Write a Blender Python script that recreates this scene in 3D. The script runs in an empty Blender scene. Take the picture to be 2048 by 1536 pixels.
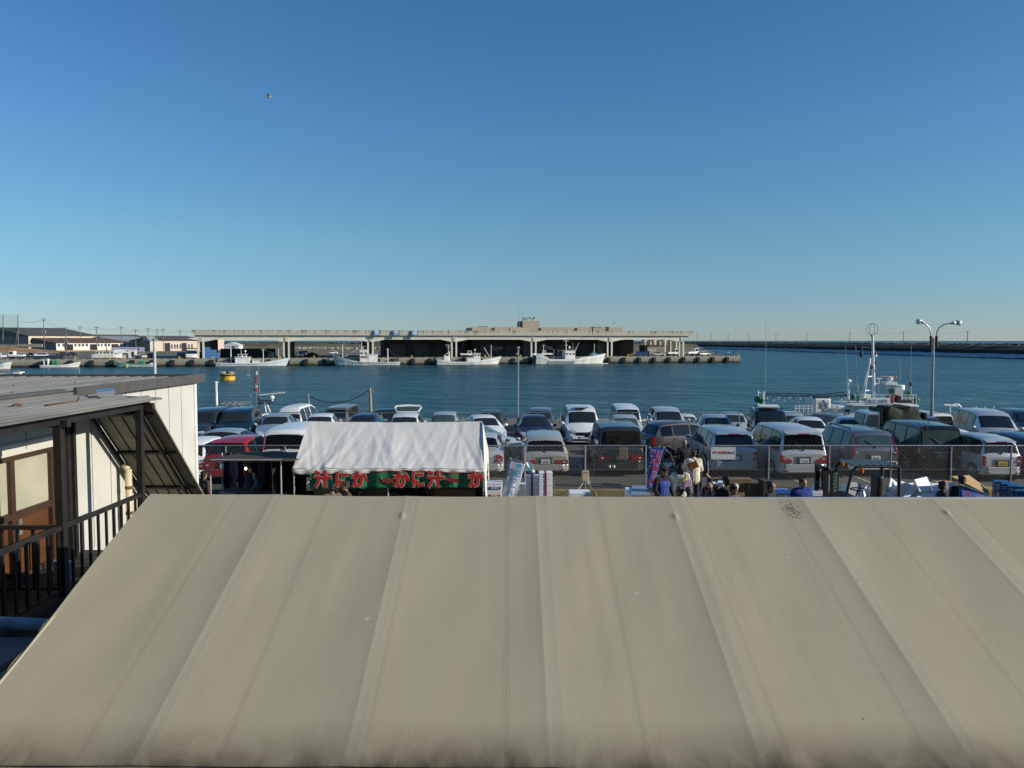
import bpy, bmesh, math, random
from mathutils import Vector, Matrix
R = math.radians
random.seed(7)
S = bpy.context.scene
COL = S.collection
V = Vector
# ------------------------------------------------------------------ camera
F, CX, CY, HC = 1550.0, 1024.0, 768.0, 5.15
PIT = math.atan((768-681)/F)
cd = bpy.data.cameras.new('camera'); cam = bpy.data.objects.new('camera', cd); COL.objects.link(cam)
cd.lens = 36*F/2048; cd.sensor_width = 36; cd.clip_end = 60000; cd.clip_start = .05
cam.location = (0, 0, HC); cam.rotation_euler = (math.pi/2-PIT, 0, 0)
S.camera = cam
def W(px, py, Y):
    """world point seen at photograph pixel (px,py) at distance Y in front of the window"""
    dx, dy = (px-CX)/F, (CY-py)/F
    f = V((0, math.cos(PIT), -math.sin(PIT))); u = V((0, math.sin(PIT), math.cos(PIT)))
    d = f + u*dy + V((dx, 0, 0))
    return V((0, 0, HC)) + d*(Y/d.y)
def G(px, s, z=0.0):
    """ground point below pixel column px where one metre spans s photograph pixels"""
    d = F/s
    return V(((px-CX)/s, (d-(HC-z)*math.sin(PIT))/math.cos(PIT), z))
# ------------------------------------------------------------------ materials
MATS = {}
def mat(name, c, rough=.6, metal=0., var=.12, scale=3., bump=0., bscale=60., coat=0., spec=.5, alpha=None, emit=None, stretch=None, trans=0.):
    if name in MATS: return MATS[name]
    m = bpy.data.materials.new(name); m.use_nodes = True; nt = m.node_tree; N = nt.nodes; L = nt.links
    b = N['Principled BSDF']; b.inputs['Roughness'].default_value = rough; b.inputs['Metallic'].default_value = metal
    b.inputs['Specular IOR Level'].default_value = spec
    if coat: b.inputs['Coat Weight'].default_value = coat; b.inputs['Coat Roughness'].default_value = .06
    if trans: b.inputs['Transmission Weight'].default_value = trans
    if alpha is not None: b.inputs['Alpha'].default_value = alpha
    tc = N.new('ShaderNodeTexCoord'); src = tc.outputs['Object']
    if stretch:
        mp = N.new('ShaderNodeMapping'); mp.inputs['Scale'].default_value = stretch; L.new(src, mp.inputs[0]); src = mp.outputs[0]
    n = N.new('ShaderNodeTexNoise'); n.inputs['Scale'].default_value = scale; n.inputs['Detail'].default_value = 6; L.new(src, n.inputs[0])
    r = N.new('ShaderNodeValToRGB'); r.color_ramp.elements[0].position = .32; r.color_ramp.elements[1].position = .68
    r.color_ramp.elements[0].color = (*[max(0, x*(1-var)) for x in c], 1); r.color_ramp.elements[1].color = (*[min(1, x*(1+var)) for x in c], 1)
    L.new(n.outputs['Fac'], r.inputs[0]); L.new(r.outputs[0], b.inputs['Base Color'])
    if bump:
        n2 = N.new('ShaderNodeTexNoise'); n2.inputs['Scale'].default_value = bscale; n2.inputs['Detail'].default_value = 4; L.new(src, n2.inputs[0])
        bp = N.new('ShaderNodeBump'); bp.inputs['Strength'].default_value = bump; bp.inputs['Distance'].default_value = .02
        L.new(n2.outputs['Fac'], bp.inputs['Height']); L.new(bp.outputs[0], b.inputs['Normal'])
    if emit:
        b.inputs['Emission Color'].default_value = (*emit[:3], 1); b.inputs['Emission Strength'].default_value = emit[3]
    MATS[name] = m; return m
white = lambda: mat('white_paint', (.72, .72, .69), .4, var=.1, scale=2)
WHITE = mat('white_paint', (.74, .74, .70), .4, var=.1, scale=2)
BOATW = mat('boat_white', (.78, .77, .71), .4, var=.16, scale=.8)
GREYM = mat('galvanised_steel', (.30, .32, .33), .42, .55, var=.2, scale=8)
DARKM = mat('dark_steel', (.035, .033, .032), .5, .3, var=.3, scale=6)
BLACK = mat('black_plastic', (.012, .012, .013), .5, var=.2)
RUBBER = mat('black_rubber', (.018, .018, .018), .8, var=.3)
CONC = mat('concrete', (.34, .325, .28), .9, var=.22, scale=.5, bump=.3, bscale=4)
CONC2 = mat('aged_concrete', (.29, .275, .22), .9, var=.35, scale=.35, bump=.4, bscale=3)
FOAM = mat('styrofoam', (.80, .82, .84), .65, var=.05, scale=6, bump=.1, bscale=80)
RED = mat('red_paint', (.35, .02, .02), .45); BLUE = mat('blue_paint', (.03, .12, .34), .45)
GREEN = mat('green_paint', (.02, .20, .09), .55, var=.3); YEL = mat('yellow_paint', (.62, .40, .03), .5, var=.15)
ORG = mat('orange_lens', (.6, .13, .01), .3)
WOOD = mat('wood', (.30, .20, .10), .8, var=.3, scale=5)
CARD = mat('cardboard', (.42, .28, .13), .85, var=.12, scale=5)
SKIN = mat('skin', (.36, .20, .13), .6, var=.1, scale=12)
# ------------------------------------------------------------------ mesh helper
class MB:
    def __init__(s): s.v, s.f, s.m = [], [], []
    def add(s, vs, fs, m=0, M=None):
        o = len(s.v)
        s.v += [(M @ V(p) if M else V(p)) for p in vs]
        s.f += [tuple(i+o for i in f) for f in fs]; s.m += [m]*len(fs); return s
    def box(s, c, d, rz=0, m=0, M=None):
        x, y, z = [k/2 for k in d]
        T = Matrix.Translation(V(c)) @ Matrix.Rotation(rz, 4, 'Z')
        if M: T = M @ T
        return s.add([(-x,-y,-z),(x,-y,-z),(x,y,-z),(-x,y,-z),(-x,-y,z),(x,-y,z),(x,y,z),(-x,y,z)],
            [(0,3,2,1),(4,5,6,7),(0,1,5,4),(1,2,6,5),(2,3,7,6),(3,0,4,7)], m, T)
    def b2(s, a, b, m=0, M=None):
        return s.box([(p+q)/2 for p, q in zip(a, b)], [abs(p-q) for p, q in zip(a, b)], 0, m, M)
    def tube(s, a, b, r, r2=None, n=8, m=0):
        a, b = V(a), V(b); d = b-a
        if d.length < 1e-6: return s
        r2 = r if r2 is None else r2
        q = d.to_track_quat('Z', 'Y'); vs = []
        for p, rr in ((a, r), (b, r2)):
            vs += [p + q @ V((rr*math.cos(2*math.pi*i/n), rr*math.sin(2*math.pi*i/n), 0)) for i in range(n)]
        return s.add(vs, [(i, (i+1)%n, n+(i+1)%n, n+i) for i in range(n)] + [tuple(range(n-1, -1, -1)), tuple(range(n, 2*n))], m)
    def path(s, pts, r, n=6, m=0):
        for a, b in zip(pts, pts[1:]): s.tube(a, b, r, None, n, m)
        return s
    def ball(s, c, r, n=10, m=0, M=None):
        if not hasattr(r, '__len__'): r = (r, r, r)
        vs = [(0,0,1)]; k = max(4, n//2)
        for j in range(1, k):
            t = math.pi*j/k
            vs += [(math.sin(t)*math.cos(2*math.pi*i/n), math.sin(t)*math.sin(2*math.pi*i/n), math.cos(t)) for i in range(n)]
        vs.append((0,0,-1)); fs = [(0, 1+i, 1+(i+1)%n) for i in range(n)]
        for j in range(k-2):
            fs += [(1+j*n+i, 1+(j+1)*n+i, 1+(j+1)*n+(i+1)%n, 1+j*n+(i+1)%n) for i in range(n)]
        e = len(vs)-1; fs += [(e, e-n+(i+1)%n, e-n+i) for i in range(n)]
        T = Matrix.Translation(V(c)) @ Matrix.Diagonal((*r, 1))
        return s.add(vs, fs, m, (M @ T) if M else T)
    def cap(s, a, b, r, r2, n=10):
        return s.tube(a, b, r, r2, n).ball(a, r, n).ball(b, r2, n)
    def prism(s, pts, d, m=0):
        n = len(pts); pts = [V(p) for p in pts]; d = V(d)
        return s.add(pts + [p+d for p in pts], [tuple(range(n-1, -1, -1)), tuple(range(n, 2*n))] + [(i, (i+1)%n, n+(i+1)%n, n+i) for i in range(n)], m)
    def quad(s, a, b, c, d, m=0): return s.add([a, b, c, d], [(0,1,2,3)], m)
    def ring(s, c, R_, r, axis='Y', n=28, k=6, m=0, sx=1.):
        vs = []
        for i in range(n):
            t = 2*math.pi*i/n
            for j in range(k):
                u = 2*math.pi*j/k; rr = R_+r*math.cos(u); a_, b_, z_ = rr*math.cos(t)*sx, rr*math.sin(t), r*math.sin(u)
                p = {'Y': (a_, z_, b_), 'X': (z_, a_, b_), 'Z': (a_, b_, z_)}[axis]
                vs.append(V(c)+V(p))
        return s.add(vs, [(i*k+j, ((i+1)%n)*k+j, ((i+1)%n)*k+(j+1)%k, i*k+(j+1)%k) for i in range(n) for j in range(k)], m)
    def grid(s, fn, nu, nv, m=0):
        o = [fn(i/nu, j/nv) for j in range(nv+1) for i in range(nu+1)]
        return s.add(o, [(j*(nu+1)+i, j*(nu+1)+i+1, (j+1)*(nu+1)+i+1, (j+1)*(nu+1)+i) for j in range(nv) for i in range(nu)], m)
    def build(s, name, mats, parent=None, world=False, smooth=False, bevel=0, base=None, solid=0, fix=True, sharp=0):
        if not isinstance(mats, (list, tuple)): mats = [mats]
        off = V((0,0,0))
        if world and parent is not None: off = -V(WL[parent.name])
        if base is not None: off = -V(base)
        me = bpy.data.meshes.new(name); me.from_pydata([tuple(p+off) for p in s.v], [], s.f)
        for m in mats: me.materials.append(m)
        me.polygons.foreach_set('material_index', s.m)
        if fix:
            bm = bmesh.new(); bm.from_mesh(me); bmesh.ops.recalc_face_normals(bm, faces=bm.faces); bm.to_mesh(me); bm.free()
        if smooth: me.polygons.foreach_set('use_smooth', [True]*len(me.polygons))
        if sharp: me.set_sharp_from_angle(angle=R(sharp))
        o = bpy.data.objects.new(name, me); COL.objects.link(o)
        if base is not None: o.location = base; WL[o.name] = tuple(base)
        if parent is not None: o.parent = parent; WL[o.name] = WL.get(parent.name, (0,0,0))
        if bevel:
            md = o.modifiers.new('bevel', 'BEVEL'); md.width = bevel; md.segments = 2; md.limit_method = 'ANGLE'; md.angle_limit = R(22 if sharp else 28); md.harden_normals = bool(sharp)
        if solid:
            md = o.modifiers.new('solid', 'SOLIDIFY'); md.thickness = solid; md.offset = 0
        return o
WL = {}
def tag(o, label, cat=None, group=None, kind=None):
    if label: o['label'] = label
    if cat: o['category'] = cat
    if group: o['group'] = group
    if kind: o['kind'] = kind
    return o
def thing(name, label, cat, loc=(0,0,0), rz=0, group=None):
    o = bpy.data.objects.new(name, None); COL.objects.link(o); o.location = loc; o.rotation_euler = (0,0,rz)
    o.empty_display_size = .2; WL[o.name] = tuple(loc)
    return tag(o, label, cat, group)
def struct(o): o['kind'] = 'structure'; return o
def dup(o, loc=None, rz=None, label=None, parent=None, group=None):
    c = o.copy(); COL.objects.link(c)
    if parent is not None: c.parent = parent
    if loc is not None: c.location = loc; WL[c.name] = tuple(loc)
    if rz is not None: c.rotation_euler = (0,0,rz)
    if label: c['label'] = label
    if group: c['group'] = group
    for ch in list(o.children): dup(ch, parent=c)
    return c
def text(s, size, name, m, parent, loc, rot, ext=.004, bold=0., xs=1., world=False, align='CENTER', space=1.):
    cu = bpy.data.curves.new(name, 'FONT'); cu.body = s; cu.size = size; cu.extrude = ext; cu.offset = bold
    cu.align_x = align; cu.align_y = 'CENTER'; cu.resolution_u = 3; cu.space_line = space
    t = bpy.data.objects.new(name, cu); COL.objects.link(t)
    bpy.context.view_layer.update()
    me = bpy.data.meshes.new_from_object(t.evaluated_get(bpy.context.evaluated_depsgraph_get()))
    bpy.data.objects.remove(t); bpy.data.curves.remove(cu)
    me.materials.clear(); me.materials.append(m); me.transform(Matrix.Diagonal((xs, 1, 1, 1)))
    o = bpy.data.objects.new(name, me); COL.objects.link(o); o.parent = parent
    l = V(loc)
    if world: l = l - V(WL[parent.name])
    o.location = l; o.rotation_euler = rot; return o
ORD = ['leftmost', 'second from left', 'third from left', 'fourth from left', 'fifth from left', 'sixth from left', 'seventh from left', 'eighth from left', 'ninth from left', 'tenth from left']
# ------------------------------------------------------------------ light
SUN_EL, SUN_AZ = R(21), R(-14)      # azimuth measured from +X towards +Y
w = bpy.data.worlds.new('World'); S.world = w; w.use_nodes = True
nt = w.node_tree; bg = nt.nodes['Background']
sky = nt.nodes.new('ShaderNodeTexSky'); sky.sky_type = 'NISHITA'; sky.sun_disc = False
sky.sun_elevation = SUN_EL; sky.sun_rotation = R(90)-SUN_AZ; sky.air_density = 1.0; sky.dust_density = 0.; sky.ozone_density = 4.5; sky.altitude = 0
tint = nt.nodes.new('ShaderNodeMix'); tint.data_type = 'RGBA'; tint.blend_type = 'MULTIPLY'; tint.inputs[0].default_value = 1; 
tcw = nt.nodes.new('ShaderNodeTexCoord'); sxw = nt.nodes.new('ShaderNodeSeparateXYZ'); tw = nt.nodes.new('ShaderNodeValToRGB')
e_ = tw.color_ramp.elements; e_[0].position = 0; e_[0].color = (.64, .79, 1.06, 1); e_[1].position = .5; e_[1].color = (.55, 1.0, 1.22, 1)
for p_, c_ in ((.05, (.66, .83, 1.03, 1)), (.12, (.76, .98, 1.0, 1)), (.24, (.74, 1.04, 1.16, 1))): q_ = e_.new(p_); q_.color = c_
nt.links.new(tcw.outputs['Generated'], sxw.inputs[0]); nt.links.new(sxw.outputs['Z'], tw.inputs[0]); nt.links.new(tw.outputs[0], tint.inputs[7])
nt.links.new(sky.outputs[0], tint.inputs[6]); nt.links.new(tint.outputs[2], bg.inputs[0]); bg.inputs[1].default_value = .1
sd = V((math.cos(SUN_EL)*math.cos(SUN_AZ), math.cos(SUN_EL)*math.sin(SUN_AZ), math.sin(SUN_EL)))
ld = bpy.data.lights.new('sun', 'SUN'); ld.energy = 5.0; ld.angle = R(.5); ld.color = (1, .92, .78)
lo = bpy.data.objects.new('sun', ld); COL.objects.link(lo); lo.rotation_euler = sd.to_track_quat('Z', 'Y').to_euler(); lo.location = (40, 0, 60)
S.view_settings.view_transform = 'Standard'; S.view_settings.look = 'None'; S.view_settings.exposure = 0; S.view_settings.gamma = 1
# ================================================================== SETTING
def water_mat():
    m = bpy.data.materials.new('sea_water'); m.use_nodes = True; N = m.node_tree.nodes; L = m.node_tree.links
    b = N['Principled BSDF']; b.inputs['Roughness'].default_value = .26; b.inputs['Specular IOR Level'].default_value = .46; b.inputs['IOR'].default_value = 1.33
    tc = N.new('ShaderNodeTexCoord')
    def noise(sc, det, st=(1,1,1), dist=0.):
        mp = N.new('ShaderNodeMapping'); mp.inputs['Scale'].default_value = st; L.new(tc.outputs['Object'], mp.inputs[0])
        n = N.new('ShaderNodeTexNoise'); n.inputs['Scale'].default_value = sc; n.inputs['Detail'].default_value = det; n.inputs['Distortion'].default_value = dist
        L.new(mp.outputs[0], n.inputs[0]); return n.outputs['Fac']
    big = noise(.035, 5, (.35, 2.4, 1), .9)
    r = N.new('ShaderNodeValToRGB'); L.new(big, r.inputs[0])
    r.color_ramp.elements[0].position = .35; r.color_ramp.elements[0].color = (.006, .060, .082, 1)
    r.color_ramp.elements[1].position = .7; r.color_ramp.elements[1].color = (.026, .135, .160, 1)
    L.new(r.outputs[0], b.inputs['Base Color'])
    a, c = noise(.9, 8, (.5, 1.5, 1), .6), noise(.16, 4, (.6, 1.9, 1), .6)
    ad = N.new('ShaderNodeMath'); ad.operation = 'MULTIPLY_ADD'; ad.inputs[1].default_value = 3.5
    L.new(c, ad.inputs[0]); L.new(a, ad.inputs[2])
    # calmer and choppier patches
    st = N.new('ShaderNodeMapRange'); L.new(big, st.inputs[0]); st.inputs[1].default_value = .35; st.inputs[2].default_value = .7; st.inputs[3].default_value = .75; st.inputs[4].default_value = 1.
    bp = N.new('ShaderNodeBump'); bp.inputs['Distance'].default_value = 1.5; L.new(st.outputs[0], bp.inputs['Strength'])
    L.new(ad.outputs[0], bp.inputs['Height']); L.new(bp.outputs[0], b.inputs['Normal'])
    return m
ZW = -2.6
mb = MB(); mb.grid(lambda u, v: V((-9000+18000*u, 56+24000*v**3, ZW)), 12, 24)
struct(mb.build('sea', water_mat()))
ASPH = mat('asphalt', (.105, .098, .082), .9, var=.22, scale=.6, bump=.35, bscale=40)
YF, YQ, YE = 25.6, 43.2, 56.3           # market fence, quay fence, quay edge
mb = MB(); mb.b2((-70, -6, -1.2), (130, YQ+.25, 0)); struct(mb.build('parking_lot', ASPH))
mb = MB(); mb.b2((-70, YQ+.25, -1.9), (130, YE-.4, -.7)); struct(mb.build('quay_apron', mat('apron_concrete', (.16, .145, .115), .9, var=.25, scale=.4, bump=.3, bscale=20)))
mb = MB(); mb.b2((-70, YE-.4, -5), (130, YE, -.55)); struct(mb.build('quay_edge', CONC2))
# painted bay lines
LINE = mat('road_marking', (.5, .5, .45), .8, var=.35, scale=3)
mb = MB()
for k in range(-10, 26):
    mb.b2((k*2.55+.2, 27.6, .004), (k*2.55+.3, 32.2, .008)); mb.b2((k*2.55+.2, 38.2, .004), (k*2.55+.3, 42.8, .008))
struct(mb.build('bay_markings', LINE))
# far quay -------------------------------------------------------------
ZQ = -.3
FL, FR = G(402, 6.6, ZQ), G(1370, 5.72, ZQ)
FD = (FR-FL).normalized(); FN = V((FD.y, -FD.x, 0))          # along the quay / towards the water
FANG = math.atan2(FD.y, FD.x)
def quay_at(px, off=0., z=ZQ):
    k = (px-CX)/F
    # intersection of the pixel column with the quay front shifted inland by off
    P = FL - FN*off
    # X = k*axis ; axis = Y cos + (HC-z) sin
    c, d = math.cos(PIT), (HC-z)*math.sin(PIT)
    t = (k*(P.y*c+d)-P.x)/(FD.x-k*FD.y*c)
    q = P+FD*t; q.z = z; return q
QO = -4.0     # quay face stands 4 m in front of the market columns
a = quay_at(-260, QO); b = quay_at(1480, QO)
LAND = mat('quay_ground', (.13, .125, .11), .9, var=.25, scale=.08)
pts = [a, b, b-FN*16+FD*2, V((118, 470, ZQ)), V((150, 640, ZQ)), V((150, 700, ZQ)), V((-900, 900, ZQ)), V((-700, 200, ZQ))]
mb = MB(); mb.prism([V((p.x, p.y, -6)) for p in pts], (0, 0, 6+ZQ)); struct(mb.build('far_quay_ground', LAND))
# quay wall face with wet foot and coping
L_ = (b-a).length
def quaywall():
    m = bpy.data.materials.new('quay_wall'); m.use_nodes = True; N = m.node_tree.nodes; L = m.node_tree.links
    bs = N['Principled BSDF']; bs.inputs['Roughness'].default_value = .9
    tc = N.new('ShaderNodeTexCoord'); sx = N.new('ShaderNodeSeparateXYZ'); L.new(tc.outputs['Object'], sx.inputs[0])
    n = N.new('ShaderNodeTexNoise'); n.inputs['Scale'].default_value = .5; n.inputs['Detail'].default_value = 6; L.new(tc.outputs['Object'], n.inputs[0])
    ad = N.new('ShaderNodeMath'); ad.operation = 'MULTIPLY_ADD'; ad.inputs[1].default_value = .9; L.new(n.outputs[0], ad.inputs[0]); L.new(sx.outputs['Z'], ad.inputs[2])
    r = N.new('ShaderNodeValToRGB'); L.new(ad.outputs[0], r.inputs[0]); e = r.color_ramp.elements
    mr = N.new('ShaderNodeMapRange'); L.new(ad.outputs[0], mr.inputs[0]); mr.inputs[1].default_value = -2.3; mr.inputs[2].default_value = .3
    L.new(mr.outputs[0], r.inputs[0])
    e[0].position = .24; e[0].color = (.028, .024, .014, 1); e[1].position = .36; e[1].color = (.19, .175, .13, 1)
    x = e.new(.8); x.color = (.30, .285, .23, 1); L.new(r.outputs[0], bs.inputs['Base Color']); return m
mb = MB(); mb.b2((0, -.35, -6), (L_, .002, ZQ+.02))
k = 0
q = mb.build('far_quay_wall', quaywall()); q.location = (a.x, a.y, 0); q.rotation_euler = (0, 0, FANG); struct(q)
mb = MB(); k = 0
while k*1.1 < L_-2:
    mb.box((k*1.1+.3, -.1, ZQ+.1), (.55, .22, .16), m=k % 2); k += 1
q = mb.build('kerb_strip', [mat('kerb_yellow', (.45, .33, .06), .8, var=.2), mat('kerb_black', (.06, .055, .045), .8)]); q.location = (a.x, a.y, 0); q.rotation_euler = (0, 0, FANG); struct(q)
# field, berm, access road behind the market
mb = MB(); mb.grid(lambda u, v: V((-260+(260+78+75*v)*u, 330+330*v, ZQ+.01+.5*v+.25*math.sin(u*37)*v)), 30, 10)
struct(mb.build('dry_grass_field', mat('dry_grass', (.16, .125, .06), .95, var=.35, scale=.06)))
mb = MB()
prof = [(640, ZQ), (652, 2.4), (662, 3.1), (672, 3.2), (690, -3)]
mb.grid(lambda u, v: V((-420+575*u, prof[round(v*4)][0]+60*(1-u)**2, prof[round(v*4)][1]+(.3*math.sin(u*61)+.25*math.sin(u*23) if 0 < round(v*4) < 4 else 0))), 90, 4)
struct(mb.build('coastal_bank', mat('bank_grass', (.13, .105, .05), .95, var=.4, scale=.05)))
# breakwater -------------------------------------------------------------
BW = [V((150, 790, 0)), V((182, 745, 0)), V((196, 520, 0)), V((209, 316, 0)), V((222, 150, 0)), V((232, 60, 0))]
def bw(t):
    t = max(0, min(.99999, t))*(len(BW)-1); i = int(t); return BW[i].lerp(BW[i+1], t-i)
def bwp(t, o, z):
    p = bw(t); d = (bw(t+.01)-bw(t-.01)).normalized(); n = V((-d.y, d.x, 0)); return V((p.x+n.x*o, p.y+n.y*o, z))
prof = [(0, -3.2, 0), (1.5, -2.2, 1), (7, -.9, 1), (8.5, -.7, 2), (9, .9, 2), (14, 2.6, 2), (18, 3.1, 2), (25, 3.0, 2), (38, -4, 2)]
mb = MB(); n = 220
rr = random.Random(3)
P = [[bwp(i/n, o, z+(rr.uniform(-.18, .18) if j else 0)) for j, (o, z, m_) in enumerate(prof)] for i in range(n+1)]
for i in range(n):
    for j in range(len(prof)-1): mb.quad(P[i][j], P[i][j+1], P[i+1][j+1], P[i+1][j], m=prof[j][2] if j else 0)
o = mb.build('breakwater', [mat('wet_stone', (.02, .02, .02), .8), mat('pale_riprap', (.40, .41, .42), .9, var=.5, scale=.8), mat('dark_bank', (.018, .016, .010), .95, var=.5, scale=.15)])
tag(o, 'long dark breakwater with pale stone foot crossing the water on the right', 'breakwater')
mb = MB(); rr = random.Random(5)
for i in range(1500):
    t = rr.random()**.8; p = bwp(t, rr.uniform(19, 27), 3.0+rr.uniform(0, .5)); s_ = rr.uniform(.5, 1.1)
    mb.box(p, (s_, s_, s_*.8), rr.random()*3)
tag(mb.build('armour_rocks', mat('dark_rock', (.03, .028, .020), .95, var=.4, scale=.5)), 'dark concrete armour blocks heaped along the breakwater crest', 'rocks', kind='stuff')
# shrubs and rubble on the coastal bank
mb = MB()
for i in range(900):
    u = rr.random(); p = V((-420+575*u, 660+60*(1-u)**2+rr.uniform(-5, 5), 3.0)); s_ = rr.uniform(.4, 1.4)
    mb.ball(p, (s_, s_, s_*.7), 6)
tag(mb.build('bank_scrub', mat('scrub', (.05, .045, .025), .95, var=.4, scale=.4)), 'low dark scrub and rubble along the distant coastal bank', 'scrub', kind='stuff')
mb = MB()
for i in range(420):
    px = rr.uniform(590, 960); p = G(px, rr.uniform(3.0, 3.25)); s_ = rr.uniform(.5, 1.6)
    mb.box((p.x, p.y, ZQ+.6), (s_*1.5, s_, s_*.7), rr.random()*3)
tag(mb.build('rubble', mat('pale_rubble', (.33, .32, .28), .95, var=.3)), 'pale rubble scattered across the dry field behind the market', 'rubble', kind='stuff')
# breakwater poles + wires
POLE = mat('pole_concrete', (.16, .15, .13), .85, var=.15)
WIRE = mat('wire', (.05, .05, .05), .7)
tops = []
for i, (px, py) in enumerate([(1394, 664), (1422, 667), (1457, 667), (1497, 666), (1551, 667), (1614, 666), (1700, 664), (1807, 663), (1937, 662)]):
    best = min((abs((lambda q: q.x/(q.y*math.cos(PIT)+.2)*F+CX-px)(bwp(t/400, 22, 3))), t) for t in range(401))[1]/400
    q = bwp(best, 22, 2.9); tp = W(px, py, q.y); h = tp.z-q.z
    r_ = thing('utility_pole', f'utility pole on the breakwater crest, {ORD[i]} of nine', 'utility pole', q, 0, 'utility poles along the breakwater')
    MB().tube((0,0,0), (0,0,h), .2, .13).build('shaft', POLE, r_)
    MB().b2((-.8,-.07,h-.7), (.8,.07,h-.5)).build('crossarm', POLE, r_)
    tops.append(q+V((0,0,h-.45)))
def wire(a, b, sag, r=.03, n=8): return [a.lerp(b, i/n)-V((0,0,sag*4*(i/n)*(1-i/n))) for i in range(n+1)]
mb = MB()
for a_, b_ in zip(tops, tops[1:]): mb.path(wire(a_, b_, 1.), .03, 3)
tag(mb.build('power_line', WIRE), 'thin power line strung along the breakwater poles', 'power line')
# far quay fenders and bollards ------------------------------------------------
fend = None
n = 0
t = 7.; L0 = quay_at(100, QO)
while True:
    p = L0+FD*(t-7)-FN*0
    if t > (b-L0).length+4: break
    q = p+FN*.35
    if fend is None:
        fend = thing('quay_fender', 'black rubber fender hanging on the far quay wall', 'fender', (q.x, q.y, ZW), FANG, 'fenders along the far quay wall')
        MB().b2((-.55,-.75,.35), (.55,0,1.95)).build('pad', RUBBER, fend, bevel=.08)
        MB().b2((-.65,-.1,.3), (.65,.02,2.05)).build('bracket', DARKM, fend)
    else: dup(fend, (q.x, q.y, ZW), FANG)
    t += 5.45; n += 1
bol = None
for i, px in enumerate([150, 220, 290, 358, 425, 493, 560, 628, 823, 970, 1041, 1256, 1370, 1476]):
    q = quay_at(px, QO+.9)
    if bol is None:
        bol = tag(MB().tube((0,0,0), (0,0,.55), .2, .16).ball((0,0,.6), (.34, .26, .18)).build('mooring_bollard', YEL), 'yellow mooring bollard on the far quay edge', 'bollard', 'bollards along the far quay'); bol.location = q
    else: dup(bol, q)
# ================================================================== FISH MARKET HALL
FM = mat('market_concrete', (.50, .47, .38), .9, var=.22, scale=.25, bump=.2, bscale=3)
FMB = mat('market_beam', (.66, .63, .53), .85, var=.1, scale=.3)
def fascia_mat():
    m = bpy.data.materials.new('fascia_stained'); m.use_nodes = True; N = m.node_tree.nodes; L = m.node_tree.links
    bs = N['Principled BSDF']; bs.inputs['Roughness'].default_value = .9
    tc = N.new('ShaderNodeTexCoord'); mp = N.new('ShaderNodeMapping'); mp.inputs['Scale'].default_value = (1.6, 1, .12); L.new(tc.outputs['Object'], mp.inputs[0])
    n = N.new('ShaderNodeTexNoise'); n.inputs['Scale'].default_value = 1.3; n.inputs['Detail'].default_value = 5; L.new(mp.outputs[0], n.inputs[0])
    sx = N.new('ShaderNodeSeparateXYZ'); L.new(tc.outputs['Object'], sx.inputs[0])
    mr = N.new('ShaderNodeMapRange'); L.new(sx.outputs['Z'], mr.inputs[0]); mr.inputs[1].default_value = 7.2; mr.inputs[2].default_value = 8.7; mr.inputs[3].default_value = 0; mr.inputs[4].default_value = .24
    sb = N.new('ShaderNodeMath'); sb.operation = 'SUBTRACT'; L.new(n.outputs[0], sb.inputs[0]); L.new(mr.outputs[0], sb.inputs[1])
    r = N.new('ShaderNodeValToRGB'); L.new(sb.outputs[0], r.inputs[0]); e = r.color_ramp.elements
    e[0].position = .14; e[0].color = (.14, .13, .10, 1); e[1].position = .36; e[1].color = (.52, .49, .39, 1); L.new(r.outputs[0], bs.inputs['Base Color']); return m
MK = thing('fish_market_hall', 'long low concrete fish market hall with open bays on the far quay', 'building', FL, FANG)
LEN = (FR-FL).length
def lx(px, off=0.): return (quay_at(px, off)-(FL-FN*off)).dot(FD)
z0 = 0.0; Z = lambda z: z-ZQ
MB().prism([(-2.6,-1.2,Z(8.35)), (LEN+2.6,-1.2,Z(8.35)), (LEN+1.5,-1.0,Z(6.75)), (-1.5,-1.0,Z(6.75))], (0,.6,0)).build('fascia', fascia_mat(), MK)
mb = MB(); mb.b2((-2.4,-.6,Z(7.9)), (LEN+2.4,34,Z(8.25))); mb.build('roof', FM, MK)
cols = [lx(p) for p in (402, 573, 741, 908, 1067, 1219)]+[LEN-1.5]
mb = MB()
for i, x in enumerate(cols):
    pass
for x0, x1 in zip(cols, cols[1:]):
    mb.prism([(x0,-.3,Z(6.75)), (x1,-.3,Z(6.75)), (x1,-.3,Z(4.75)), (x1-1.0,-.3,Z(4.75)), (x1-4.5,-.3,Z(5.45)), (x0+4.5,-.3,Z(5.45)), (x0+1.0,-.3,Z(4.75)), (x0,-.3,Z(4.75))], (0,.5,0))
mb.b2((-1.6,-.42,Z(6.2)), (LEN+1.6,-.303,Z(6.75)), m=1)
mb.build('front_beam', [FMB, FM], MK)
for i, x in enumerate(cols):
    for d in (-.75, .75):
        MB().b2((x+d-.26,-.25,0), (x+d+.26,.25,Z(4.75))).build('column', FMB, MK)
    MB().b2((x-.45,-.5,Z(4.78)), (x+.45,-.315,Z(6.74))).build('downpipe_casing', FM, MK)
    for yy in (9, 18, 27):
        if i in (3, 4, 5) and yy > 10: continue
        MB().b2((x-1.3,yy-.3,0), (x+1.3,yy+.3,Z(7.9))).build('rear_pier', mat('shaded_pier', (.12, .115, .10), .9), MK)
for yy in (9, 18, 27):
    MB().b2((LEN-5,yy-.3,Z(4.9)), (LEN+1.2,yy+.2,Z(7.9))).build('cross_beam', FMB, MK)
    for d in (-3.6, -1.5, .75): MB().b2((LEN+d-.26,yy-.5,0), (LEN+d+.26,yy-.31,Z(4.9))).build('column', FMB, MK)
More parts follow.
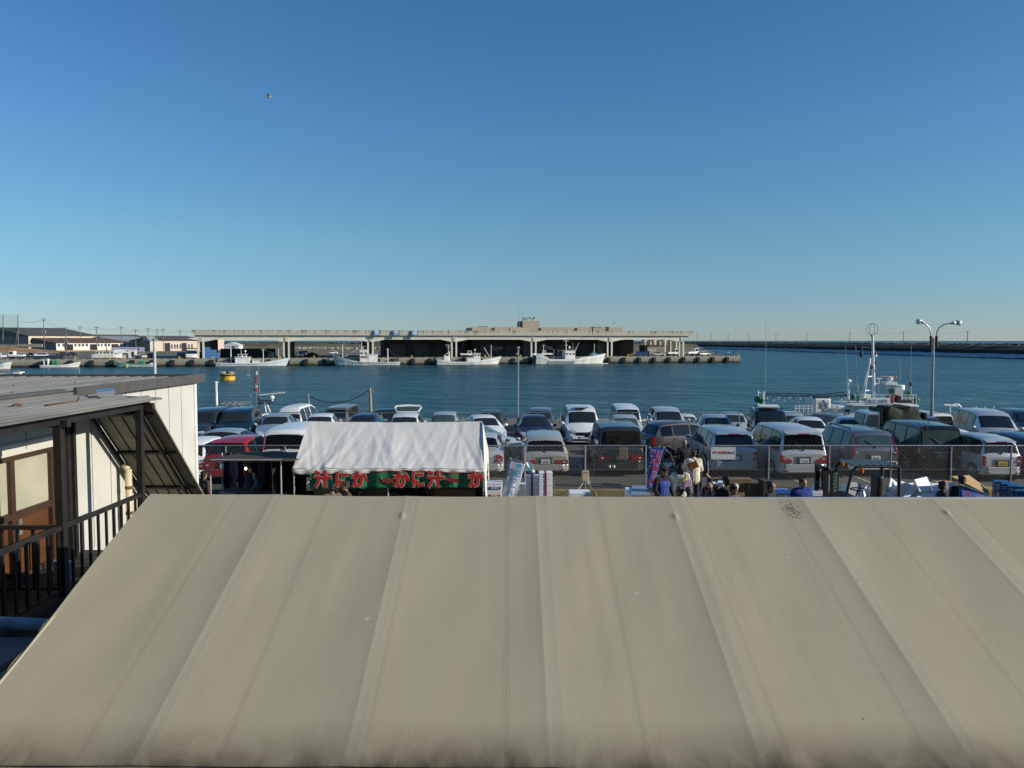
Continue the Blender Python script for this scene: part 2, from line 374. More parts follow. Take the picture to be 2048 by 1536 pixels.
HW = mat('hall_wall', (.055, .05, .042), .85, var=.3, scale=.2)
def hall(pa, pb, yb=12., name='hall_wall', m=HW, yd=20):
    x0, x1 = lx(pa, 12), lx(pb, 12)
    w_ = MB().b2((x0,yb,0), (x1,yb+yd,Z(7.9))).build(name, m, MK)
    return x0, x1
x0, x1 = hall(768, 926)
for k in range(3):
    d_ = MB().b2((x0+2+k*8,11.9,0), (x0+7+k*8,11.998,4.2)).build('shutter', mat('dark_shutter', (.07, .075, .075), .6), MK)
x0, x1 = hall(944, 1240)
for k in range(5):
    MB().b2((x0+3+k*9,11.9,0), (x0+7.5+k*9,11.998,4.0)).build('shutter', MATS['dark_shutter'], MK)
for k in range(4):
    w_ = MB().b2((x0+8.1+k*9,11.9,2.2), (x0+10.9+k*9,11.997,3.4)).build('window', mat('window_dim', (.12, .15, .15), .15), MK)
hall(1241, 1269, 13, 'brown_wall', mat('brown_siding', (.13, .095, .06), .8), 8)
# roof storey, penthouse, roof gear
TAN = mat('tan_render', (.36, .31, .24), .9, var=.1, scale=.3)
segs = [(945, 979), (990, 1018), (1020, 1043), (1083, 1145), (1155, 1184), (1187, 1210), (1218, 1246)]
us = MB().b2((lx(946,8),9,Z(8.26)), (lx(1246,8),22,Z(9.55))).build('upper_storey', TAN, MK)
for p0, p1 in segs: MB().b2((lx(p0,8),8.4,Z(8.26)), (lx(p1,8),8.998,Z(9.75))).build('parapet_panel', TAN, us)
ph = MB().b2((lx(1048,8),10,Z(9.56)), (lx(1082,8),17,Z(11.9))).build('penthouse', TAN, MK)
MB().b2((lx(1041,8),10.5,Z(9.56)), (lx(1047.5,8),13,Z(11.5))).build('water_tank', mat('tank_grey', (.10, .12, .14), .6), ph)
mb = MB(); x = lx(1055, 8)
for d in (-.9, -.3, .3, .9): mb.tube((x+d,12,Z(11.9)), (x+d,12,Z(13.0)), .08)
mb.b2((x-1,11.9,Z(12.9)), (x+1,12.1,Z(13.05))); mb.b2((x-1,11.9,Z(12.4)), (x+1,12.1,Z(12.5))); mb.build('roof_frame', DARKM, ph)
x = lx(1070, 8)
MB().tube((x,12,Z(11.9)), (x,12,Z(12.9)), .2).ball((x-.9,12,Z(13)), .35).ball((x+.7,12,Z(13.0)), .35).build('loudspeaker', mat('dull_red', (.22,.05,.04), .6), ph)
for px, zt in ((1043, 16.5), (1052, 14.8), (1167, 12.5)):
    MB().tube((lx(px,8),12,Z(9.5)), (lx(px,8),12,Z(zt)), .05, .03, 5).build('antenna', DARKM, MK)
for px in (966, 976, 1193, 1200, 1208, 1222): MB().b2((lx(px,8)-.7,12,Z(9.55)), (lx(px,8)+.7,13,Z(10.0))).build('roof_vent', DARKM, MK)
# sign letters
SB = mat('sign_blue', (.03, .13, .33), .5, var=.05); SW = mat('sign_white', (.8, .82, .82), .5, var=.03)
for ch, p0, p1 in (('魚', 747.5, 760.5), ('市', 785, 798.5), ('場', 822, 835)):
    x0, x1 = lx(p0), lx(p1)
    sb = MB().b2((x0,-1.62,Z(6.6)), (x1,-1.42,Z(8.38))).build('sign_board', SB, MK)
    MB().b2((x0+.6,-1.42,Z(7.2)), (x1-.6,-1.0,Z(7.9))).build('sign_bracket', DARKM, sb)
    text(ch, 1.75, 'sign_lettering', SW, sb, ((x0+x1)/2, -1.65, Z(7.5)), (math.pi/2, 0, 0), .02, .012)
# ------------------------------------------------------------------ warehouses on the left
CREAM = mat('cream_wall', (.62, .56, .42), .85, var=.08, scale=.3)
GR = mat('grey_roof', (.12, .118, .115), .95, spec=.1, var=.12, scale=.3); RUST = mat('rusty_roof', (.16, .075, .045), .8, var=.35, scale=.25)
PALE = mat('pale_roof', (.33, .36, .34), .6, var=.15, scale=.3); GW = mat('grey_wall', (.22, .21, .185), .85, var=.15, scale=.3)
DOORD = mat('dark_doorway', (.02, .015, .02), .8); WIND = mat('far_window', (.07, .08, .12), .2)
def shed(label, x0, x1, zb, ze, Y, depth, ridge, wall, roof, doors=(), wins=(), side=GW, rpos=.5, wz=(2.9, 4.2), rx=0., rl=0., rz=50):
    A = W(x0, 681, Y); co, si = math.cos(R(rz)), math.sin(R(rz))
    f = lambda px: ((px-CX)/F*Y-A.x)/(co-(px-CX)/F*si)
    wd = f(x1)
    r_ = thing('warehouse', label, 'building', (A.x, Y, zb), R(rz)); h = ze-zb
    MB().b2((0,0,0), (wd,.3,h)).build('wall', wall, r_)
    MB().b2((0,.3,0), (.3,depth,h)).b2((wd-.3,.3,0), (wd,depth,h)).b2((.3,depth-.3,0), (wd-.3,depth,h)).build('side_wall', side, r_)
    y1 = depth*rpos
    mb = MB(); o = .5
    a0, a1 = V((-o,-o,h)), V((wd+o,-o,h)); c0, c1 = V((rx,y1,ridge-zb)), V((wd-rl,y1,ridge-zb)); e0, e1 = V((-o,depth+o,h)), V((wd+o,depth+o,h))
    mb.add([a0,a1,c0,c1,e0,e1], [(0,1,3,2),(2,3,5,4),(0,2,4),(1,5,3),(0,4,5,1)])
    mb.build('roof', roof, r_, solid=.12)
    for p0, p1, hh in doors:
        MB().b2((f(p0),-.12,0), (f(p1),-.003,hh)).build('doorway', DOORD, r_)
    for p0, p1 in wins:
        f_ = MB().b2((f(p0),-.1,wz[0]), (f(p1),-.003,wz[1])).build('window', WIND, r_)
    return r_
shed('large warehouse with a broad dark grey roof behind the left sheds', 57, 200, -.3, 7.9, 450, 116, 13.4, CREAM, GR)
wh = shed('white shed with rust streaked roof and three dark doorways', 112, 264, -.6, 4.0, 384, 34, 6.5, mat('white_wall', (.74, .71, .62), .8, var=.06, scale=.4), RUST,
     [(130, 147, 3.9), (181, 195, 3.9), (224, 238, 3.9)], [(117, 121), (126, 130), (150, 154), (158, 162), (165, 169), (173, 177), (197, 200), (203, 206), (210, 214), (217, 221), (241, 245), (248, 252)], wz=(2.8, 4.1), rpos=.96)
MB().b2((0,-.16,.1), (37,-.01,.9)).build('plinth', mat('tan_plinth', (.42, .27, .17), .8), wh)
shed('long pale roofed shed with brown corrugated wall beside the white shed', 225, 305, -.6, 5.0, 440, 40, 7.6, mat('brown_wall', (.17, .15, .12), .85, var=.2, stretch=(6, 1, .2)), PALE)
shed('cream workshop with two dark doorways left of the market hall', 312, 400, -.5, 5.1, 390, 30, 6.6, mat('pinkish_wall', (.62, .50, .39), .85, var=.06), GR,
     [(330, 341, 4.4), (364, 374, 4.4)], [(343, 346), (349, 352), (354, 357), (360, 363), (377, 380), (383, 386)], wz=(1.5, 3.7))
shed('low cream building with flat dark roof far behind the workshop', 287, 392, 0, 7.1, 520, 25, 8.4, mat('pinkish_wall', (.6, .5, .4)), GR)
shed('distant arched brown roof building behind the pale shed', 175, 290, 0, 6.8, 600, 30, 9.9, GW, mat('brown_roof', (.13, .10, .075), .8), rpos=.4)
shed('small cream gatehouse with gabled roof beside the workshop', 300, 316, -.4, 5.0, 380, 8, 7.2, mat('pinkish_wall', (.62,.5,.39)), PALE, [(307, 312, 2.4)])
shed('beige block seen under the left end of the market hall', 428, 449, 0, 7.0, 420, 15, 7.4, mat('pinkish_wall', (.62,.5,.39)), TAN)
# bank, retaining wall, net
mb = MB()
mb.grid(lambda u, v: V((-330+130*u, 300+60*v, ZQ+.02+3.6*v*(1 if u < .62 else max(0, (1-u)/.38)))), 24, 8)
struct(mb.build('grass_bank', mat('bank_turf', (.36, .20, .075), .95, var=.3, scale=.15)))
A, B = W(-30, 681, 362), W(85, 681, 362)
tag(MB().b2((A.x,361.6,2), (B.x,362.1,5.15-1.6)).build('retaining_wall', CONC), 'low concrete retaining wall above the brown grass bank', 'wall')
nt_ = thing('netting_fence', 'tall green netting hung between poles at the far left', 'fence', W(-40, 692, 350))
for px in (-30, 6, 36): 
    a_, b_ = W(px, 690, 350), W(px, 628, 350); MB().tube(a_, b_, .22, .16).build('pole', POLE, nt_, world=True)
MB().path([W(30, 692, 352), W(37, 650, 352)], .15).build('stay', POLE, nt_, world=True)
def netmat(nm, c, al):
    m = bpy.data.materials.new(nm); m.use_nodes = True; b_ = m.node_tree.nodes['Principled BSDF']
    b_.inputs['Base Color'].default_value = (*c, 1); b_.inputs['Alpha'].default_value = al; b_.inputs['Roughness'].default_value = .9; return m
MB().grid(lambda u, v: W(-30+66*u, 690-60*v, 350.5), 8, 3).build('net', netmat('pale_net', (.03, .12, .10), .16), nt_, world=True)
MB().grid(lambda u, v: W(-30+66*u, 662-8*v+2.5*math.sin(math.pi*((u*2) % 1)), 350), 24, 2).build('gathered_net', netmat('green_net', (.01, .10, .07), .6), nt_, world=True)
MB().grid(lambda u, v: W(-30+66*u, 690-10*v, 349.8), 8, 2).build('lower_net', netmat('dark_net', (.01, .06, .05), .5), nt_, world=True)
# utility poles left
tops = []
for i, (px, pt, pb, Y) in enumerate([(89, 636, 697, 340), (133, 654, 712, 300), (161, 652, 690, 420), (194, 653, 700, 340), (243, 653, 690, 400), (272, 658, 700, 380), (297, 656, 700, 385), (327, 657, 700, 385), (315, 658, 690, 460), (361, 660, 690, 420)]):
    q = W(px, pb, Y); tp = W(px, pt, Y); h = tp.z-q.z
    r_ = thing('utility_pole', f'concrete utility pole on the left shore, {ORD[[89,133,161,194,243,272,297,315,327,361].index(px)]} of ten', 'utility pole', q, 0, 'utility poles on the left shore')
    MB().tube((0,0,0), (0,0,h), .2, .13).build('shaft', POLE, r_)
    MB().b2((-1.1,-.08,h-.5), (1.1,.08,h-.32)).b2((-.9,-.08,h-1.3), (.9,.08,h-1.15)).build('crossarm', POLE, r_)
    if i in (0, 1): MB().tube((.5,0,h-6.6), (.5,0,h-5.4), .35).tube((-.5,0,h-6.6), (-.5,0,h-5.4), .35).build('transformer', GREYM, r_)
    tops.append((px, tp))
tops.sort(key=lambda k: k[0]); mb = MB()
a0 = W(37, 639, 350)
for off in (-.9, .9):
    prev = a0
    for px, tp in tops: mb.path(wire(prev+V((off,0,-.3)), tp+V((off,0,-.3)), 1.4), .035, 3); prev = tp
    mb.path(wire(prev+V((off,0,-.3)), W(430, 662, 420), 1.), .035, 3)
tag(mb.build('power_line', WIRE), 'sagging power lines strung between the left shore poles', 'power line')
# steel barrier, signs, kiosks, crates on the far quay
def rail(name, label, px0, px1, off, h, m, cat='barrier', step=2.):
    a_, b_ = quay_at(px0, off), quay_at(px1, off); d_ = b_-a_; n_ = max(2, int(d_.length/step))
    r_ = thing(name, label, cat, a_)
    for i in range(n_+1): q_ = a_.lerp(b_, i/n_); MB().tube(q_, q_+V((0,0,h)), .07).build('post', m, r_, world=True)
    for z_ in (h, h*.55): MB().tube(a_+V((0,0,z_)), b_+V((0,0,z_)), .06).build('rail', m, r_, world=True)
    return r_
rail('guard_rail', 'long pale guard rail below the grass bank on the left quay', 95, 186, 18, 1.3, GREYM, step=3)
rail('guard_rail', 'pale guard rail in front of the cream workshop', 316, 352, 60, 1.3, GREYM, step=4)
q = quay_at(65, 3); o = tag(MB().b2((0,0,0), (8,1,1)).build('dark_skip', mat('navy_steel', (.02, .035, .06), .6), bevel=.05), 'long dark steel pontoon lying on the left quay', 'pontoon'); o.location = q; o.rotation_euler[2] = FANG
# blue crate stack
CR = mat('fish_crate_blue', (.07, .20, .46), .6, var=.12, scale=2)
n = 0
for i, (px, h) in enumerate([(411, 4), (417, 4), (423, 3), (429, 3), (435, 2)]):
    q = quay_at(px+.8, 3)
    for k in range(h):
        o = MB().b2((-.44,-.5,0), (.44,.5,.86)).b2((-.47,-.53,.78), (.47,.53,.86)).build('fish_crate', CR, bevel=.03); o.location = q+V((0,0,.88*k)); o.rotation_euler[2] = FANG; n += 1
        tag(o, 'large blue fish crate in the block stacked beside the first market columns', 'crate', 'large blue fish crates on the far quay')
for i, (px, w_, h_) in enumerate([(447, 17, 2.9), (512, 75*.95, 2.6)]):
    pass
q = quay_at(441, 16); o = MB().b2((0,0,0), (17,2.5,2.7)).b2((-.05,-.05,2.7), (17.05,2.55,2.8)).build('storage_container', mat('navy_sheet', (.015, .025, .045), .6, var=.2), bevel=.03); o.location = q; o.rotation_euler[2] = FANG
tag(o, 'long dark navy container standing under the left bay of the market hall', 'container')
q = quay_at(536, 5); o = MB().b2((0,0,0), (1.6,1.2,1.5)).build('steel_bin', mat('navy_steel', (.02,.035,.06)), bevel=.05); o.location = q; tag(o, 'dark steel bin beside the second pair of market columns', 'bin')
hut = thing('white_marquee', 'small white tent hut seen through the left market bay', 'tent', G(462, 4.3, ZQ))
MB().prism([(-4,0,3.2), (4,0,3.2), (0,0,4.6)], (0,7,0)).build('roof', WHITE, hut); MB().b2((-3.2,.2,0), (-1,6,3.19)).b2((2,.2,0), (3.6,6,3.19)).build('side_wall', WHITE, hut)
kio = thing('ticket_kiosk', 'narrow white kiosk with dark door standing on the left quay', 'kiosk', quay_at(264, 8), FANG)
MB().b2((-1,0,0), (1,1.8,2.5)).b2((-1.1,-.1,2.5), (1.1,1.9,2.65)).build('wall', WHITE, kio, bevel=.03); MB().b2((-.1,-.06,.5), (.6,-.003,2.0)).build('door', DOORD, kio)
kio = thing('market_stall', 'small white roofed stall standing on the left quay beside the kiosk', 'stall', quay_at(242, 8), FANG)
MB().prism([(-2.2,-.3,1.7), (2.2,-.3,1.7), (1.8,1,2.7), (-1.8,1,2.7)], (0,1.5,0)).build('roof', WHITE, kio)
for d in (-2, 2): MB().b2((d-.05,0,0), (d+.05,.1,1.7)).build('post', GREYM, kio)
MB().b2((-1.8,.3,0), (1.8,.9,1.0)).build('counter', mat('pinkish_wall', (.6,.5,.4)), kio)
bn = thing('roadside_banner', 'long pale purple banner board behind the stall on the left shore', 'sign', quay_at(225, 34), FANG)
MB().b2((0,0,1.6), (10,.1,3.2)).build('board', mat('lilac', (.42, .40, .52), .6), bn); MB().b2((.2,.05,0), (.4,.2,1.6)).b2((9.6,.05,0), (9.8,.2,1.6)).build('legs', GREYM, bn)
text('いわき小名浜港', 1.0, 'lettering', mat('navy_ink', (.03,.04,.12)), bn, (5,-.02,2.4), (math.pi/2,0,0), .01)
sh = thing('small_shelter', 'small tin roofed shed under the right end of the market hall', 'shed', quay_at(1312, 14), FANG)
MB().b2((-4.5,0,0), (4.5,5,3.6)).build('wall', mat('grey_wall', (.2,.2,.19)), sh); MB().b2((-4.6,-.4,3.6), (4.6,5.2,3.75)).build('roof', GR, sh); MB().b2((-3.5,-.05,0), (0,-.003,2.6)).build('shutter', PALE, sh)
for px in (1278, 1284, 1290):
    o = MB().b2((-.9,-.5,0), (.9,.5,1.5)).b2((-.95,-.55,1.5), (.95,.55,1.6)).build('fish_tub', mat('tub_navy', (.03, .07, .2), .5), bevel=.04); o.location = quay_at(px, 4); tag(o, 'dark blue fish tub standing in the row at the right end of the market hall', 'tub', 'dark blue fish tubs')
# ================================================================== BOATS
HULLB = mat('hull_dirty_white', (.70, .70, .64), .5, var=.22, scale=.7, stretch=(1, 1, .4))
HULLG = mat('hull_pale_green', (.42, .55, .50), .5, var=.15, scale=.7)
RUSTM = mat('rust_brown', (.16, .07, .04), .8, var=.3); LGREY = mat('deck_grey', (.33, .36, .37), .7, var=.2)
LB = mat('light_blue_paint', (.12, .33, .48), .5)
def boat(name, label, loc, rz, L, B_, fb, bowh, sternh, hull=HULLB, deckm=LGREY, foot=RUSTM, bulb=False, cat='boat', group=None):
    r_ = thing(name, label, cat, loc, rz, group)
    st = [(0,.86,sternh), (.06,.95,sternh*.97), (.2,1,fb*1.05), (.4,1,fb), (.6,.98,fb*1.08), (.75,.82,fb*1.08+(bowh-fb)*.25), (.87,.55,fb+(bowh-fb)*.6), (.95,.27,fb+(bowh-fb)*.88), (1,.03,bowh)]
    mb = MB(); rows = []
    for t, b, zs in st:
        h = b*B_/2; ov = max(0, (t-.7)/.3)**1.5*L*.07; x = t*L*.93
        rows.append([(x+ov, s_*h_, z_) for s_ in (1,) for h_, z_ in ((0, -.7),)] + [(x, h*.75, -.5), (x+ov*.25, h*.92, .15), (x+ov*.65, h*.98, zs*.6), (x+ov, h, zs), (x+ov, max(0, h-.09), zs), (x+ov*.8, max(0, h-.1), zs-min(.6, fb*.5))])
    n = len(rows[0])
    for sgn in (1, -1):
        R0 = [[(p[0], p[1]*sgn, p[2]) for p in r0] for r0 in rows]
        for i in range(len(R0)-1):
            for j in range(n-1): mb.quad(R0[i][j], R0[i+1][j], R0[i+1][j+1], R0[i][j+1], m=1 if j <= 1 else (2 if j == n-1 else 0))
        mb.add(R0[0], [tuple(range(n))], 0)
    for i in range(len(rows)-1):
        p, q_ = rows[i][-1], rows[i+1][-1]; mb.quad((p[0],p[1],p[2]), (q_[0],q_[1],q_[2]), (q_[0],-q_[1],q_[2]), (p[0],-p[1],p[2]), m=2)
    mb.build('hull', [hull, foot, deckm], r_)
    st2 = MB()
    for sgn in (1, -1):
        st2.path([(rows[i][3][0], rows[i][3][1]*sgn*1.01, rows[i][3][2]+.05) for i in range(len(rows))], .06, 5)
    st2.build('rubbing_strake', LGREY, r_)
    r_['_L'] = L; return r_
WINB = mat('boat_window', (.03, .05, .06), .1)
def house(r_, x0, x1, w_, z0, z1, m=BOATW, wins=True, name='wheelhouse', roof=True, wz=.55):
    h_ = MB().b2((x0,-w_/2,z0), (x1,w_/2,z1)).build(name, m, r_, bevel=.06)
    if roof: MB().b2((x0-.2,-w_/2-.2,z1), (x1+.25,w_/2+.2,z1+.1)).build('roof', m, h_, bevel=.03)
    if wins:
        n_ = max(2, int((x1-x0)/.9)); zc = z0+(z1-z0)*wz
        for s_ in (-1, 1):
            for k in range(n_):
                a_ = x0+(k+.2)*(x1-x0)/n_; MB().b2((a_, s_*(w_/2+.004), zc), (a_+(x1-x0)/n_*.62, s_*(w_/2+.03), zc+.5)).build('window', WINB, h_)
        for k in range(3): MB().b2((x1+.004,-w_/2+.2+k*(w_-.3)/3,zc), (x1+.03,-w_/2+.2+k*(w_-.3)/3+(w_-.6)/3,zc+.5)).build('window', WINB, h_)
    return h_
def mast(r_, x, z0, z1, r=.1, y=0, m=BOATW, arms=(), name='mast'):
    mb = MB().tube((x,y,z0), (x,y,z1), r, r*.7)
    for z_, half in arms: mb.tube((x-half,y,z_), (x+half,y,z_), r*.55)
    return mb.build(name, m, r_)
def boom(r_, a_, b_, r=.08, m=BOATW): MB().tube(a_, b_, r, r*.7).build('boom', m, r_)
def stay(r_, pts, r=.02): MB().path(pts, r, 4).build('rigging', mat('rope', (.25,.23,.18), .9), r_)
def shiploc(px, off=QO-2.6): q_ = quay_at(px, off, ZW); return q_
G4 = 'fishing vessels moored along the far quay'
# 1
p0, p1 = shiploc(433), shiploc(567)
s1 = boat('fishing_boat', 'pale blue-white fishing boat with white T-shaped crane post, leftmost at the far quay', p0, FANG, 21, 4.4, 1.05, 2.5, 1.3, hull=mat('hull_bluish', (.58,.63,.64), .5, var=.12), group=G4)
house(s1, 5.4, 9.5, 3., .6, 2.8, wins=False, name='deckhouse'); house(s1, 6.2, 8.6, 2.4, 2.9, 3.6, wz=.2)
mast(s1, 4.1, .6, 6.4, .17, arms=((6.3, 1.5),), name='crane_post'); mast(s1, 7.0, 3.6, 6.2, .05); mast(s1, 13.3, .6, 5.2, .13, arms=((5.0,.5),)); mast(s1, 17.7, 1, 5.3, .1); mast(s1, 8.2, 3.6, 4.6, .05)
MB().ball((8.2,0,4.6), .3).build('radar_dome', BOATW, s1); house(s1, 10.2, 12.1, 1.8, .6, 1.9, wins=False, name='engine_casing')
for k in range(5): MB().tube((14.2+k*.35,.4,1.0), (14.2+k*.35,.4,1.5), .12).build('fishing_float', RED if k % 2 else WHITE, s1)
mb = MB()
for k in range(8): mb.ball((1.0+k*.35, (-1)**k*.4, 1.25), (.35,.5,.3), 6)
mb.build('net_heap', RUSTM, s1); MB().tube((19.4,0,2.1), (19.4,0,2.9), .3).build('blue_drum', LB, s1)
stay(s1, [(13.3,0,5), (17.7,0,3.5)])
# 2 (bow to the left)
p0, p1 = shiploc(669), shiploc(799)
s2 = boat('fishing_boat', 'green-tinted white fishing boat with high left bow and brown rings on the wheelhouse', p1, FANG+math.pi, 20.5, 4.6, 1.1, 3.3, 1.2, hull=mat('hull_greenish', (.50,.60,.56), .5, var=.15), group=G4)
house(s2, 9.8, 12.2, 3, .6, 4.9, wz=.7); house(s2, 6.8, 9.7, 3.2, .6, 3.5, wins=False, name='engine_casing')
mast(s2, 17.3, 1, 6.6, .12); boom(s2, (16.8,0,2.8), (12.6,0,5.2)); mast(s2, 11, 4.9, 6.0, .06, arms=((5.9,.7),)); mast(s2, 3.6, .6, 5.2, .2, arms=((5.1,.3),), name='gear_mast'); mast(s2, 11.6, 4.9, 7.4, .04); mast(s2, 8.1, 3.5, 4.8, .05)
stay(s2, [(3.6,0,5.2), (.5,0,2.4)]); stay(s2, [(17.3,0,6.4), (20,0,3.4)])
for d in (10.4, 11.4): MB().ring((d,1.55,2.7), .32, .1, 'Y').build('lifebuoy', mat('maroon', (.2,.04,.04)), s2)
MB().b2((.2,-1.8,1.0), (1.8,1.8,1.9)).b2((.4,-1.5,1.9), (.6,1.5,3.0)).build('stern_gear', RUSTM, s2, bevel=.1)
mb = MB()
for k in range(22): mb.b2((4+k*.62,2.28,.7), (4.12+k*.62,2.33,1.35))
mb.build('bulwark_stays', mat('hull_shade', (.2,.22,.2)), s2)
# 3
p0, p1 = shiploc(873), shiploc(1003)
s3 = boat('fishing_boat', 'white fishing boat with low square wheelhouse moored before the middle bay', p0, FANG, 21, 4.6, 1.05, 2.7, 1.9, group=G4)
house(s3, 9.5, 13.9, 3, .6, 2.3, wins=False, name='deckhouse'); house(s3, 11.7, 13.8, 2.6, 2.35, 3.6, wz=.35)
mast(s3, 17.6, 1, 6.4, .11); boom(s3, (17.2,0,2.4), (15.2,0,5.6)); mast(s3, 3.8, .8, 6.4, .09, arms=((6.3,1.0),(5.6,.7))); mast(s3, 4.1, .8, 4.4, .2, name='gear_mast'); mast(s3, 12.3, 3.6, 4.8, .06); MB().ball((12.3,0,4.8), .28).build('radar_dome', BOATW, s3)
boom(s3, (4.1,0,4.2), (1.2,0,2.0)); stay(s3, [(3.8,0,6.2), (9.6,0,3)]); stay(s3, [(17.6,0,6.2), (20.6,0,2.8)])
mb = MB()
for k in range(7): mb.ball((.8+k*.4, (-1)**k*.5, 1.7), (.35,.5,.35), 6)
mb.build('net_heap', mat('brown_net', (.12,.08,.06), .95), s3); MB().b2((2.2,-1,1.2), (3.6,1,2.9)).build('net_winch', BOATW, s3, bevel=.15)
# 4
p0, p1 = shiploc(1069), shiploc(1208)
s4 = boat('fishing_boat', 'large white fishing vessel with tall masts and raised stern, rightmost at the far quay', p0, FANG, 24.5, 5.4, 1.7, 3.5, 3.6, group=G4)
house(s4, 9.9, 13.3, 3.4, 1.2, 4.5, wz=.58)
mast(s4, 10.7, 4.5, 7.8, .12, arms=((7.6,.9),(6.2,.5))); mast(s4, 13.0, 4.5, 7.2, .07, m=mat('tan_paint', (.4,.33,.2))); boom(s4, (13.4,0,3.6), (15.1,0,7.0), .1); mast(s4, 2.8, 1.2, 6.4, .09, y=-.8); mast(s4, 3.3, 1.2, 6.3, .14, y=.8, m=LGREY, name='gantry_post', arms=((6.2,.6),)); mast(s4, 20.4, 2.0, 6.7, .11)
for x in (6.5, 8.1, 9.0): mast(s4, x, 1.4, 4.9-.3*(x > 7), .1, m=LGREY, name='deck_post')
MB().ball((11.8,0,5.5), (.35,.35,.5)).build('radar_dome', BOATW, s4)
stay(s4, [(3.3,.8,6.2), (6.4,0,4.7), (10.7,0,4.7)]); stay(s4, [(3.0,0,6.2), (.8,0,3.6)]); stay(s4, [(20.4,0,6.5), (23.2,0,3.7)])
mb = MB()
for k in range(9): mb.ring((4.2+k*1.05, -2.72, .75), .26, .1, 'Y', 10, 5)
mb.build('tyre_fenders', LGREY, s4); MB().b2((22.6,-.5,-.3), (25.2,.5,.25)).build('bulb', HULLB, s4, bevel=.2)
# name strokes on bow
# ------------------------------------------------------------ small craft on the left
def skiff(label, pxa, pxb, off, L, hull, extra=None, flip=False, z=ZW, name='small_boat'):
    p0 = quay_at(pxa if not flip else pxb, off, z); r_ = boat(name, label, p0, FANG+(math.pi if flip else 0), L, 2.2, .75, 1.7, .85, hull=hull); return r_
k1 = skiff('white open skiff with green box and white frame by the left quay corner', 82, 150, QO-2, 10.3, BOATW)
MB().b2((.9,-.7,.4), (1.0,.7,2.6)).b2((1.9,-.7,.4), (2.0,.7,2.6)).b2((.9,-.7,2.5), (2.0,.7,2.6)).build('frame', WHITE, k1); MB().prism([(2.6,-.6,.6), (4.2,-.6,.6), (4.2,-.6,2.1), (3.6,-.6,2.1)], (0,1.2,0)).build('green_box', GREEN, k1); MB().b2((-.5,-.3,.1), (.1,.3,1.1)).build('outboard_motor', DARKM, k1, bevel=.05)
k2 = skiff('green-edged open skiff with green box and yellow float by the left quay', 238, 309, QO-2, 10.6, HULLG, flip=True)
MB().b2((2.8,-.6,.5), (4.2,.6,1.7)).build('green_box', GREEN, k2, bevel=.04); MB().tube((7.2,1.25,.7), (7.2,1.25,-.2), .25).build('yellow_float', YEL, k2); MB().b2((0.2,-.5,.5), (1.2,.5,1.2)).build('motor', BOATW, k2, bevel=.08)
MB().path([(5,1.05,.85), (8,.9,1.2), (9.8,.5,1.7)], .06).build('green_gunwale', mat('bright_green', (.1,.5,.2), .5), k2)
k3 = boat('small_boat', 'white boat with red foot and blue cover cut by the left edge', W(-48, 741, 205), 0, 9.6, 2.6, 1.2, 2.2, 1.3, hull=BOATW, foot=mat('antifoul_red', (.3,.03,.02)))
k3.location.z = ZW; house(k3, 3.5, 7.5, 1.8, .8, 1.9, m=LB, wins=False, name='blue_cover'); MB().path([(3,0,1), (3.2,0,2.9), (7,0,2.9)], .08).build('handrail', WHITE, k3)
k4 = boat('small_boat', 'cream open boat with low cabin near the left edge of the water', W(50, 758, 160), math.pi, 6.4, 2., .75, 1.1, .9, hull=mat('hull_cream', (.62,.56,.42)))
k4.location.z = ZW; MB().b2((.5,-.8,.6), (2.0,.8,1.3)).build('stern_box', BOATW, k4, bevel=.05); MB().b2((.1,-.2,.5), (.4,.2,1.1)).build('motor', BLACK, k4)
MB().path([(1.2,0,1.2), (1.2,0,1.9), (4.5,0,1.9), (4.5,0,.9)], .04).build('handrail', GREYM, k4)
# boats ashore, boat by the market
for i, (pa, lab) in enumerate([(190, 'white motor boat laid up ashore on the left quay, nearer the guard rail'), (212, 'white motor boat laid up ashore beside the roofed stall')]):
    o = boat('laid_up_boat', lab, quay_at(pa-6, 8, ZQ+.7), FANG, 5.6, 1.7, .6, .95, .6, hull=BOATW, foot=BOATW); house(o, 1.2, 3.2, 1.3, .6, 1.5, wz=.2)
    MB().b2((.6,-.8,-.7), (.8,.8,-.4)).b2((3.6,-.8,-.7), (3.8,.8,-.4)).build('cradle', WOOD, o)
o = boat('laid_up_boat', 'dark blue boat with bright yellow canopy ashore left of the market hall', quay_at(355, 7, ZQ+.5), FANG, 7.6, 2.3, 1.2, 1.5, 1.3, hull=mat('hull_navy', (.02,.06,.16), .4))
MB().b2((2.2,-1.1,2.3), (6.0,1.1,2.6)).build('canopy', YEL, o, bevel=.06)
for x in (2.5, 5.7):
    for y in (-.9, .9): MB().tube((x,y,1), (x,y,2.3), .05).build('canopy_post', GREYM, o)
MB().b2((2.8,-.7,1), (5.2,.7,1.9)).build('console', LB, o, bevel=.05)
o = boat('laid_up_boat', 'upturned pale skiff lying on the quay edge before the yellow canopy boat', quay_at(372, -1.5, ZQ+.75), FANG, 3.4, 1.2, .4, .5, .4, hull=BOATW, foot=BOATW); o.rotation_euler = (math.pi, 0, FANG)
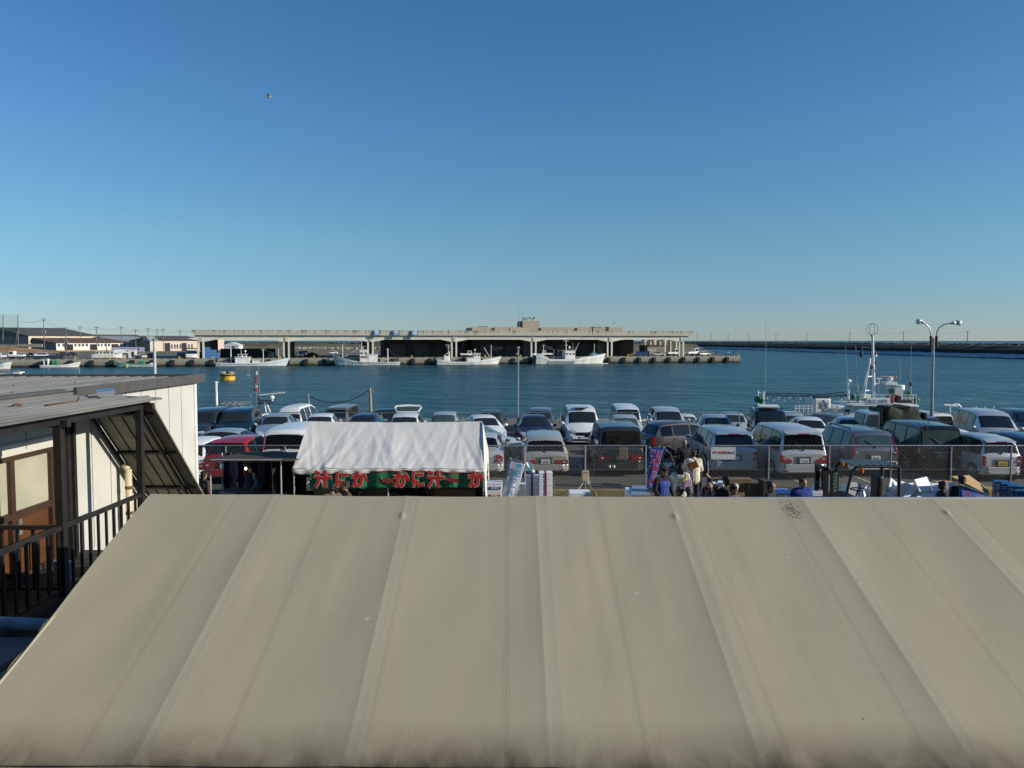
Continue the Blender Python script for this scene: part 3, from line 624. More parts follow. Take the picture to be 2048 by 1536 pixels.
# buoy
p = W(455.5, 758, 152)
bu = thing('mooring_buoy', 'round yellow mooring buoy with birds resting on it', 'buoy', (p.x, p.y, ZW))
MB().tube((0,0,-.5), (0,0,1.25), 1.38, n=28).build('drum', mat('buoy_yellow', (.55,.33,.02), .5, var=.35, scale=1.2), bu, smooth=False, bevel=.06)
MB().tube((0,0,.85), (0,0,1.12), 1.5, n=28).build('fender_ring', BLACK, bu); MB().tube((0,0,1.25), (0,0,1.6), .28).ring((0,0,1.7), .2, .06).build('mooring_eye', DARKM, bu)
def bird(loc, rz, label, fly=False, s_=1.):
    r_ = MB().ball((0,0,.16), (.2,.08,.09)).ball((.2,0,.27), (.06,.05,.05)).tube((.13,0,.2), (.2,0,.27), .05, .04).tube((.25,0,.27), (.32,0,.26), .015, .004).prism([(-.15,-.04,.17), (-.4,-.07,.15), (-.4,.07,.15), (-.15,.04,.17)], (0,0,.03))
    if fly:
        for q_ in (-1, 1): r_.add([(.12,q_*.05,.2), (.05,q_*.35,.33), (-.08,q_*.7,.27), (-.12,q_*.35,.30), (-.1,q_*.05,.2)], [(0,1,3,4), (1,2,3)])
    else: r_.tube((.0,.03,.1), (0,.03,0), .01).tube((0,-.03,.1), (0,-.03,0), .01)
    o = r_.build('gull', mat('gull_feather', (.55,.55,.52), .8, var=.4, scale=6), smooth=True); o.location = loc; o.rotation_euler = (0, 0, rz); o.scale = (s_,)*3; tag(o, label, 'bird', 'gulls'); return o
for i, (dx, l_) in enumerate([(-1.0, 'gull standing at the left rim of the yellow buoy'), (-.45, 'gull standing left of the mooring eye on the yellow buoy'), (.55, 'gull standing right of the mooring eye on the yellow buoy'), (1.1, 'gull standing at the right rim of the yellow buoy')]): bird((p.x+dx, p.y-.5, ZW+1.25), 1.2*i, l_, s_=1.5)
for i, (px, py, Y, l_) in enumerate([(538, 197, 70, 'gull flying high in the blue sky on the left'), (1371, 603, 110, 'gull flying above the right end of the market hall'), (940, 617, 120, 'gull flying above the middle of the market roof'), (1229, 648, 140, 'gull flying low over the right roof edge'), (496, 753, 120, 'gull low over the water right of the buoy')]): bird(W(px, py, Y), .8*i, l_, True, .9)
# ------------------------------------------------------------------ IG2-2425
Y0 = 62.5
base = V((17.5, Y0, ZW))
sh = boat('squid_fishing_boat', 'white fishing boat numbered IG2-2425 with ring aerial, lamp string and star on its funnel', base, 0, 19, 4.6, .9, 1.25, 1.0, hull=BOATW, foot=mat('antifoul_red', (.3,.03,.02)))
w_ = lambda px, py, dy=0: W(px, py, Y0+dy)
def wb(pxa, pya, pxb, pyb, dy=-1.5, dep=3., name='deckhouse', m=BOATW, par=sh, bevel=.05):
    a_, b_ = w_(pxa, pya, dy), w_(pxb, pyb, dy)
    return MB().b2((a_.x, Y0+dy, a_.z), (b_.x, Y0+dy+dep, b_.z)).build(name, m, par, world=True, bevel=bevel)
dh = wb(1676, 812, 1822, 866, -1.6, 3.2)
for k in range(6): a_ = w_(1690+k*22, 819, -1.6); MB().b2((a_.x,a_.y-.03,a_.z-.35), (a_.x+.4,a_.y-.004,a_.z)).build('window', WINB, dh, world=True)
wb(1705, 810, 1770, 812.5, -2.0, 4, 'deck_edge'); wb(1790, 810, 1838, 814, -2.2, 4.2, 'bridge_wing')
nb = wb(1733, 797, 1779, 810, -2.0, .15, 'name_board', mat('board_white', (.6,.62,.64), .5))
a_ = w_(1756, 803.5, -2.0); text('IG2-2425', .40, 'boat_number', mat('navy_ink', (.02,.03,.09), .6), nb, (a_.x, a_.y-.01, a_.z), (math.pi/2,0,0), .002, .0, 1.0, world=True)
for p_ in (1782, 1795): wb(p_, 791, p_+8, 806, -1.4, .8, 'life_raft_canister', mat('maroon', (.2,.02,.04), .5), sh, .08)
wb(1794, 800, 1824, 806, -1.9, .1, 'black_screen', BLACK); wb(1789, 776, 1806, 800, -.8, 1.2, 'exhaust_casing', mat('casing_grey', (.45,.47,.45), .6))
a_ = w_(1797.5, 772); MB().tube((a_.x,a_.y-.2,a_.z-.32), (a_.x,a_.y-.2,a_.z+.1), .36, n=16).build('searchlight_dome', BOATW, sh, world=True, bevel=.05)
# funnel with star
fn = wb(1629, 797, 1661, 866, -1.2, 2.0, 'funnel', BOATW, sh, .12); wb(1631, 793, 1660, 796.9, -1.1, 1.8, 'funnel_cap', BLACK, fn, .1)
c_ = w_(1647, 811, -1.2); mb = MB(); r0 = .44
for off in (0, math.pi):
    P_ = [V((c_.x+r0*math.cos(math.pi/2+off+2*math.pi*i/3), c_.y-.012, c_.z+r0*math.sin(math.pi/2+off+2*math.pi*i/3))) for i in range(3)]
    mb.path(P_+[P_[0]], .015, 4)
mb.ring((c_.x, c_.y-.012, c_.z), .13, .012, 'Y', 20, 4); mb.build('star_emblem', mat('navy_ink', (.02,.03,.09)), fn, world=True)
text('YG', .16, 'emblem_lettering', MATS['navy_ink'], fn, (c_.x, c_.y-.02, c_.z), (math.pi/2,0,0), .003, .002, world=True)
# main mast with ring aerial
mb = MB(); mb.tube(w_(1748.5, 800), w_(1745, 670), .13, .09, 10); mm = mb.build('main_mast', BOATW, sh, world=True)
c_ = w_(1744.5, 658.5); MB().ring(c_, .47, .018, 'Y').ring(c_, .47, .018, 'X').tube(c_-V((0,0,.47)), c_+V((0,0,.47)), .0).tube(c_-V((0,0,.6)), c_-V((0,0,.46)), .1).build('ring_aerial', mat('bronze', (.2,.19,.13), .5), mm, world=True)
mb = MB(); a0, a1, b0, b1 = w_(1728, 797, -.6), w_(1739, 728, -.2), w_(1722, 797, .8), w_(1738, 728, .3)
mb.path([a0, a1, w_(1741, 722)], .05); mb.path([b0, b1], .05)
for py in (753, 781): mb.tube(w_(1737-(py-728)*.14, py, -.3), w_(1746, py), .05)
mb.build('mast_ladder', BOATW, mm, world=True)
mb = MB(); mb.path([w_(1725, 694), w_(1744, 697)], .02); mb.path([w_(1725, 694), w_(1724, 700)], .012); mb.build('signal_arm', GREYM, mm, world=True)
MB().ball(w_(1722.5, 708), (.15,.15,.26)).build('hanging_buoy', mat('navy_cloth', (.01,.015,.05)), mm, world=True)
for px, py, m_ in ((1751, 707, RED), (1751, 725, RUSTM), (1749, 741, RUSTM), (1739, 719, BOATW), (1751, 711, BOATW), (1744, 735, BLACK)):
    MB().tube(w_(px, py+2.5), w_(px, py-2.5), .12).tube(w_(px, py), w_(1747, py), .03).build('navigation_lamp', m_, mm, world=True)
# radar post, domes, whips
mb = MB(); mb.tube(w_(1747, 768), w_(1775, 768), .06).tube(w_(1775, 798), w_(1775, 764), .08).tube(w_(1779, 798), w_(1779, 770), .08); mb.b2(w_(1773, 770, -.5), w_(1783, 763, .5)); mb.build('radar_post', BOATW, sh, world=True)
MB().ball(w_(1780, 758), (.25,.25,.2)).ball(w_(1782, 768), .15).build('radar_dome', BOATW, sh, world=True)
MB().tube(w_(1763, 753), w_(1792, 754), .05).ball(w_(1792, 754), .1).build('radar_bar', mat('red_white', (.5,.3,.28)), sh, world=True)
MB().tube(w_(1757, 800), w_(1758, 759), .045).tube(w_(1754, 757.5), w_(1763, 757.5), .06).build('gps_mast', BOATW, sh, world=True)
MB().tube(w_(1697, 812), w_(1696, 763), .1).ball(w_(1697, 762), (.26,.26,.16)).build('antenna_post', BOATW, sh, world=True)
WHIP = mat('whip_aerial', (.30, .32, .25), .6)
for px0, y0, px1, y1, yb in ((1695, 762, 1691, 690, 762), (1715, 812, 1711, 690, 770), (1801, 762, 1800, 720, 762), (1821, 806, 1823, 690, 768), (1531, 787, 1532, 640, 787)):
    MB().tube(w_(px0, y0), w_(px0, yb), .07).tube(w_(px0, yb), w_(px1, y1), .02, .012, 5).build('whip_aerial', WHIP, sh, world=True)
MB().tube(w_(1821, 765), w_(1821, 772), .12).build('striped_lamp', BLACK, sh, world=True)
for px, py, r0 in ((1516, 799, .32), (1522, 801, .28), (1783, 782, .2), (1832, 801, .34), (1706, 795, .25), (1817, 789, .28), (1720, 796, .2)):
    MB().ball(w_(px, py, -.5), (r0, r0, r0*.9), 8).ball(w_(px+2, py-1, -.7), (r0*.6, r0*.5, r0*.8), 8).build('green_cover', mat('green_tarp', (.01,.16,.09), .7, var=.3, scale=4), sh, world=True)
mb = MB(); mb.tube(w_(1516, 812), w_(1516, 781), .05).tube(w_(1516, 785), w_(1527, 786), .03).tube(w_(1527, 815), w_(1527, 783), .07).tube(w_(1600, 822), w_(1599, 790), .07).tube(w_(1709, 812), w_(1709, 787), .09); mb.build('lamp_string_posts', BOATW, sh, world=True)
A_ = [w_(1532, 786, -1), w_(1560, 787, -1), w_(1600, 787, -1), w_(1640, 789, -1), w_(1672, 786, -1), w_(1690, 784, -1), w_(1700, 790, -1)]
B_ = [w_(1532, 789, 1), w_(1570, 791, 1), w_(1620, 792, 1), w_(1670, 792, 1), w_(1708, 789, 1)]
MB().path(A_, .035).path(B_, .035).build('lamp_cable', BLACK, sh, world=True)
GL = mat('clear_glass_bulb', (.75,.8,.8), .08, trans=.75)
for px, py, dy in ((1533.5, 796, -1), (1547, 800, 1), (1556, 796.5, -1), (1567.5, 801, 1), (1579, 796, -1), (1587, 801, 1), (1600, 797, -1), (1618, 797, 1), (1620.5, 795, -1), (1682, 800, -1), (1691, 797, 1)):
    b_ = MB().ball(w_(px, py, dy), (.11,.11,.14), 10).build('fishing_lamp', GL, sh, world=True, smooth=True)
    MB().tube(w_(px, py-3.2, dy), w_(px, py-8.2, dy), .045).build('lamp_holder', DARKM, b_, world=True)
mb = MB()
for z_ in (812, 817): mb.tube(w_(1590, z_, -1.5), w_(1624, z_, -1.5), .025)
for px in (1590, 1598, 1607, 1616, 1624): mb.tube(w_(px, 811, -1.5), w_(px, 830, -1.5), .03)
mb.build('deck_rail', BOATW, sh, world=True)
for pa, pb in ((1720, 1780), (1805, 1833)):
    mb = MB()
    for z_ in (790, 796): mb.tube(w_(pa, z_, -1.5), w_(pb, z_, -1.5), .02)
    for k in range(5): px = pa+(pb-pa)*k/4; mb.tube(w_(px, 789.5, -1.5), w_(px, 811, -1.5), .025)
    mb.build('deck_rail', BOATW, sh, world=True)
wb(1728, 789, 1742, 796, -.5, .8, 'locker', BOATW)
# low boats right of it (mast tops behind the vans)
o = boat('small_boat', 'small boat with pipe frame moored beyond the parked white van', V((34, 60.5, ZW)), 0, 6, 2, .8, 1.4, .9, hull=BOATW)
mb = MB(); mb.path([W(1900, 828, 60.5), W(1900, 813, 60.5), W(1908, 808, 60.5), W(1916, 808, 60.5), W(1922, 814, 60.5), W(1922, 828, 60.5)], .05); mb.tube(W(1888, 810, 60.5), W(1915, 812, 60.5), .08); mb.build('pipe_frame', BOATW, o, world=True)
MB().tube(o.location+V((2,0,.6)), o.location+V((2,0,1.8)), .05).build('mast', BOATW, o, world=True)
o = boat('small_boat', 'low white boat with many rods moored at the right edge', V((40.5, 62, ZW)), 0, 7, 2, .8, 1.4, .9, hull=BOATW)
for k in range(7): MB().tube(W(1954+k*5, 834, 62), W(1952+k*6, 813+(k % 3)*3, 62), .04).build('rod', BOATW, o, world=True)
MB().b2(W(1955, 820, 61.5), W(1978, 817, 62.5)).build('canopy', BOATW, o, world=True)
# ------------------------------------------------------------------ boat at the left with radar
Y1 = 60.
lb = boat('small_fishing_boat', 'small fishing boat with radar mast, lanterns and grey canopy frame behind the left parked cars', V((-25, Y1, ZW)), 0, 10, 2.6, 1.0, 1.8, 1.1, hull=BOATW)
w1 = lambda px, py, dy=0: W(px, py, Y1+dy)
MB().tube(w1(433, 840), w1(433.5, 812), .05).tube(w1(433.5, 812), w1(432, 765), .1).tube(w1(432, 765), w1(432, 763), .16).ball(w1(433, 788), .12).build('stern_post', BOATW, lb, world=True)
mb = MB()
for dy in (-.8, 0, .8): mb.tube(w1(441, 808, dy), w1(486, 809, dy), .03); mb.tube(w1(452, 803.5, dy+.4), w1(503, 804, dy+.4), .03)
for t in (0, .25, .5, .75, 1): mb.tube(w1(441+45*t, 808.5, -.8), w1(452+51*t, 803.5, 1.2), .025)
for px in (450, 465, 478, 500): mb.path([w1(px, 808), w1(px+6, 814), w1(px+6, 835)], .025)
mb.build('canopy_frame', mat('frame_grey', (.35,.34,.30)), lb, world=True)
mb = MB(); mb.path([w1(514, 850), w1(513, 792), w1(511, 755)], .05); ms = mb.build('lantern_mast', GREYM, lb, world=True)
for py, m_ in ((757, RED), (764, RUSTM), (773, mat('tan_paint', (.4,.33,.2))), (780, RED)): MB().tube(w1(512, py+2.2), w1(512, py-2.2), .14).build('navigation_lamp', m_, ms, world=True)
MB().tube(w1(513.5, 750), w1(513, 742), .05).build('white_lamp', BOATW, ms, world=True)
mb = MB(); mb.path([w1(517, 806, -.7), w1(540, 806, -.7), w1(547, 802, .6), w1(525, 801, .7), w1(517, 806, -.7)], .05)
mb.tube(w1(519, 806), w1(516, 826), .04).tube(w1(516, 795), w1(523, 804), .07); mb.build('radar_platform', DARKM, lb, world=True)
MB().tube(w1(529, 807), w1(534, 832), .05).tube(w1(533, 807), w1(544, 832), .05).build('platform_legs', BOATW, lb, world=True)
MB().ball(w1(544, 795), (.2,.2,.18)).tube(w1(544, 796), w1(544.5, 802), .08).build('radar_pedestal', BOATW, lb, world=True); MB().tube(w1(518, 790.5), w1(569, 785.5), .06).build('radar_bar', WHITE, lb, world=True)
MB().tube(w1(502, 794), w1(498, 722), .02, .012).tube(w1(519, 785), w1(517, 716), .02, .012).build('whip_aerial', WHIP, lb, world=True)
MB().b2(w1(516, 832, -.8), w1(538, 826, .8)).build('wheelhouse_roof', BOATW, lb, world=True, bevel=.05)
MB().b2(w1(440, 860, -.8), w1(515, 835, .8)).build('deckhouse', BOATW, lb, world=True, bevel=.05)
# rope posts on the quay edge
ps = []
for px, py, m_, l_ in ((617, 788, GREYM, 'slim grey mooring post with rope by the white high-roof van'), (741, 776, mat('weathered_wood', (.30,.28,.22), .9), 'leaning weathered timber post on the quay edge carrying a rope')):
    t_ = W(px-1, py, 55.9); b_ = W(px+2, 846, 55.9)
    o = MB().tube(t_, b_, .09, .11).tube(t_-V((.1,0,.35)), t_-V((-.25,0,.25)), .05).build('rope_post', m_, base=b_); tag(o, l_, 'post'); ps.append(t_-V((0,0,.1)))
tag(MB().path(wire(ps[0], ps[1], .75, 16), .03, 5).build('mooring_rope', BLACK), 'black rope sagging between the two quay edge posts', 'rope')
# ================================================================== CARS
GLS = mat('car_glass', (.018, .024, .024), .04, var=.1, spec=.6)
GLT = mat('car_glass_tinted', (.006, .006, .008), .05, var=.1, spec=.5)
GLG = mat('car_glass_green', (.05, .085, .08), .05, var=.15, spec=.6)
RIM = mat('alloy_rim', (.35, .36, .37), .3, .8); TYR = RUBBER
TL = mat('tail_lens_red', (.32, .008, .008), .12, var=.15, coat=.5); HL = mat('head_lens', (.45, .48, .5), .08, var=.2, coat=1); CHR = mat('chrome', (.6, .6, .6), .12, 1.)
PLW = mat('plate_white', (.62, .66, .62), .5, var=.05); PLY = mat('plate_yellow', (.5, .36, .02), .5); PLG = mat('plate_green_text', (.02, .12, .07), .5)
PAINT = {}
def paint(n, c, met=.35, r=.32):
    k = 'car_paint_'+n
    return mat(k, c, r, met, var=.05, scale=1.2, coat=.7)
WHT = paint('white', (.80, .81, .79), 0, .35); SLV = paint('silver', (.60, .61, .60), .35); SLB = paint('silver_blue', (.42, .50, .55), .4); GRY = paint('grey', (.20, .21, .225), .6)
DGR = paint('dark_grey', (.05, .062, .07), .5); BLK = paint('black', (.008, .009, .011), .2); NVY = paint('navy', (.012, .02, .045), .4); PUR = paint('plum', (.025, .016, .045), .4)
REDP = paint('red', (.42, .012, .02), .2); TEAL = paint('dark_teal', (.012, .04, .055), .5); BRN = paint('bronze_grey', (.115, .103, .098), .4); CHM = paint('champagne', (.52, .49, .42), .4); BLU = paint('blue', (.02, .05, .11), .4)
# stations: t (0 rear .. 1 front), top height, top half-width ratio
K = dict(
 sedan=dict(L=4.6, W=1.75, H=1.46, zb=.93, st=[(0,.80,.80),(.015,.92,.82),(.05,1.0,.80),(.17,1.04,.80),(.30,1.38,.64),(.36,1.44,.64),(.45,1.46,.65),(.55,1.43,.66),(.60,1.37,.66),(.745,.98,.80),(.9,.86,.78),(.97,.74,.74),(1,.58,.68)], g=(3,9), win=[(.22,.345),(.36,.52),(.535,.69)]),
 hatch=dict(L=3.9, W=1.69, H=1.52, zb=.93, st=[(0,.90,.88),(.03,1.02,.86),(.10,1.40,.74),(.15,1.48,.72),(.35,1.52,.73),(.52,1.50,.73),(.60,1.43,.72),(.80,1.0,.82),(.93,.86,.78),(.985,.72,.74),(1,.58,.7)], g=(1,7), win=[(.10,.24),(.255,.46),(.475,.70)]),
 wagon=dict(L=4.75, W=1.79, H=1.55, zb=.92, st=[(0,.86,.86),(.02,.98,.86),(.075,1.40,.76),(.12,1.50,.74),(.35,1.55,.74),(.55,1.52,.73),(.62,1.44,.72),(.80,.98,.82),(.93,.85,.78),(.985,.7,.74),(1,.56,.7)], g=(1,7), win=[(.09,.24),(.255,.46),(.475,.68)]),
 minivan=dict(L=4.75, W=1.82, H=1.88, zb=1.05, st=[(0,.98,.92),(.012,1.10,.92),(.04,1.70,.82),(.075,1.82,.78),(.2,1.87,.78),(.5,1.88,.78),(.66,1.83,.77),(.72,1.72,.76),(.88,1.12,.84),(.965,.95,.80),(1,.7,.74)], g=(1,8), win=[(.05,.26),(.275,.5),(.515,.72)]),
 suv=dict(L=4.6, W=1.84, H=1.74, zb=1.05, st=[(0,.98,.90),(.015,1.10,.90),(.055,1.60,.80),(.10,1.70,.76),(.3,1.74,.76),(.55,1.72,.76),(.62,1.62,.75),(.76,1.12,.86),(.93,1.02,.84),(.98,.9,.8),(1,.66,.74)], g=(1,7), win=[(.07,.22),(.24,.44),(.46,.66)]),
 boxsuv=dict(L=4.65, W=1.80, H=1.92, zb=1.08, st=[(0,1.05,.94),(.008,1.12,.94),(.02,1.78,.86),(.05,1.88,.82),(.3,1.92,.82),(.55,1.90,.82),(.62,1.80,.81),(.73,1.18,.88),(.94,1.08,.86),(.99,.95,.82),(1,.7,.78)], g=(1,7), win=[(.03,.22),(.24,.42),(.44,.63)]),
 van=dict(L=4.7, W=1.70, H=1.98, zb=1.10, st=[(0,1.0,.95),(.006,1.12,.95),(.03,1.86,.84),(.06,1.95,.80),(.3,1.98,.80),(.7,1.96,.80),(.78,1.88,.80),(.90,1.18,.90),(.98,1.0,.86),(1,.7,.8)], g=(1,7), win=[(.05,.26),(.28,.52),(.54,.80)]),
 highvan=dict(L=4.3, W=1.66, H=2.15, zb=1.12, st=[(0,1.0,.95),(.008,1.14,.95),(.05,1.75,.84),(.09,2.06,.66),(.2,2.14,.64),(.62,2.15,.64),(.72,2.02,.66),(.78,1.85,.78),(.90,1.18,.9),(.98,1.0,.86),(1,.7,.8)], g=(1,8), win=[(.07,.26),(.29,.50),(.54,.78)]),
 kei=dict(L=3.4, W=1.48, H=1.62, zb=.98, st=[(0,.92,.92),(.02,1.04,.92),(.06,1.45,.80),(.11,1.57,.77),(.35,1.62,.77),(.6,1.59,.77),(.68,1.50,.76),(.83,1.05,.86),(.95,.92,.82),(1,.62,.74)], g=(1,7), win=[(.06,.24),(.26,.49),(.51,.72)]),
)
def mult(t): # plan taper
    for (a_, x), (b_, y) in zip([(0,.90),(.02,.955),(.08,1.),(.85,1.),(.95,.93),(.99,.82),(1,.74)], [(.02,.955),(.08,1.),(.85,1.),(.95,.93),(.99,.82),(1,.74),(1.1,.7)]):
        if t <= b_: return x+(y-x)*(t-a_)/(b_-a_)
def make_car(kind, pm, label, cat='car', glass=GLS, rear=GLT, tail='low', plate=PLW, ptxt=None, detail=2, rails=False, name='parked_car', rearm=None, bump=None, skip=(), wing=False):
    k = K[kind]; L, Wd, H, zb, st = k['L'], k['W'], k['H'], k['zb'], k['st']
    r_ = thing(name, label, cat, group='parked cars')
    x_ = lambda t: (t-.5)*L
    def sec(t, zt, wt, i):
        m_ = mult(t)*Wd/2; zbelt = min(zb, zt-.05)
        lo = .24 if .04 < t < .96 else .32
        return [V((x_(t), m_*.80, lo-.02)), V((x_(t), m_*.955, lo+.08)), V((x_(t), m_, .62*zb)), V((x_(t), m_*.975, zbelt)), V((x_(t), wt*m_, zt-.045)), V((x_(t), wt*m_*.8, zt)), V((x_(t), 0, zt+.018))]
    sts = []
    for (a_, b_) in zip(st, st[1:]): sts.append(a_)
    sts.append(st[-1])
    rows = [sec(*q_, i) for i, q_ in enumerate(sts)]
    full = [[V((p.x, -p.y, p.z)) for p in r0] + [p for p in reversed(r0[:-1])] for r0 in rows]
    mb = MB(); n = len(full[0])
    vs = [p for r0 in full for p in r0]; fs = []
    for i in range(len(full)-1):
        for j in range(n): fs.append((i*n+j, i*n+(j+1)%n, (i+1)*n+(j+1)%n, (i+1)*n+j))
    fs.append(tuple(range(n))); fs.append(tuple(range((len(full)-1)*n, len(full)*n)))
    mb.add(vs, fs); mb.build('body', pm, r_, smooth=True, bevel=.022, sharp=20)
    def interp(t, j, side=1):
        for a_, b_, ta, tb in zip(rows, rows[1:], sts, sts[1:]):
            if ta[0] <= t <= tb[0]:
                u = (t-ta[0])/(tb[0]-ta[0]) if tb[0] > ta[0] else 0
                p = a_[j].lerp(b_[j], u); return V((p.x, p.y*side, p.z))
    g0, g1 = k['g']
    # rear & front screens: strips between roof shoulder lines
    def screen(nm, ia, ib, m_, ma=.06, mbm=.08):
        a_, b_ = rows[ia], rows[ib]
        pts = []
        d_ = (b_[5]-a_[5]); nrm = V((-d_.z, 0, d_.x)); nrm = nrm if nrm.z > 0 else -nrm; nrm.normalize()
        A, B = a_[4].lerp(b_[4], ma), a_[4].lerp(b_[4], 1-mbm)
        A.y *= .95; B.y *= .93
        A2, B2 = V((a_[5].lerp(b_[5], ma).x, 0, a_[5].lerp(b_[5], ma).z)), V((a_[5].lerp(b_[5], 1-mbm).x, 0, a_[5].lerp(b_[5], 1-mbm).z))
        o_ = nrm*.014
        mb = MB(); f = lambda p, s_: V((p.x, p.y*s_, p.z))
        P_ = [f(A,-1), V((A2.x,-A.y*.8,A2.z)), A2+V((0,0,.018)), V((A2.x,A.y*.8,A2.z)), f(A,1)]
        Q_ = [f(B,-1), V((B2.x,-B.y*.8,B2.z)), B2+V((0,0,.018)), V((B2.x,B.y*.8,B2.z)), f(B,1)]
        for i in range(4): mb.quad(P_[i]+o_, P_[i+1]+o_, Q_[i+1]+o_, Q_[i]+o_)
        return mb.build(nm, m_, r_, smooth=True)
    if 'rear' not in skip: screen('rear_window', g0, g0+1, rear)
    screen('windshield', g1-1, g1, glass)
    if kind in ('minivan', 'van', 'highvan', 'boxsuv', 'suv', 'wagon', 'hatch', 'kei'): pass
    wins_ = [(ta, tb, 0) for ta, tb in k['win']]
    if kind not in ('van', 'highvan'): wins_.append((k['win'][0][0]-.004, k['win'][-1][1]+.004, 1))
    for (ta, tb, sur) in wins_:
        for side in (-1, 1):
            mb = MB(); N_ = 16 if sur else 5; lo_, hi_ = [], []
            for i in range(N_+1):
                t = ta+(tb-ta)*i/N_; p, q_ = interp(t, 3, side), interp(t, 4, side); h_ = q_.z-p.z
                u0, u1 = .06, .90
                if sur: u0, u1 = .02, .94
                if h_ < .14: u0, u1 = .3, .55
                o_ = V((0, side*(.006 if sur else .014), .002)); lo_.append(p.lerp(q_, u0)+o_); hi_.append(p.lerp(q_, u1)+o_)
            for i in range(N_): mb.quad(lo_[i], lo_[i+1], hi_[i+1], hi_[i])
            mb.build('window_surround' if sur else 'side_window', BLACK if sur else (glass if tb > .3 else rear), r_, smooth=True)
    # wheels
    wr = .31 if kind not in ('suv', 'boxsuv') else .36
    for t in (.17, .81):
        for side in (-1, 1):
            y = side*Wd/2
            MB().tube((x_(t), y-side*.02, wr), (x_(t), y+side*.006, wr), wr+.05, n=20).build('wheel_arch', BLACK, r_)
            w_ = MB().tube((x_(t), y-side*.2, wr), (x_(t), y+side*.02, wr), wr, n=20).build('wheel', TYR, r_, bevel=.02)
            mb = MB().tube((x_(t), y+side*.01, wr), (x_(t), y+side*.03, wr), wr*.25, n=10)
            for q_ in range(5):
                a_ = q_*2*math.pi/5; mb.tube((x_(t), y+side*.027, wr), (x_(t)+wr*.62*math.cos(a_), y+side*.027, wr+wr*.62*math.sin(a_)), .035, .03, 5)
            mb.ring((x_(t), y+side*.022, wr), wr*.64, .02, 'Y', 16, 4).build('rim', RIM, w_)
    MB().b2((-L*.42, -Wd*.40, .17), (L*.42, Wd*.40, .3)).build('underbody', BLACK, r_)
    # bumpers
    def bumper(nm, sgn, m_, z0, z1):
        hw = Wd/2*mult(0 if sgn < 0 else 1)
        e_ = x_(0)-.05 if sgn < 0 else x_(1)+.05
        pl = [(e_-0*sgn, -hw*.8), (e_, hw*.8), (e_-sgn*.10, hw*1.04), (e_-sgn*.34, Wd/2*1.005*(1 if sgn < 0 else .97)), (e_-sgn*.34, -Wd/2*1.005*(1 if sgn < 0 else .97)), (e_-sgn*.10, -hw*1.04)]
        return MB().prism([(a_, b_, z0) for a_, b_ in pl], (0,0,z1-z0)).build(nm, m_, r_, bevel=.03)
    bm_ = bump or pm
    rb = bumper('rear_bumper', -1, rearm or bm_, .27, .58*zb); fb_ = bumper('front_bumper', 1, bm_, .22, .54*zb)
    xr, xf = x_(0), x_(1)
    # lamps
    hwr = Wd/2*mult(0)
    for s_ in (-1, 1):
        if tail == 'low': q_ = [(.62, .60*zb), (1.035, .60*zb), (1.035, .86*zb), (.60, .82*zb)]
        elif tail == 'wing': q_ = [(.55, .62*zb), (1.035, .62*zb), (1.035, .92*zb), (.86, .84*zb), (.50, .70*zb)]
        elif tail == 'sedan': q_ = [(.66, .64*zb), (1.035, .70*zb), (1.035, .88*zb), (.80, .98*zb), (.74, .96*zb)]
        elif tail == 'strip': q_ = [(.45, .60*zb), (1.035, .60*zb), (1.035, .76*zb), (.45, .76*zb)]
        elif tail == 'tall': q_ = [(.86, .62*zb), (1.035, .62*zb), (1.03, zb*.98), (.88, zb*.98)]
        elif tail == 'corner': q_ = [(.84, .62*zb), (1.035, .62*zb), (1.035, .92*zb), (.84, .92*zb)]
        elif tail == 'high': q_ = [(.90, .80*zb), (1.035, .80*zb), (1.02, zb*1.0), (.93, zb*1.0)]
        t_ = MB().prism([(xr-.025, s_*hwr*a_, b_) for a_, b_ in q_], (.13,0,0)).build('tail_lamp', TL, r_, bevel=.015)
        zz = (q_[0][1]+q_[2][1])/2
        if detail > 1: MB().b2((xr-.035, s_*hwr*.80, zz-.03), (xr-.02, s_*hwr*.93, zz+.03)).build('reversing_lens', HL, t_)
        if tail == 'high' or tail == 'highred':
            p, q2 = interp(st[g0][0], 4, s_), interp(st[g0+1][0], 4, s_)
            mb = MB(); d_ = V((-.03, s_*.02, 0)); mb.prism([p+d_, q2+d_, q2+V((.16,s_*.012,0)), p+V((.16,s_*.012,0))], (0,-s_*.03,0)); mb.build('high_tail_lamp', TL, r_)
        hf = Wd/2*mult(1); zh = st[-1][1]
        h_ = MB().prism([(xf+.02-.0, s_*hf*.55, zh*.96), (xf+.02, s_*hf*.98, zh*.98), (xf-.16, s_*hf*1.16, zh*1.10), (xf-.40*L/4.7, s_*Wd/2*.955, zh*1.26), (xf-.22, s_*hf*.8, zh*1.24)], (0,0,.09)).build('headlight', HL, r_, bevel=.02)
    zh = st[-1][1]
    MB().b2((xf-.02, -Wd*.2, zh*.80), (xf+.03, Wd*.2, zh*1.06)).build('grille', mat('grille', (.03,.035,.04), .35, .5), r_, bevel=.015)
    if detail > 1:
        MB().b2((xf-.01, -Wd*.3, .30), (xf+.062, Wd*.3, .40)).build('air_intake', BLACK, fb_)
        for z_, x in ((.82*zh, xf), ): MB().b2((x+.03, -.09, zh*.93), (x+.045, .09, zh*.99)).build('badge', CHR, r_)
    # plates
    zp = .70*zb if kind not in ('sedan',) else .74*zb
    pl = MB().b2((xr-.055, -.17, zp-.08), (xr-.035, .17, zp+.085)).build('number_plate', plate, r_)
    MB().b2((xr-.036, -.25, zp-.11), (xr+.02, .25, zp+.13)).build('plate_recess', mat('recess', (.06,.065,.07), .4), r_, bevel=.01)
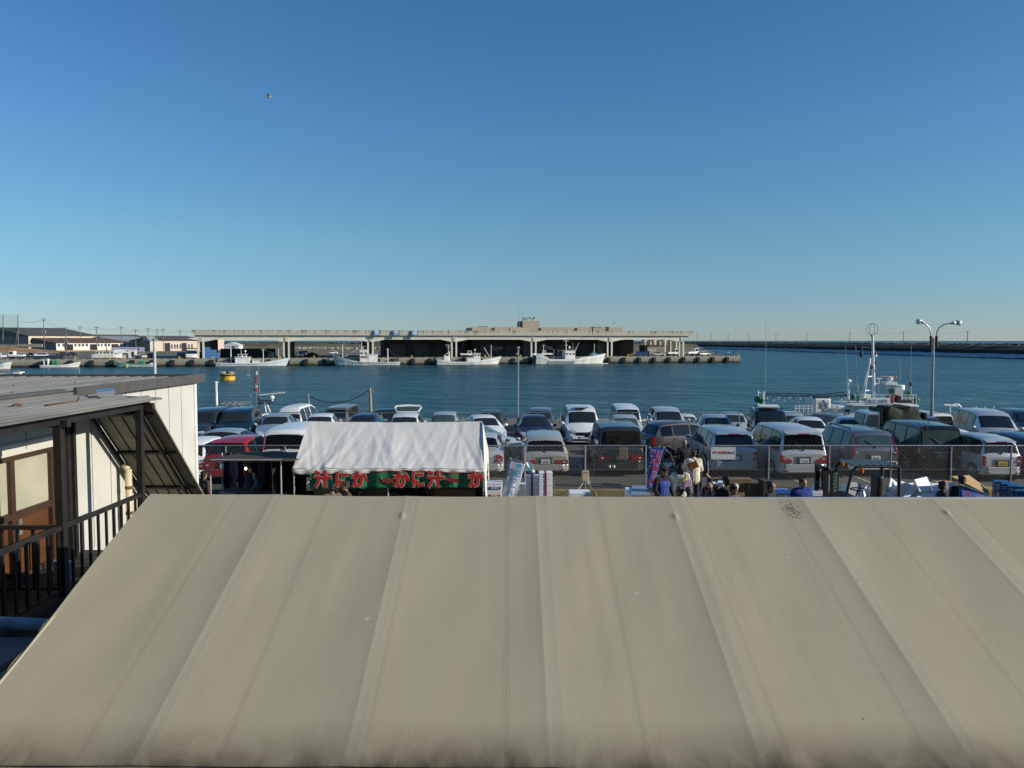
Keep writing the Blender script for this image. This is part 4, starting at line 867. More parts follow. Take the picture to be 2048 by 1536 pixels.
    if ptxt: text(ptxt, .10, 'plate_number', PLG, pl, (xr-.058, 0, zp-.02), (math.pi/2, 0, -math.pi/2), .001, .002)
    MB().b2((xf+.055, -.17, .40), (xf+.072, .17, .56)).build('number_plate', PLW, r_)
    # mirrors, handles, wiper, seams
    tm = st[g1][0]-.035
    for s_ in (-1, 1):
        p = interp(tm, 3, s_)
        MB().ball((p.x, p.y+s_*.13, p.z+.10), (.06, .11, .08), 10).tube((p.x, p.y, p.z+.03), (p.x, p.y+s_*.1, p.z+.08), .025).build('wing_mirror', pm, r_, smooth=True)
        mb = MB()
        for t in (k['win'][-1][0]-.008, k['win'][1][0]-.008, k['win'][-1][1]+.005):
            a_, b_ = interp(t, 3, s_), interp(t, 2, s_); c_ = interp(t, 1, s_); o_ = V((0, s_*.002, 0)); mb.path([a_+o_, b_+o_, c_+o_], .006, 4)
        mb.build('door_seams', BLACK, r_)
        for t in (k['win'][-1][0]+.02, k['win'][1][0]+.02):
            a_ = interp(t, 3, s_).lerp(interp(t, 2, s_), .3); MB().b2((a_.x-.08, a_.y-.01, a_.z-.015), (a_.x+.08, a_.y+s_*.035, a_.z+.015)).build('door_handle', pm, r_)
    if detail > 1:
        for s_ in (-1, 1): MB().b2((xr-.058, s_*hwr*.72, .33), (xr-.045, s_*hwr*.92, .37)).build('reflector', TL, rb)
        MB().b2((xr-.054, -hwr*.78, .28), (xr-.045, hwr*.78, .315)).b2((xr-.012, -hwr*.97, .58*zb+.004), (xr+.03, hwr*.97, .58*zb+.016)).build('shadow_gap', BLACK, rb)
        MB().b2((xr-.03, -.30, zp+.132), (xr+.0, .30, zp+.160)).build('garnish', CHR, r_, bevel=.005)
    if kind != 'sedan' and detail > 1:
        a_, b_ = rows[g0][5], rows[g0+1][5]; p = a_.lerp(b_, .07)+V((-.03, 0, 0)); q_ = a_.lerp(b_, .5)+V((-.03, 0, .02))
        MB().tube((p.x, 0, p.z), (q_.x, .34, q_.z), .012).tube((p.x, 0, p.z-.04), (p.x, 0, p.z+.03), .03).build('rear_wiper', BLACK, r_)
    if wing:
        p = rows[g0+1][5]; MB().prism([(p.x-.14, -Wd*.36, p.z-.01), (p.x-.14, Wd*.36, p.z-.01), (p.x+.15, Wd*.37, p.z+.05), (p.x+.15, -Wd*.37, p.z+.05)], (0,0,.035)).build('roof_spoiler', pm, r_, bevel=.012)
        MB().b2((p.x-.145, -.2, p.z+.0), (p.x-.12, .2, p.z+.035)).build('brake_light', TL, r_)
    if rails:
        for s_ in (-1, 1):
            a_, b_ = interp(.18, 4, s_), interp(.56, 4, s_); u_ = V((0, -s_*.04, .11)); MB().path([a_+V((-.1,-s_*.04,.02)), a_+u_, b_+u_, b_+V((.1,-s_*.04,.02))], .022).build('roof_rail', BLACK if pm is not SLV else GREYM, r_)
    else:
        pass
    return r_
def put(o, px, s, toward, dev=0., z=0., anchor=None):
    """px,s: photograph column and scale of the end facing the window; toward: True if the front faces us"""
    L = o['_len'] if '_len' in o else 4.5
    if toward: s += .5; o.scale = (1, 1, .93)
    if z < -.5: o.scale = (1, 1, .93); z -= .06
    p = G(px, s, z); ang = (-math.pi/2 if toward else math.pi/2)+R(dev)
    d_ = V((math.cos(ang), math.sin(ang), 0)); c_ = p-d_*L/2*(1 if toward else -1)
    o.location = (c_.x, c_.y, z); o.rotation_euler[2] = ang; WL[o.name] = tuple(o.location)
    if '_len' in o: del o['_len']
    return o
def car(kind, pm, label, px, s, toward=False, dev=0., z=0., **kw):
    o = make_car(kind, pm, label, **kw); o['_len'] = K[kind]['L']; return put(o, px, s, toward, dev, z)
def side_car(kind, pm, label, px, s, ang, z=0., **kw):
    o = make_car(kind, pm, label, **kw); p = G(px, s, z); o.location = p; o.rotation_euler[2] = R(ang); WL[o.name] = tuple(p); return o
# ---- row along the market fence (rears towards us)
c = car('hatch', WHT, 'white hatchback with silver trim half hidden behind the white panel building', 366, 56, plate=PLW, glass=GLG)
c = car('hatch', REDP, 'bright red hatchback parked nearest the left building', 452, 56, tail='low', ptxt='17-10', wing=True); c.scale = (1, 1, 1.04)
c = car('minivan', WHT, 'white minivan with tall dark rear window and red lamp strips beside the red hatchback', 568, 54, tail='high', name='parked_minivan')
for px, pm_, l_ in ((672, SLV, 'silver hatchback hidden behind the left half of the white tent'), (772, DGR, 'dark hatchback hidden behind the middle of the white tent'), (868, WHT, 'white hatchback hidden behind the right half of the white tent')): pass
c = car('sedan', SLV, 'silver sedan with large red tail lamps peeking out right of the white tent', 962, 53.5, tail='sedan')
c = car('wagon', CHM, 'champagne estate car with wide rear lamps left of the dark spare-wheel car', 1091, 53.5, tail='strip', ptxt='66-51')
c = car('boxsuv', DGR, 'dark grey off-roader with beige spare wheel cover behind the fence', 1242, 53, tail='strip', ptxt='3', glass=GLG)
MB().b2((-2.40,-.22,.70), (-2.50,.12,1.14)).build('spare_wheel_cover', mat('beige_cover', (.15,.125,.09), .8, var=.3), c, bevel=.03)
for y_ in (-.02,.14): MB().ball((-2.44,y_+.3,.42), (.05,.045,.07), 8).build('hanging_fishing_float', WHITE, c)
c = car('suv', SLB, 'silver-blue off-roader behind the white pedestrian sign', 1469, 53, tail='corner', glass=GLG, wing=True, bump=paint('silver_blue', (.33,.40,.46)))
c = car('minivan', SLV, 'large silver minivan with winged tail lamps, left of the red-lamped estate', 1607, 54.3, tail='wing', glass=GLG, wing=True, ptxt='17-10')
c = car('suv', GRY, 'grey estate with full-height red tail lamps and pale rear bumper behind the forklift', 1750, 53, tail='high', glass=GLG, rear=GLG, rails=True, ptxt='99-42', rearm=WHT)
c = car('boxsuv', BLK, 'black boxy off-roader with red bumper lamps and roof ladder', 1881, 52.5, tail='strip', rear=GLG, glass=GLG, plate=mat('plate_blue_green', (.20,.36,.33), .5), ptxt='51-81')
mb = MB()
for z_ in (.62, .78, .94): mb.tube((-2.42,-.72,z_), (-2.42,.25,z_), .014)
mb.path([(-2.42,.55,.5), (-2.42,.55,1.5), (-2.25,.55,1.93), (-2.0,.55,1.98)], .014); mb.path([(-2.42,.75,.5), (-2.42,.75,1.5), (-2.25,.75,1.93), (-2.0,.75,1.98)], .014)
for z_ in (.7, .95, 1.2, 1.45): mb.tube((-2.42,.55,z_), (-2.42,.75,z_), .012)
mb.build('rear_ladder', DARKM, c)
c = car('kei', SLV, 'small silver boxy car with yellow number plate near the right edge', 2003, 55, tail='tall', plate=PLY, ptxt='57-73', glass=GLG, wing=True)
c = car('wagon', BLU, 'dark blue estate cut by the right edge beside the small silver car', 2098, 54, tail='tall', glass=GLG)
# ---- cars in the aisle
c = side_car('sedan', SLB, 'grey-blue sedan driving along the aisle behind the red hatchback', 466, 47.5, 1, glass=GLS, name='moving_car')
c = side_car('hatch', BRN, 'bronze-grey hatchback turning in the aisle behind the walking people', 1367, 44.0, 18, tail='tall', name='moving_car')
c = side_car('wagon', SLV, 'grey estate driving in the aisle behind the right end of the white tent', 942, 46, -2, glass=GLG, name='moving_car')
c = side_car('sedan', WHT, 'white sedan driving in the aisle behind the black off-roader', 1902, 47.2, -8, glass=GLS, name='moving_car')
# ---- row along the quay fence (fronts towards us)
c = car('suv', DGR, 'dark car behind the white panel building corner, beside the roof-rail estate', 379, 40.5, True, glass=GLS)
c = car('suv', TEAL, 'dark teal estate with roof rails facing us behind the red hatchback', 462, 40.5, True, 10, rails=True)
c = car('sedan', SLB, 'silver-blue sedan facing us left of the high-roof van', 543, 40.5, True, 9)
c = car('sedan', WHT, 'white sedan facing us just left of the white tent ridge', 632, 40.5, True, 7)
c = car('sedan', BLU, 'dark blue sedan whose roof shows above the left part of the tent', 714, 40.5, True)
c = car('hatch', WHT, 'white hatchback with its tailgate raised behind the white tent', 806, 41, True, 4, rear=GLS)
P_ = [V((-1.62,-.56,1.50)), V((-2.05,-.70,1.70)), V((-2.22,-.62,1.80)), V((-2.28,0,1.84)), V((-2.22,.62,1.80)), V((-2.05,.70,1.70)), V((-1.62,.56,1.50))]
tg = MB().path(P_+[P_[0]], .035, 6).prism([P_[1], P_[2], P_[3], P_[4], P_[5], V((-2.12,.55,1.745)), V((-2.16,0,1.77)), V((-2.12,-.55,1.745))], (0,0,.03)).build('raised_tailgate', WHT, c)
MB().prism([V((-1.66,-.52,1.52)), V((-2.08,-.58,1.72)), V((-2.12,0,1.75)), V((-2.08,.58,1.72)), V((-1.66,.52,1.52))], (0,0,.008)).build('tailgate_glass', GLG, tg)
c = car('sedan', SLV, 'silver sedan facing us behind the right half of the tent roof', 882, 39.5, True, glass=GLG)
c = car('sedan', WHT, 'white sedan facing us right of the white tent', 983, 41.2, True, 12)
c = car('sedan', PUR, 'dark plum sedan facing us behind the champagne estate', 1074, 41.2, True, 2)
c = car('minivan', WHT, 'tall white minivan facing us between the plum and the silver sedans', 1167, 40.6, True, -1, glass=GLS)
MB().b2((.4,-.35,1.895), (1.1,.35,1.91)).build('sunroof', GLT, c)
for s_ in (-1, 1): MB().b2((2.32,s_*.35,.72), (2.40,s_*.62,.80)).build('fog_lamp', HL, c)
c = car('sedan', SLV, 'silver sedan facing us in front of the white minibus', 1256, 41.3, True, -4, glass=GLG)
c = car('wagon', SLV, 'silver estate facing us behind the bronze hatchback', 1343, 38.2, True, -5)
c = car('sedan', SLB, 'silver-blue sedan facing us above the silver-blue off-roader', 1442, 41, True, -7)
c = car('minivan', BLK, 'black minivan carrying a white roof box, facing us', 1543, 42, True, -14)
rk = MB().b2((-.6,-.65,1.93), (-.55,.65,1.97)).b2((.6,-.65,1.93), (.65,.65,1.97)).b2((-.6,-.6,1.88), (-.55,-.56,1.95)).b2((.6,-.6,1.88), (.65,-.56,1.95)).b2((-.6,.56,1.88), (-.55,.6,1.95)).b2((.6,.56,1.88), (.65,.6,1.95)).build('roof_rack', BLACK, c)
MB().b2((-.8,-.50,1.975), (.55,.50,2.05)).build('roof_box', WHITE, c, bevel=.05)
c = car('sedan', WHT, 'white sedan facing us behind the large silver minivan', 1632, 42.5, True, -12, glass=GLS)
c = car('sedan', SLV, 'pale silver coupe facing us left of the canvas-covered truck', 1714, 42.3, True, -16)
c = car('sedan', NVY, 'navy sedan whose roof shows in front of the double street lamp', 1876, 42, True, -12)
c = car('minivan', SLV, 'silver minivan with dark windscreen facing us at the right', 2003, 43, True, -16)
c = car('wagon', DGR, 'dark estate behind the right silver minivan at the frame edge', 2078, 39, True, -16)
# ---- beyond the quay fence, on the lower apron
c = car('highvan', WHT, 'white high-roof van seen from behind on the quay apron', 577, 34, False, -2, z=-.7, tail='corner', name='parked_van', cat='van')
c = car('van', GRY, 'grey van partly hidden beyond the quay fence behind the tent', 672, 31, False, z=-.7, name='parked_van', cat='van'); c.scale = (1, 1, .8)
c = side_car('wagon', DGR, 'dark estate seen side-on beyond the quay fence left of the raised tailgate', 770, 31.5, 180, z=-.7)
c = car('hatch', DGR, 'dark grey hatchback facing us beyond the quay fence left of the grey pole', 980, 32, True, z=-.7)
c = car('wagon', GRY, 'grey estate facing us beyond the quay fence behind the plum sedan', 1082, 31.5, True, -2, z=-.7)
c = car('van', WHT, 'white minibus facing us beyond the quay fence', 1258, 33, True, -3, z=-.7, name='parked_van', cat='van')
c = car('sedan', WHT, 'white sedan facing us beyond the fence right of the silver estate', 1378, 33.5, True, -6, z=-.7, glass=GLG)
c = car('hatch', SLV, 'silver hatchback beyond the fence left of the black minivan', 1472, 33, True, -10, z=-.7)
c = car('wagon', SLV, 'silver estate beyond the fence right of the black minivan', 1590, 33.5, True, -14, z=-.7)
c = car('wagon', DGR, 'dark estate with red rear lamps beyond the fence behind the pale coupe', 1700, 34, False, 12, z=-.7, tail='high', glass=GLG, rear=GLG)
c = car('van', WHT, 'white van with dark rear window beyond the double street lamp', 1885, 34.5, False, 8, z=-.7, name='parked_van', cat='van'); c.scale = (1, 1, .84)
c = car('wagon', GRY, 'grey estate beyond the fence at the right frame edge', 2040, 34, True, -14, z=-.7)
c = car('hatch', SLV, 'silver hatchback far right beyond the fence, cut by the frame', 2090, 33, True, -14, z=-.7)
# canvas-covered light truck
tr = thing('canvas_truck', 'small silver truck with a camouflage-green canvas over its load bed', 'truck', G(1777, 41.5), R(176)); tr.scale = (.70, 1, 1)
MB().prism([(1.0,-.74,.45), (2.1,-.74,.45), (2.15,-.74,1.05), (1.85,-.74,1.76), (1.0,-.74,1.80)], (0,1.48,0)).build('cab', SLV, tr, bevel=.05)
MB().prism([(2.16,-.66,1.1), (2.16,.66,1.1), (1.90,.6,1.68), (1.90,-.6,1.68)], (.02,0,0)).build('windshield', GLS, tr)
for s_ in (-1, 1): MB().prism([(1.15,s_*.745,1.08), (1.95,s_*.745,1.08), (1.78,s_*.745,1.65), (1.15,s_*.745,1.65)], (0,s_*.01,0)).build('side_window', GLG, tr)
MB().b2((-1.9,-.74,.55), (.95,.74,.95)).build('load_bed', SLV, tr, bevel=.02)
mb = MB()
rr = random.Random(11)
def cv(u, v):
    a_ = math.pi*v; x = -2.0+2.95*u; e_ = min(1, 4*u*(1-u)+.55)
    return V((x+.06*math.sin(v*9+u*4), -.80*math.cos(a_)**1 if abs(math.cos(a_)) < .9 else -.8*math.copysign(1, math.cos(a_)), .72+(1.22+.07*math.sin(u*14+v*5))*min(1, math.sin(a_)*1.5)*e_))
mb.grid(cv, 22, 16)
CAMO = mat('canvas_green', (.035, .045, .022), .9, var=.7, scale=2.2, bump=.6, bscale=3)
mb.build('canvas', CAMO, tr, smooth=True, solid=.02); MB().b2((-2.0,-.76,.9), (-1.9,.76,1.75)).b2((.88,-.76,.9), (.97,.76,1.92)).build('canvas_end', CAMO, tr)
mb = MB()
for u in (.2, .4, .62, .85): mb.path([cv(u+.1*math.sin(v*7), v)+V((0,0,.03)) for v in [i/12 for i in range(13)]], .018, 4)
mb.path([cv(u, .42)+V((0,0,.03)) for u in [i/10 for i in range(11)]], .018, 4)
mb.build('tie_rope', mat('olive_rope', (.22,.22,.10), .9), tr)
for t in (-1.2, 1.45):
    for s_ in (-1, 1):
        w_ = MB().tube((t,s_*.55,.28), (t,s_*.75,.28), .28, n=18).build('wheel', TYR, tr); MB().tube((t,s_*.74,.28), (t,s_*.76,.28), .15, n=12).build('rim', RIM, w_)
# ---- far quay vehicles (small in the picture)
def far_car(kind, pm, label, px, off, ang, glass=GLS, z=ZQ, **kw):
    q = quay_at(px, off, z); o = make_car(kind, pm, label, detail=1, glass=glass, name='distant_car', **kw); o.location = q; o.rotation_euler[2] = FANG+R(ang); o['group'] = 'cars on the far quay'; return o
far_car('sedan', SLV, 'silver sedan parked side-on at the right end of the market hall', 1315, 3, 0)
far_car('sedan', DGR, 'dark sedan on the far quay seen through the second market bay', 622, 22, 180)
far_car('wagon', NVY, 'dark wagon in the distance right of the second market columns', 604, 60, 180)
far_car('kei', WHT, 'small white van on the far access road seen through the second bay', 667, 62, 0)
far_car('wagon', WHT, 'white estate in the far left car park, second from its right end', 47, 26, 20)
far_car('wagon', WHT, 'white hatchback at the right end of the far left car park', 80, 26, 190)
far_car('kei', TEAL, 'teal kei van in the far left car park between two white cars', 63, 26, 100)
far_car('wagon', NVY, 'dark estate in the far left car park behind the white pickup', 24, 26, 180)
far_car('wagon', WHT, 'white estate cut by the left frame edge on the far quay', 3, 22, 90)
far_car('sedan', DGR, 'dark sedan in front of the white shed, nearer the grass bank', 128, 50, 0)
far_car('sedan', BLK, 'black sedan in front of the white shed, nearer the dark doorway', 143, 48, 180)
far_car('wagon', SLV, 'silver estate on the left quay right of the kiosk', 284, 8, 120)
far_car('hatch', TEAL, 'dark teal hatchback on the left quay beside the tall white pole', 300, 8, 170)
far_car('wagon', SLV, 'silver car at the open pier end right of the market hall', 1408, 3, 10)
far_car('suv', DGR, 'dark off-roader under the right end of the market hall', 1290, 10, 90)
far_car('kei', LB, 'light blue van parked behind the bow of the rightmost vessel', 1188, 2, 180)
def pickup(label, px, off, ang, pm=WHT, big=False, s_=1.):
    r_ = thing('pickup_truck', label, 'truck', quay_at(px, off), FANG+R(ang), 'light trucks on the far quay'); r_.scale = (s_,)*3
    MB().prism([(.4,-.74,.5), (1.7,-.74,.5), (1.68,-.74,1.1), (1.35,-.74,1.8), (.4,-.74,1.8)], (0,1.48,0)).build('cab', pm, r_, bevel=.05)
    MB().prism([(1.715,-.6,1.15), (1.715,.6,1.15), (1.42,.55,1.7), (1.42,-.55,1.7)], (.012,0,0)).build('windshield', GLS, r_)
    for q_ in (-1, 1): MB().prism([(.55,q_*.745,1.1), (1.5,q_*.745,1.1), (1.28,q_*.745,1.68), (.55,q_*.745,1.68)], (0,q_*.01,0)).build('side_window', GLS, r_)
    MB().b2((-1.7,-.74,.6), (.35,.74,.7)).b2((-1.7,-.74,.7), (.35,-.70,1.0)).b2((-1.7,.70,.7), (.35,.74,1.0)).b2((-1.7,-.7,.7), (-1.66,.7,1.0)).build('load_bed', pm, r_)
    for t in (-1.0, 1.05):
        for q_ in (-1, 1): MB().tube((t,q_*.55,.28), (t,q_*.75,.28), .28, n=14).build('wheel', TYR, r_)
    return r_
pickup('white pickup with open bed parked above the middle fishing boat', 932, 4, 0, s_=1.15)
pickup('white pickup parked beside the tall stern of the rightmost vessel', 1093, 4, 180, s_=1.15)
pickup('white pickup at the front of the far left car park', 34, 12, 175, s_=1.25)
pickup('white truck between the last market columns', 1344, 4, 10, s_=1.35)
pickup('white truck standing just outside the right end of the market hall', 1383, 3, 20, s_=1.5)
# ================================================================== FENCES
def chain_fence(name, label, x0, posts, Y, zb, h, pitch, wr, x1, sink=0.):
    r_ = thing(name, label, 'fence', (x0, Y, zb))
    for x in posts:
        p_ = MB().tube((x,Y,zb), (x,Y,zb+h+.02), .028).build('post', GREYM, r_, world=True)
        MB().tube((x+.01,Y,zb+h*.52), (x+.09,Y,zb+h*.52), .018).build('clamp', GREYM, p_, world=True)
    MB().tube((x0,Y,zb+h), (x1,Y,zb+h), .024).build('top_rail', GREYM, r_, world=True)
    MB().tube((x0,Y,zb+h*.52), (x1,Y,zb+h*.52), .006, None, 5).tube((x0,Y,zb+.08), (x1,Y,zb+.08), .006, None, 5).build('tension_wire', GREYM, r_, world=True)
    mb = MB(); hh = h-.05; x = x0-hh
    while x < x1:
        for s_ in (1, -1):
            a_, b_ = (x, 0.) , (x+hh, hh)
            xa, za, xb, zb_ = a_[0], a_[1], b_[0], b_[1]
            if xa < x0: za += x0-xa; xa = x0
            if xb > x1: zb_ -= xb-x1; xb = x1
            if xb > xa+.01:
                if s_ > 0: mb.tube((xa,Y,zb+.04+za), (xb,Y,zb+.04+zb_), wr, None, 3)
                else: mb.tube((xa,Y+.004,zb+.04+hh-za), (xb,Y+.004,zb+.04+hh-zb_), wr, None, 3)
        x += pitch
    mb.build('wire_mesh', mat('mesh_wire', (.27,.28,.26), .45, .5), r_, world=True)
    return r_
X = lambda px, s=60.: (px-CX)/s
chain_fence('chain_link_fence', 'chain-link fence between the stalls and the parking lot, left of the gate gap', X(390), [X(p) for p in (453, 571, 690, 809, 929, 1050, 1170, 1291)], YF, 0, 1.66, .115, .005, X(1291))
chain_fence('chain_link_fence', 'chain-link fence carrying the pedestrian sign, right of the gate gap', X(1415), [X(p) for p in (1415, 1536, 1657, 1780, 1900, 2020, 2140)], YF, 0, 1.66, .115, .005, X(2160))
s_ = 35.5; chain_fence('quay_fence', 'low pipe and wire fence along the quay behind the parked cars', X(300, s_), [X(p, s_) for p in range(339, 2150, 71)], YQ, 0, 1.12, .16, .004, X(2140, s_))
KERB = mat('mossy_kerb', (.20, .17, .08), .95, var=.35, scale=2, bump=.4, bscale=12)
for a_, b_, l_ in ((X(390), X(1292), 'low mossy concrete kerb under the left fence'), (X(1414), X(2160), 'low mossy concrete kerb under the right fence')):
    tag(MB().b2((a_,YF-.25,0), (b_,YF-.06,.22)).build('kerb_wall', KERB, bevel=.02), l_, 'kerb')
# sign on the fence
sg = thing('pedestrian_sign', 'white board reading 歩行者通路 No.2 wired to the fence', 'sign', (X(1444.5), YF-.05, .9))
MB().b2((X(1420),YF-.06,1.21), (X(1469),YF-.04,1.62)).build('board', mat('sign_board_white', (.60,.62,.62), .5, var=.03), sg, world=True)
text('歩行者通路', .098, 'lettering', mat('sign_red', (.42,.03,.03), .6), sg, (X(1437), YF-.064, 1.43), (math.pi/2,0,0), .001, .0012, .98, world=True)
text('No.2', .128, 'lettering', mat('sign_navy', (.03,.06,.17), .6), sg, (X(1460), YF-.064, 1.43), (math.pi/2,0,0), .001, .002, .95, world=True)
for dx in (-.36, .36):
    for z_ in (1.25, 1.58): MB().tube((X(1444.5)+dx,YF-.065,z_), (X(1444.5)+dx,YF-.03,z_), .01).build('wire_tie', GREYM, sg, world=True)
# electric box
eb = thing('electric_box', 'beige electric box with two dangling cables on a fence post', 'electric box', W(1170, 960, YF-.12))
a_, b_ = W(1164, 962, YF-.2), W(1177, 941, YF-.05); MB().b2((a_.x,YF-.22,a_.z), (b_.x,YF-.06,b_.z)).build('case', mat('beige_plastic', (.50,.42,.28), .6), eb, world=True, bevel=.015)
MB().b2((a_.x+.05,YF-.226,b_.z-.05), (b_.x-.05,YF-.221,b_.z-.035)).build('vent_slot', BLACK, eb, world=True)
CB = mat('cable_cream', (.45,.40,.24), .7)
MB().path([W(1167, 962, YF-.15), W(1165, 968, YF-.2), W(1160, 975, YF-.4), W(1152, 984, YF-.6), W(1148, 1010, YF-.8)], .014).path([W(1174, 962, YF-.15), W(1176, 968, YF-.2), W(1183, 977, YF-.4), W(1192, 986, YF-.6), W(1200, 1010, YF-.8)], .014).build('cable', CB, eb, world=True)
# lamps and poles
dl = thing('street_lamp', 'tall grey street lamp with two curved arms at the right of the parking lot', 'street lamp', G(1862, 36.2))
Yl = dl.location.y; w3 = lambda px, py: W(px, py, Yl)
MB().tube(dl.location, w3(1867, 676), .10, .065, 12).build('pole', GREYM, dl, world=True)
for sgn, pts, hd in ((-1, [(1862,693),(1862,676),(1861.5,664),(1858,655),(1852,648.5),(1848,646)], [(1849,647),(1842,643),(1834,640)]), (1, [(1873,693),(1873,674),(1874,664),(1879,655),(1888,649),(1903,646.5)], [(1902,647),(1910,645),(1924,643)])):
    arm = MB().path([w3(*p) for p in pts], .035, 8).build('arm', GREYM, dl, world=True)
    mb = MB(); h0, h1, h2 = [w3(*p) for p in hd]; mb.tube(h0, h1, .05, .12, 12).tube(h1, h2, .12, .05, 12).ball(h1.lerp(h2, .5), (.17,.12,.1), 12); hp = mb.build('lamp_head', mat('lamp_shell', (.55,.58,.6), .35, .3), arm, world=True, smooth=True)
    a_ = w3(pts[0][0], 693); b_ = w3(pts[0][0], 672); MB().tube(a_, b_, .075, None, 10).build('joint_sleeve', mat('rusty_sleeve', (.10,.06,.05), .8, var=.4), arm, world=True)
    c_ = h1.lerp(h2, .55)-V((0,0,.09)); MB().ball(c_, (.17,.11,.11), 12).build('lens', mat('lamp_glass', (.6,.63,.65), .15, coat=1), arm, world=True, smooth=True)
gp = thing('lamp_pole', 'slim grey pole rising from the parking lot right of the white sedan', 'pole', G(1035, 38.3)); Yg = gp.location.y
MB().tube(gp.location, W(1036.5, 697, Yg), .065, .045, 10).build('shaft', GREYM, gp, world=True); MB().tube(W(1036.5, 697, Yg), W(1036.5, 693, Yg), .08).ball(W(1034, 708, Yg), .07).build('fitting', GREYM, gp, world=True)
MB().tube(gp.location, gp.location+V((0,0,.05)), .16).build('base_plate', GREYM, gp, world=True)
wp = thing('white_pole', 'pale round pole behind the left building roof', 'pole', G(313, 44)); Yw = wp.location.y
MB().tube(wp.location, W(308.5, 680, Yw), .075, .06, 12).build('shaft', mat('pole_pale', (.5,.52,.54), .5), wp, world=True); MB().tube(W(308.5, 681, Yw), W(308.5, 677, Yw), .09).build('cap', GREYM, wp, world=True)
wa = MB().tube(W(164, 800, 58), W(155, 700, 58), .025, .012, 6).build('whip_aerial', WHIP, base=W(164, 800, 58)); tag(wa, 'thin leaning whip aerial behind the left building roof', 'antenna')
# ================================================================== WHITE TENT
TC = bpy.data.materials.new('tent_cloth'); TC.use_nodes = True
def clothmat(m, c, dirt, wr=.5, ysc=1.):
    N = m.node_tree.nodes; L = m.node_tree.links; b_ = N['Principled BSDF']; b_.inputs['Roughness'].default_value = .7
    tc = N.new('ShaderNodeTexCoord'); n = N.new('ShaderNodeTexNoise'); n.inputs['Scale'].default_value = 1.6; n.inputs['Detail'].default_value = 5; L.new(tc.outputs['Object'], n.inputs[0])
    r = N.new('ShaderNodeValToRGB'); r.color_ramp.elements[0].position = .3; r.color_ramp.elements[0].color = (*dirt, 1); r.color_ramp.elements[1].position = .55; r.color_ramp.elements[1].color = (*c, 1)
    L.new(n.outputs[0], r.inputs[0]); L.new(r.outputs[0], b_.inputs['Base Color'])
    mp = N.new('ShaderNodeMapping'); mp.inputs['Scale'].default_value = (2.6, 1, 1.3); mp.inputs['Rotation'].default_value = (0, .5, 0); L.new(tc.outputs['Object'], mp.inputs[0])
    n2 = N.new('ShaderNodeTexNoise'); n2.inputs['Scale'].default_value = 1.7; n2.inputs['Detail'].default_value = 4; n2.inputs['Distortion'].default_value = 1.2; L.new(mp.outputs[0], n2.inputs[0])
    bp = N.new('ShaderNodeBump'); bp.inputs['Strength'].default_value = wr; bp.inputs['Distance'].default_value = .06; L.new(n2.outputs[0], bp.inputs['Height']); L.new(bp.outputs[0], b_.inputs['Normal'])
clothmat(TC, (.70, .69, .65), (.62, .61, .56), .13)
tx0, tx1, yf, yr, yb_, zr, ze = -6.22, -.78, 21.8, 23.72, 25.5, 2.67, 1.52
tt = thing('festival_tent', 'white festival tent with green crab soup banner beside the brown booth', 'tent', ((tx0+tx1)/2, 23.6, 0))
rx0, rx1 = -6.28+.02, -.92
rr = random.Random(4)
wr_ = [(rr.uniform(0,1), rr.uniform(.008,.03), rr.uniform(-.5,.5)) for _ in range(46)]
def roofpt(u, v, side):
    xa, xb = rx0+(rx1-rx0)*u, tx0+(tx1-tx0)*u; x = xa+(xb-xa)*v
    y = yr+((yf if side < 0 else yb_)-yr)*v; z = zr+(ze-zr)*v
    sag = -.07*math.sin(math.pi*v)*(1-abs(2*((u*2) % 1)-1)**4*.8) - .03*math.sin(math.pi*u)*(1-v)
    wz = 0
    for c0, wd, sl in wr_:
        d_ = (u-(c0+sl*(v-.5)*.35))/wd
        if abs(d_) < 2: wz += .011*math.exp(-d_*d_*2)*(.25+v)*(1 if c0*97 % 1 > .4 else -1)
    return V((x, y, z+sag+wz))
MB().grid(lambda u, v: roofpt(u, v, -1), 110, 26).build('front_roof', TC, tt, world=True, smooth=True)
MB().grid(lambda u, v: roofpt(u, v, 1), 24, 8).build('rear_roof', TC, tt, world=True, smooth=True)
def val(u, v):
    p = roofpt(u, 1, -1); sc = .5-.5*abs(math.sin(u*math.pi*9)); return V((p.x, p.y-.03-.015*math.sin(u*75), p.z-.01-v*(.10+.05*(1-2*sc)+.03*math.sin(u*7))))
MB().grid(val, 120, 3).build('valance', TC, tt, world=True, smooth=True, solid=.004)
# right gable (sunlit) : triangular panel + wall
def gab(u, v):
    y = yf+(yb_-yf)*u; top = ze+(zr-ze)*(1-abs(2*u-1)); xg = tx1+(rx1-tx1)*(1-abs(2*u-1))*.9
    return V((xg*(1-v)+(tx1+.03)*v+.015*math.sin(u*20+v*3)*v, y, top*(1-v)))
MB().grid(gab, 30, 14).build('side_wall', TC, tt, world=True, smooth=True, solid=.006)
for x in (tx0+.03, -3.52, tx1-.03):
    for y in (yf+.02, yb_-.02): MB().tube((x,y,0), (x,y,ze), .024).build('post', mat('tent_pipe', (.6,.6,.58), .35, .4), tt, world=True)
MB().tube((tx0,yf+.02,ze-.03), (tx1,yf+.02,ze-.03), .02).tube((tx0,yb_-.02,ze-.03), (tx1,yb_-.02,ze-.03), .02).tube((rx0,yr,zr-.05), (rx1,yr,zr-.05), .02).build('frame_pipes', MATS['tent_pipe'], tt, world=True)
MB().tube((tx0+.03,yf+.02,ze-.03), (rx0,yr,zr-.05), .02).tube((tx1-.03,yf+.02,ze-.03), (rx1,yr,zr-.05), .02).build('rafters', MATS['tent_pipe'], tt, world=True)
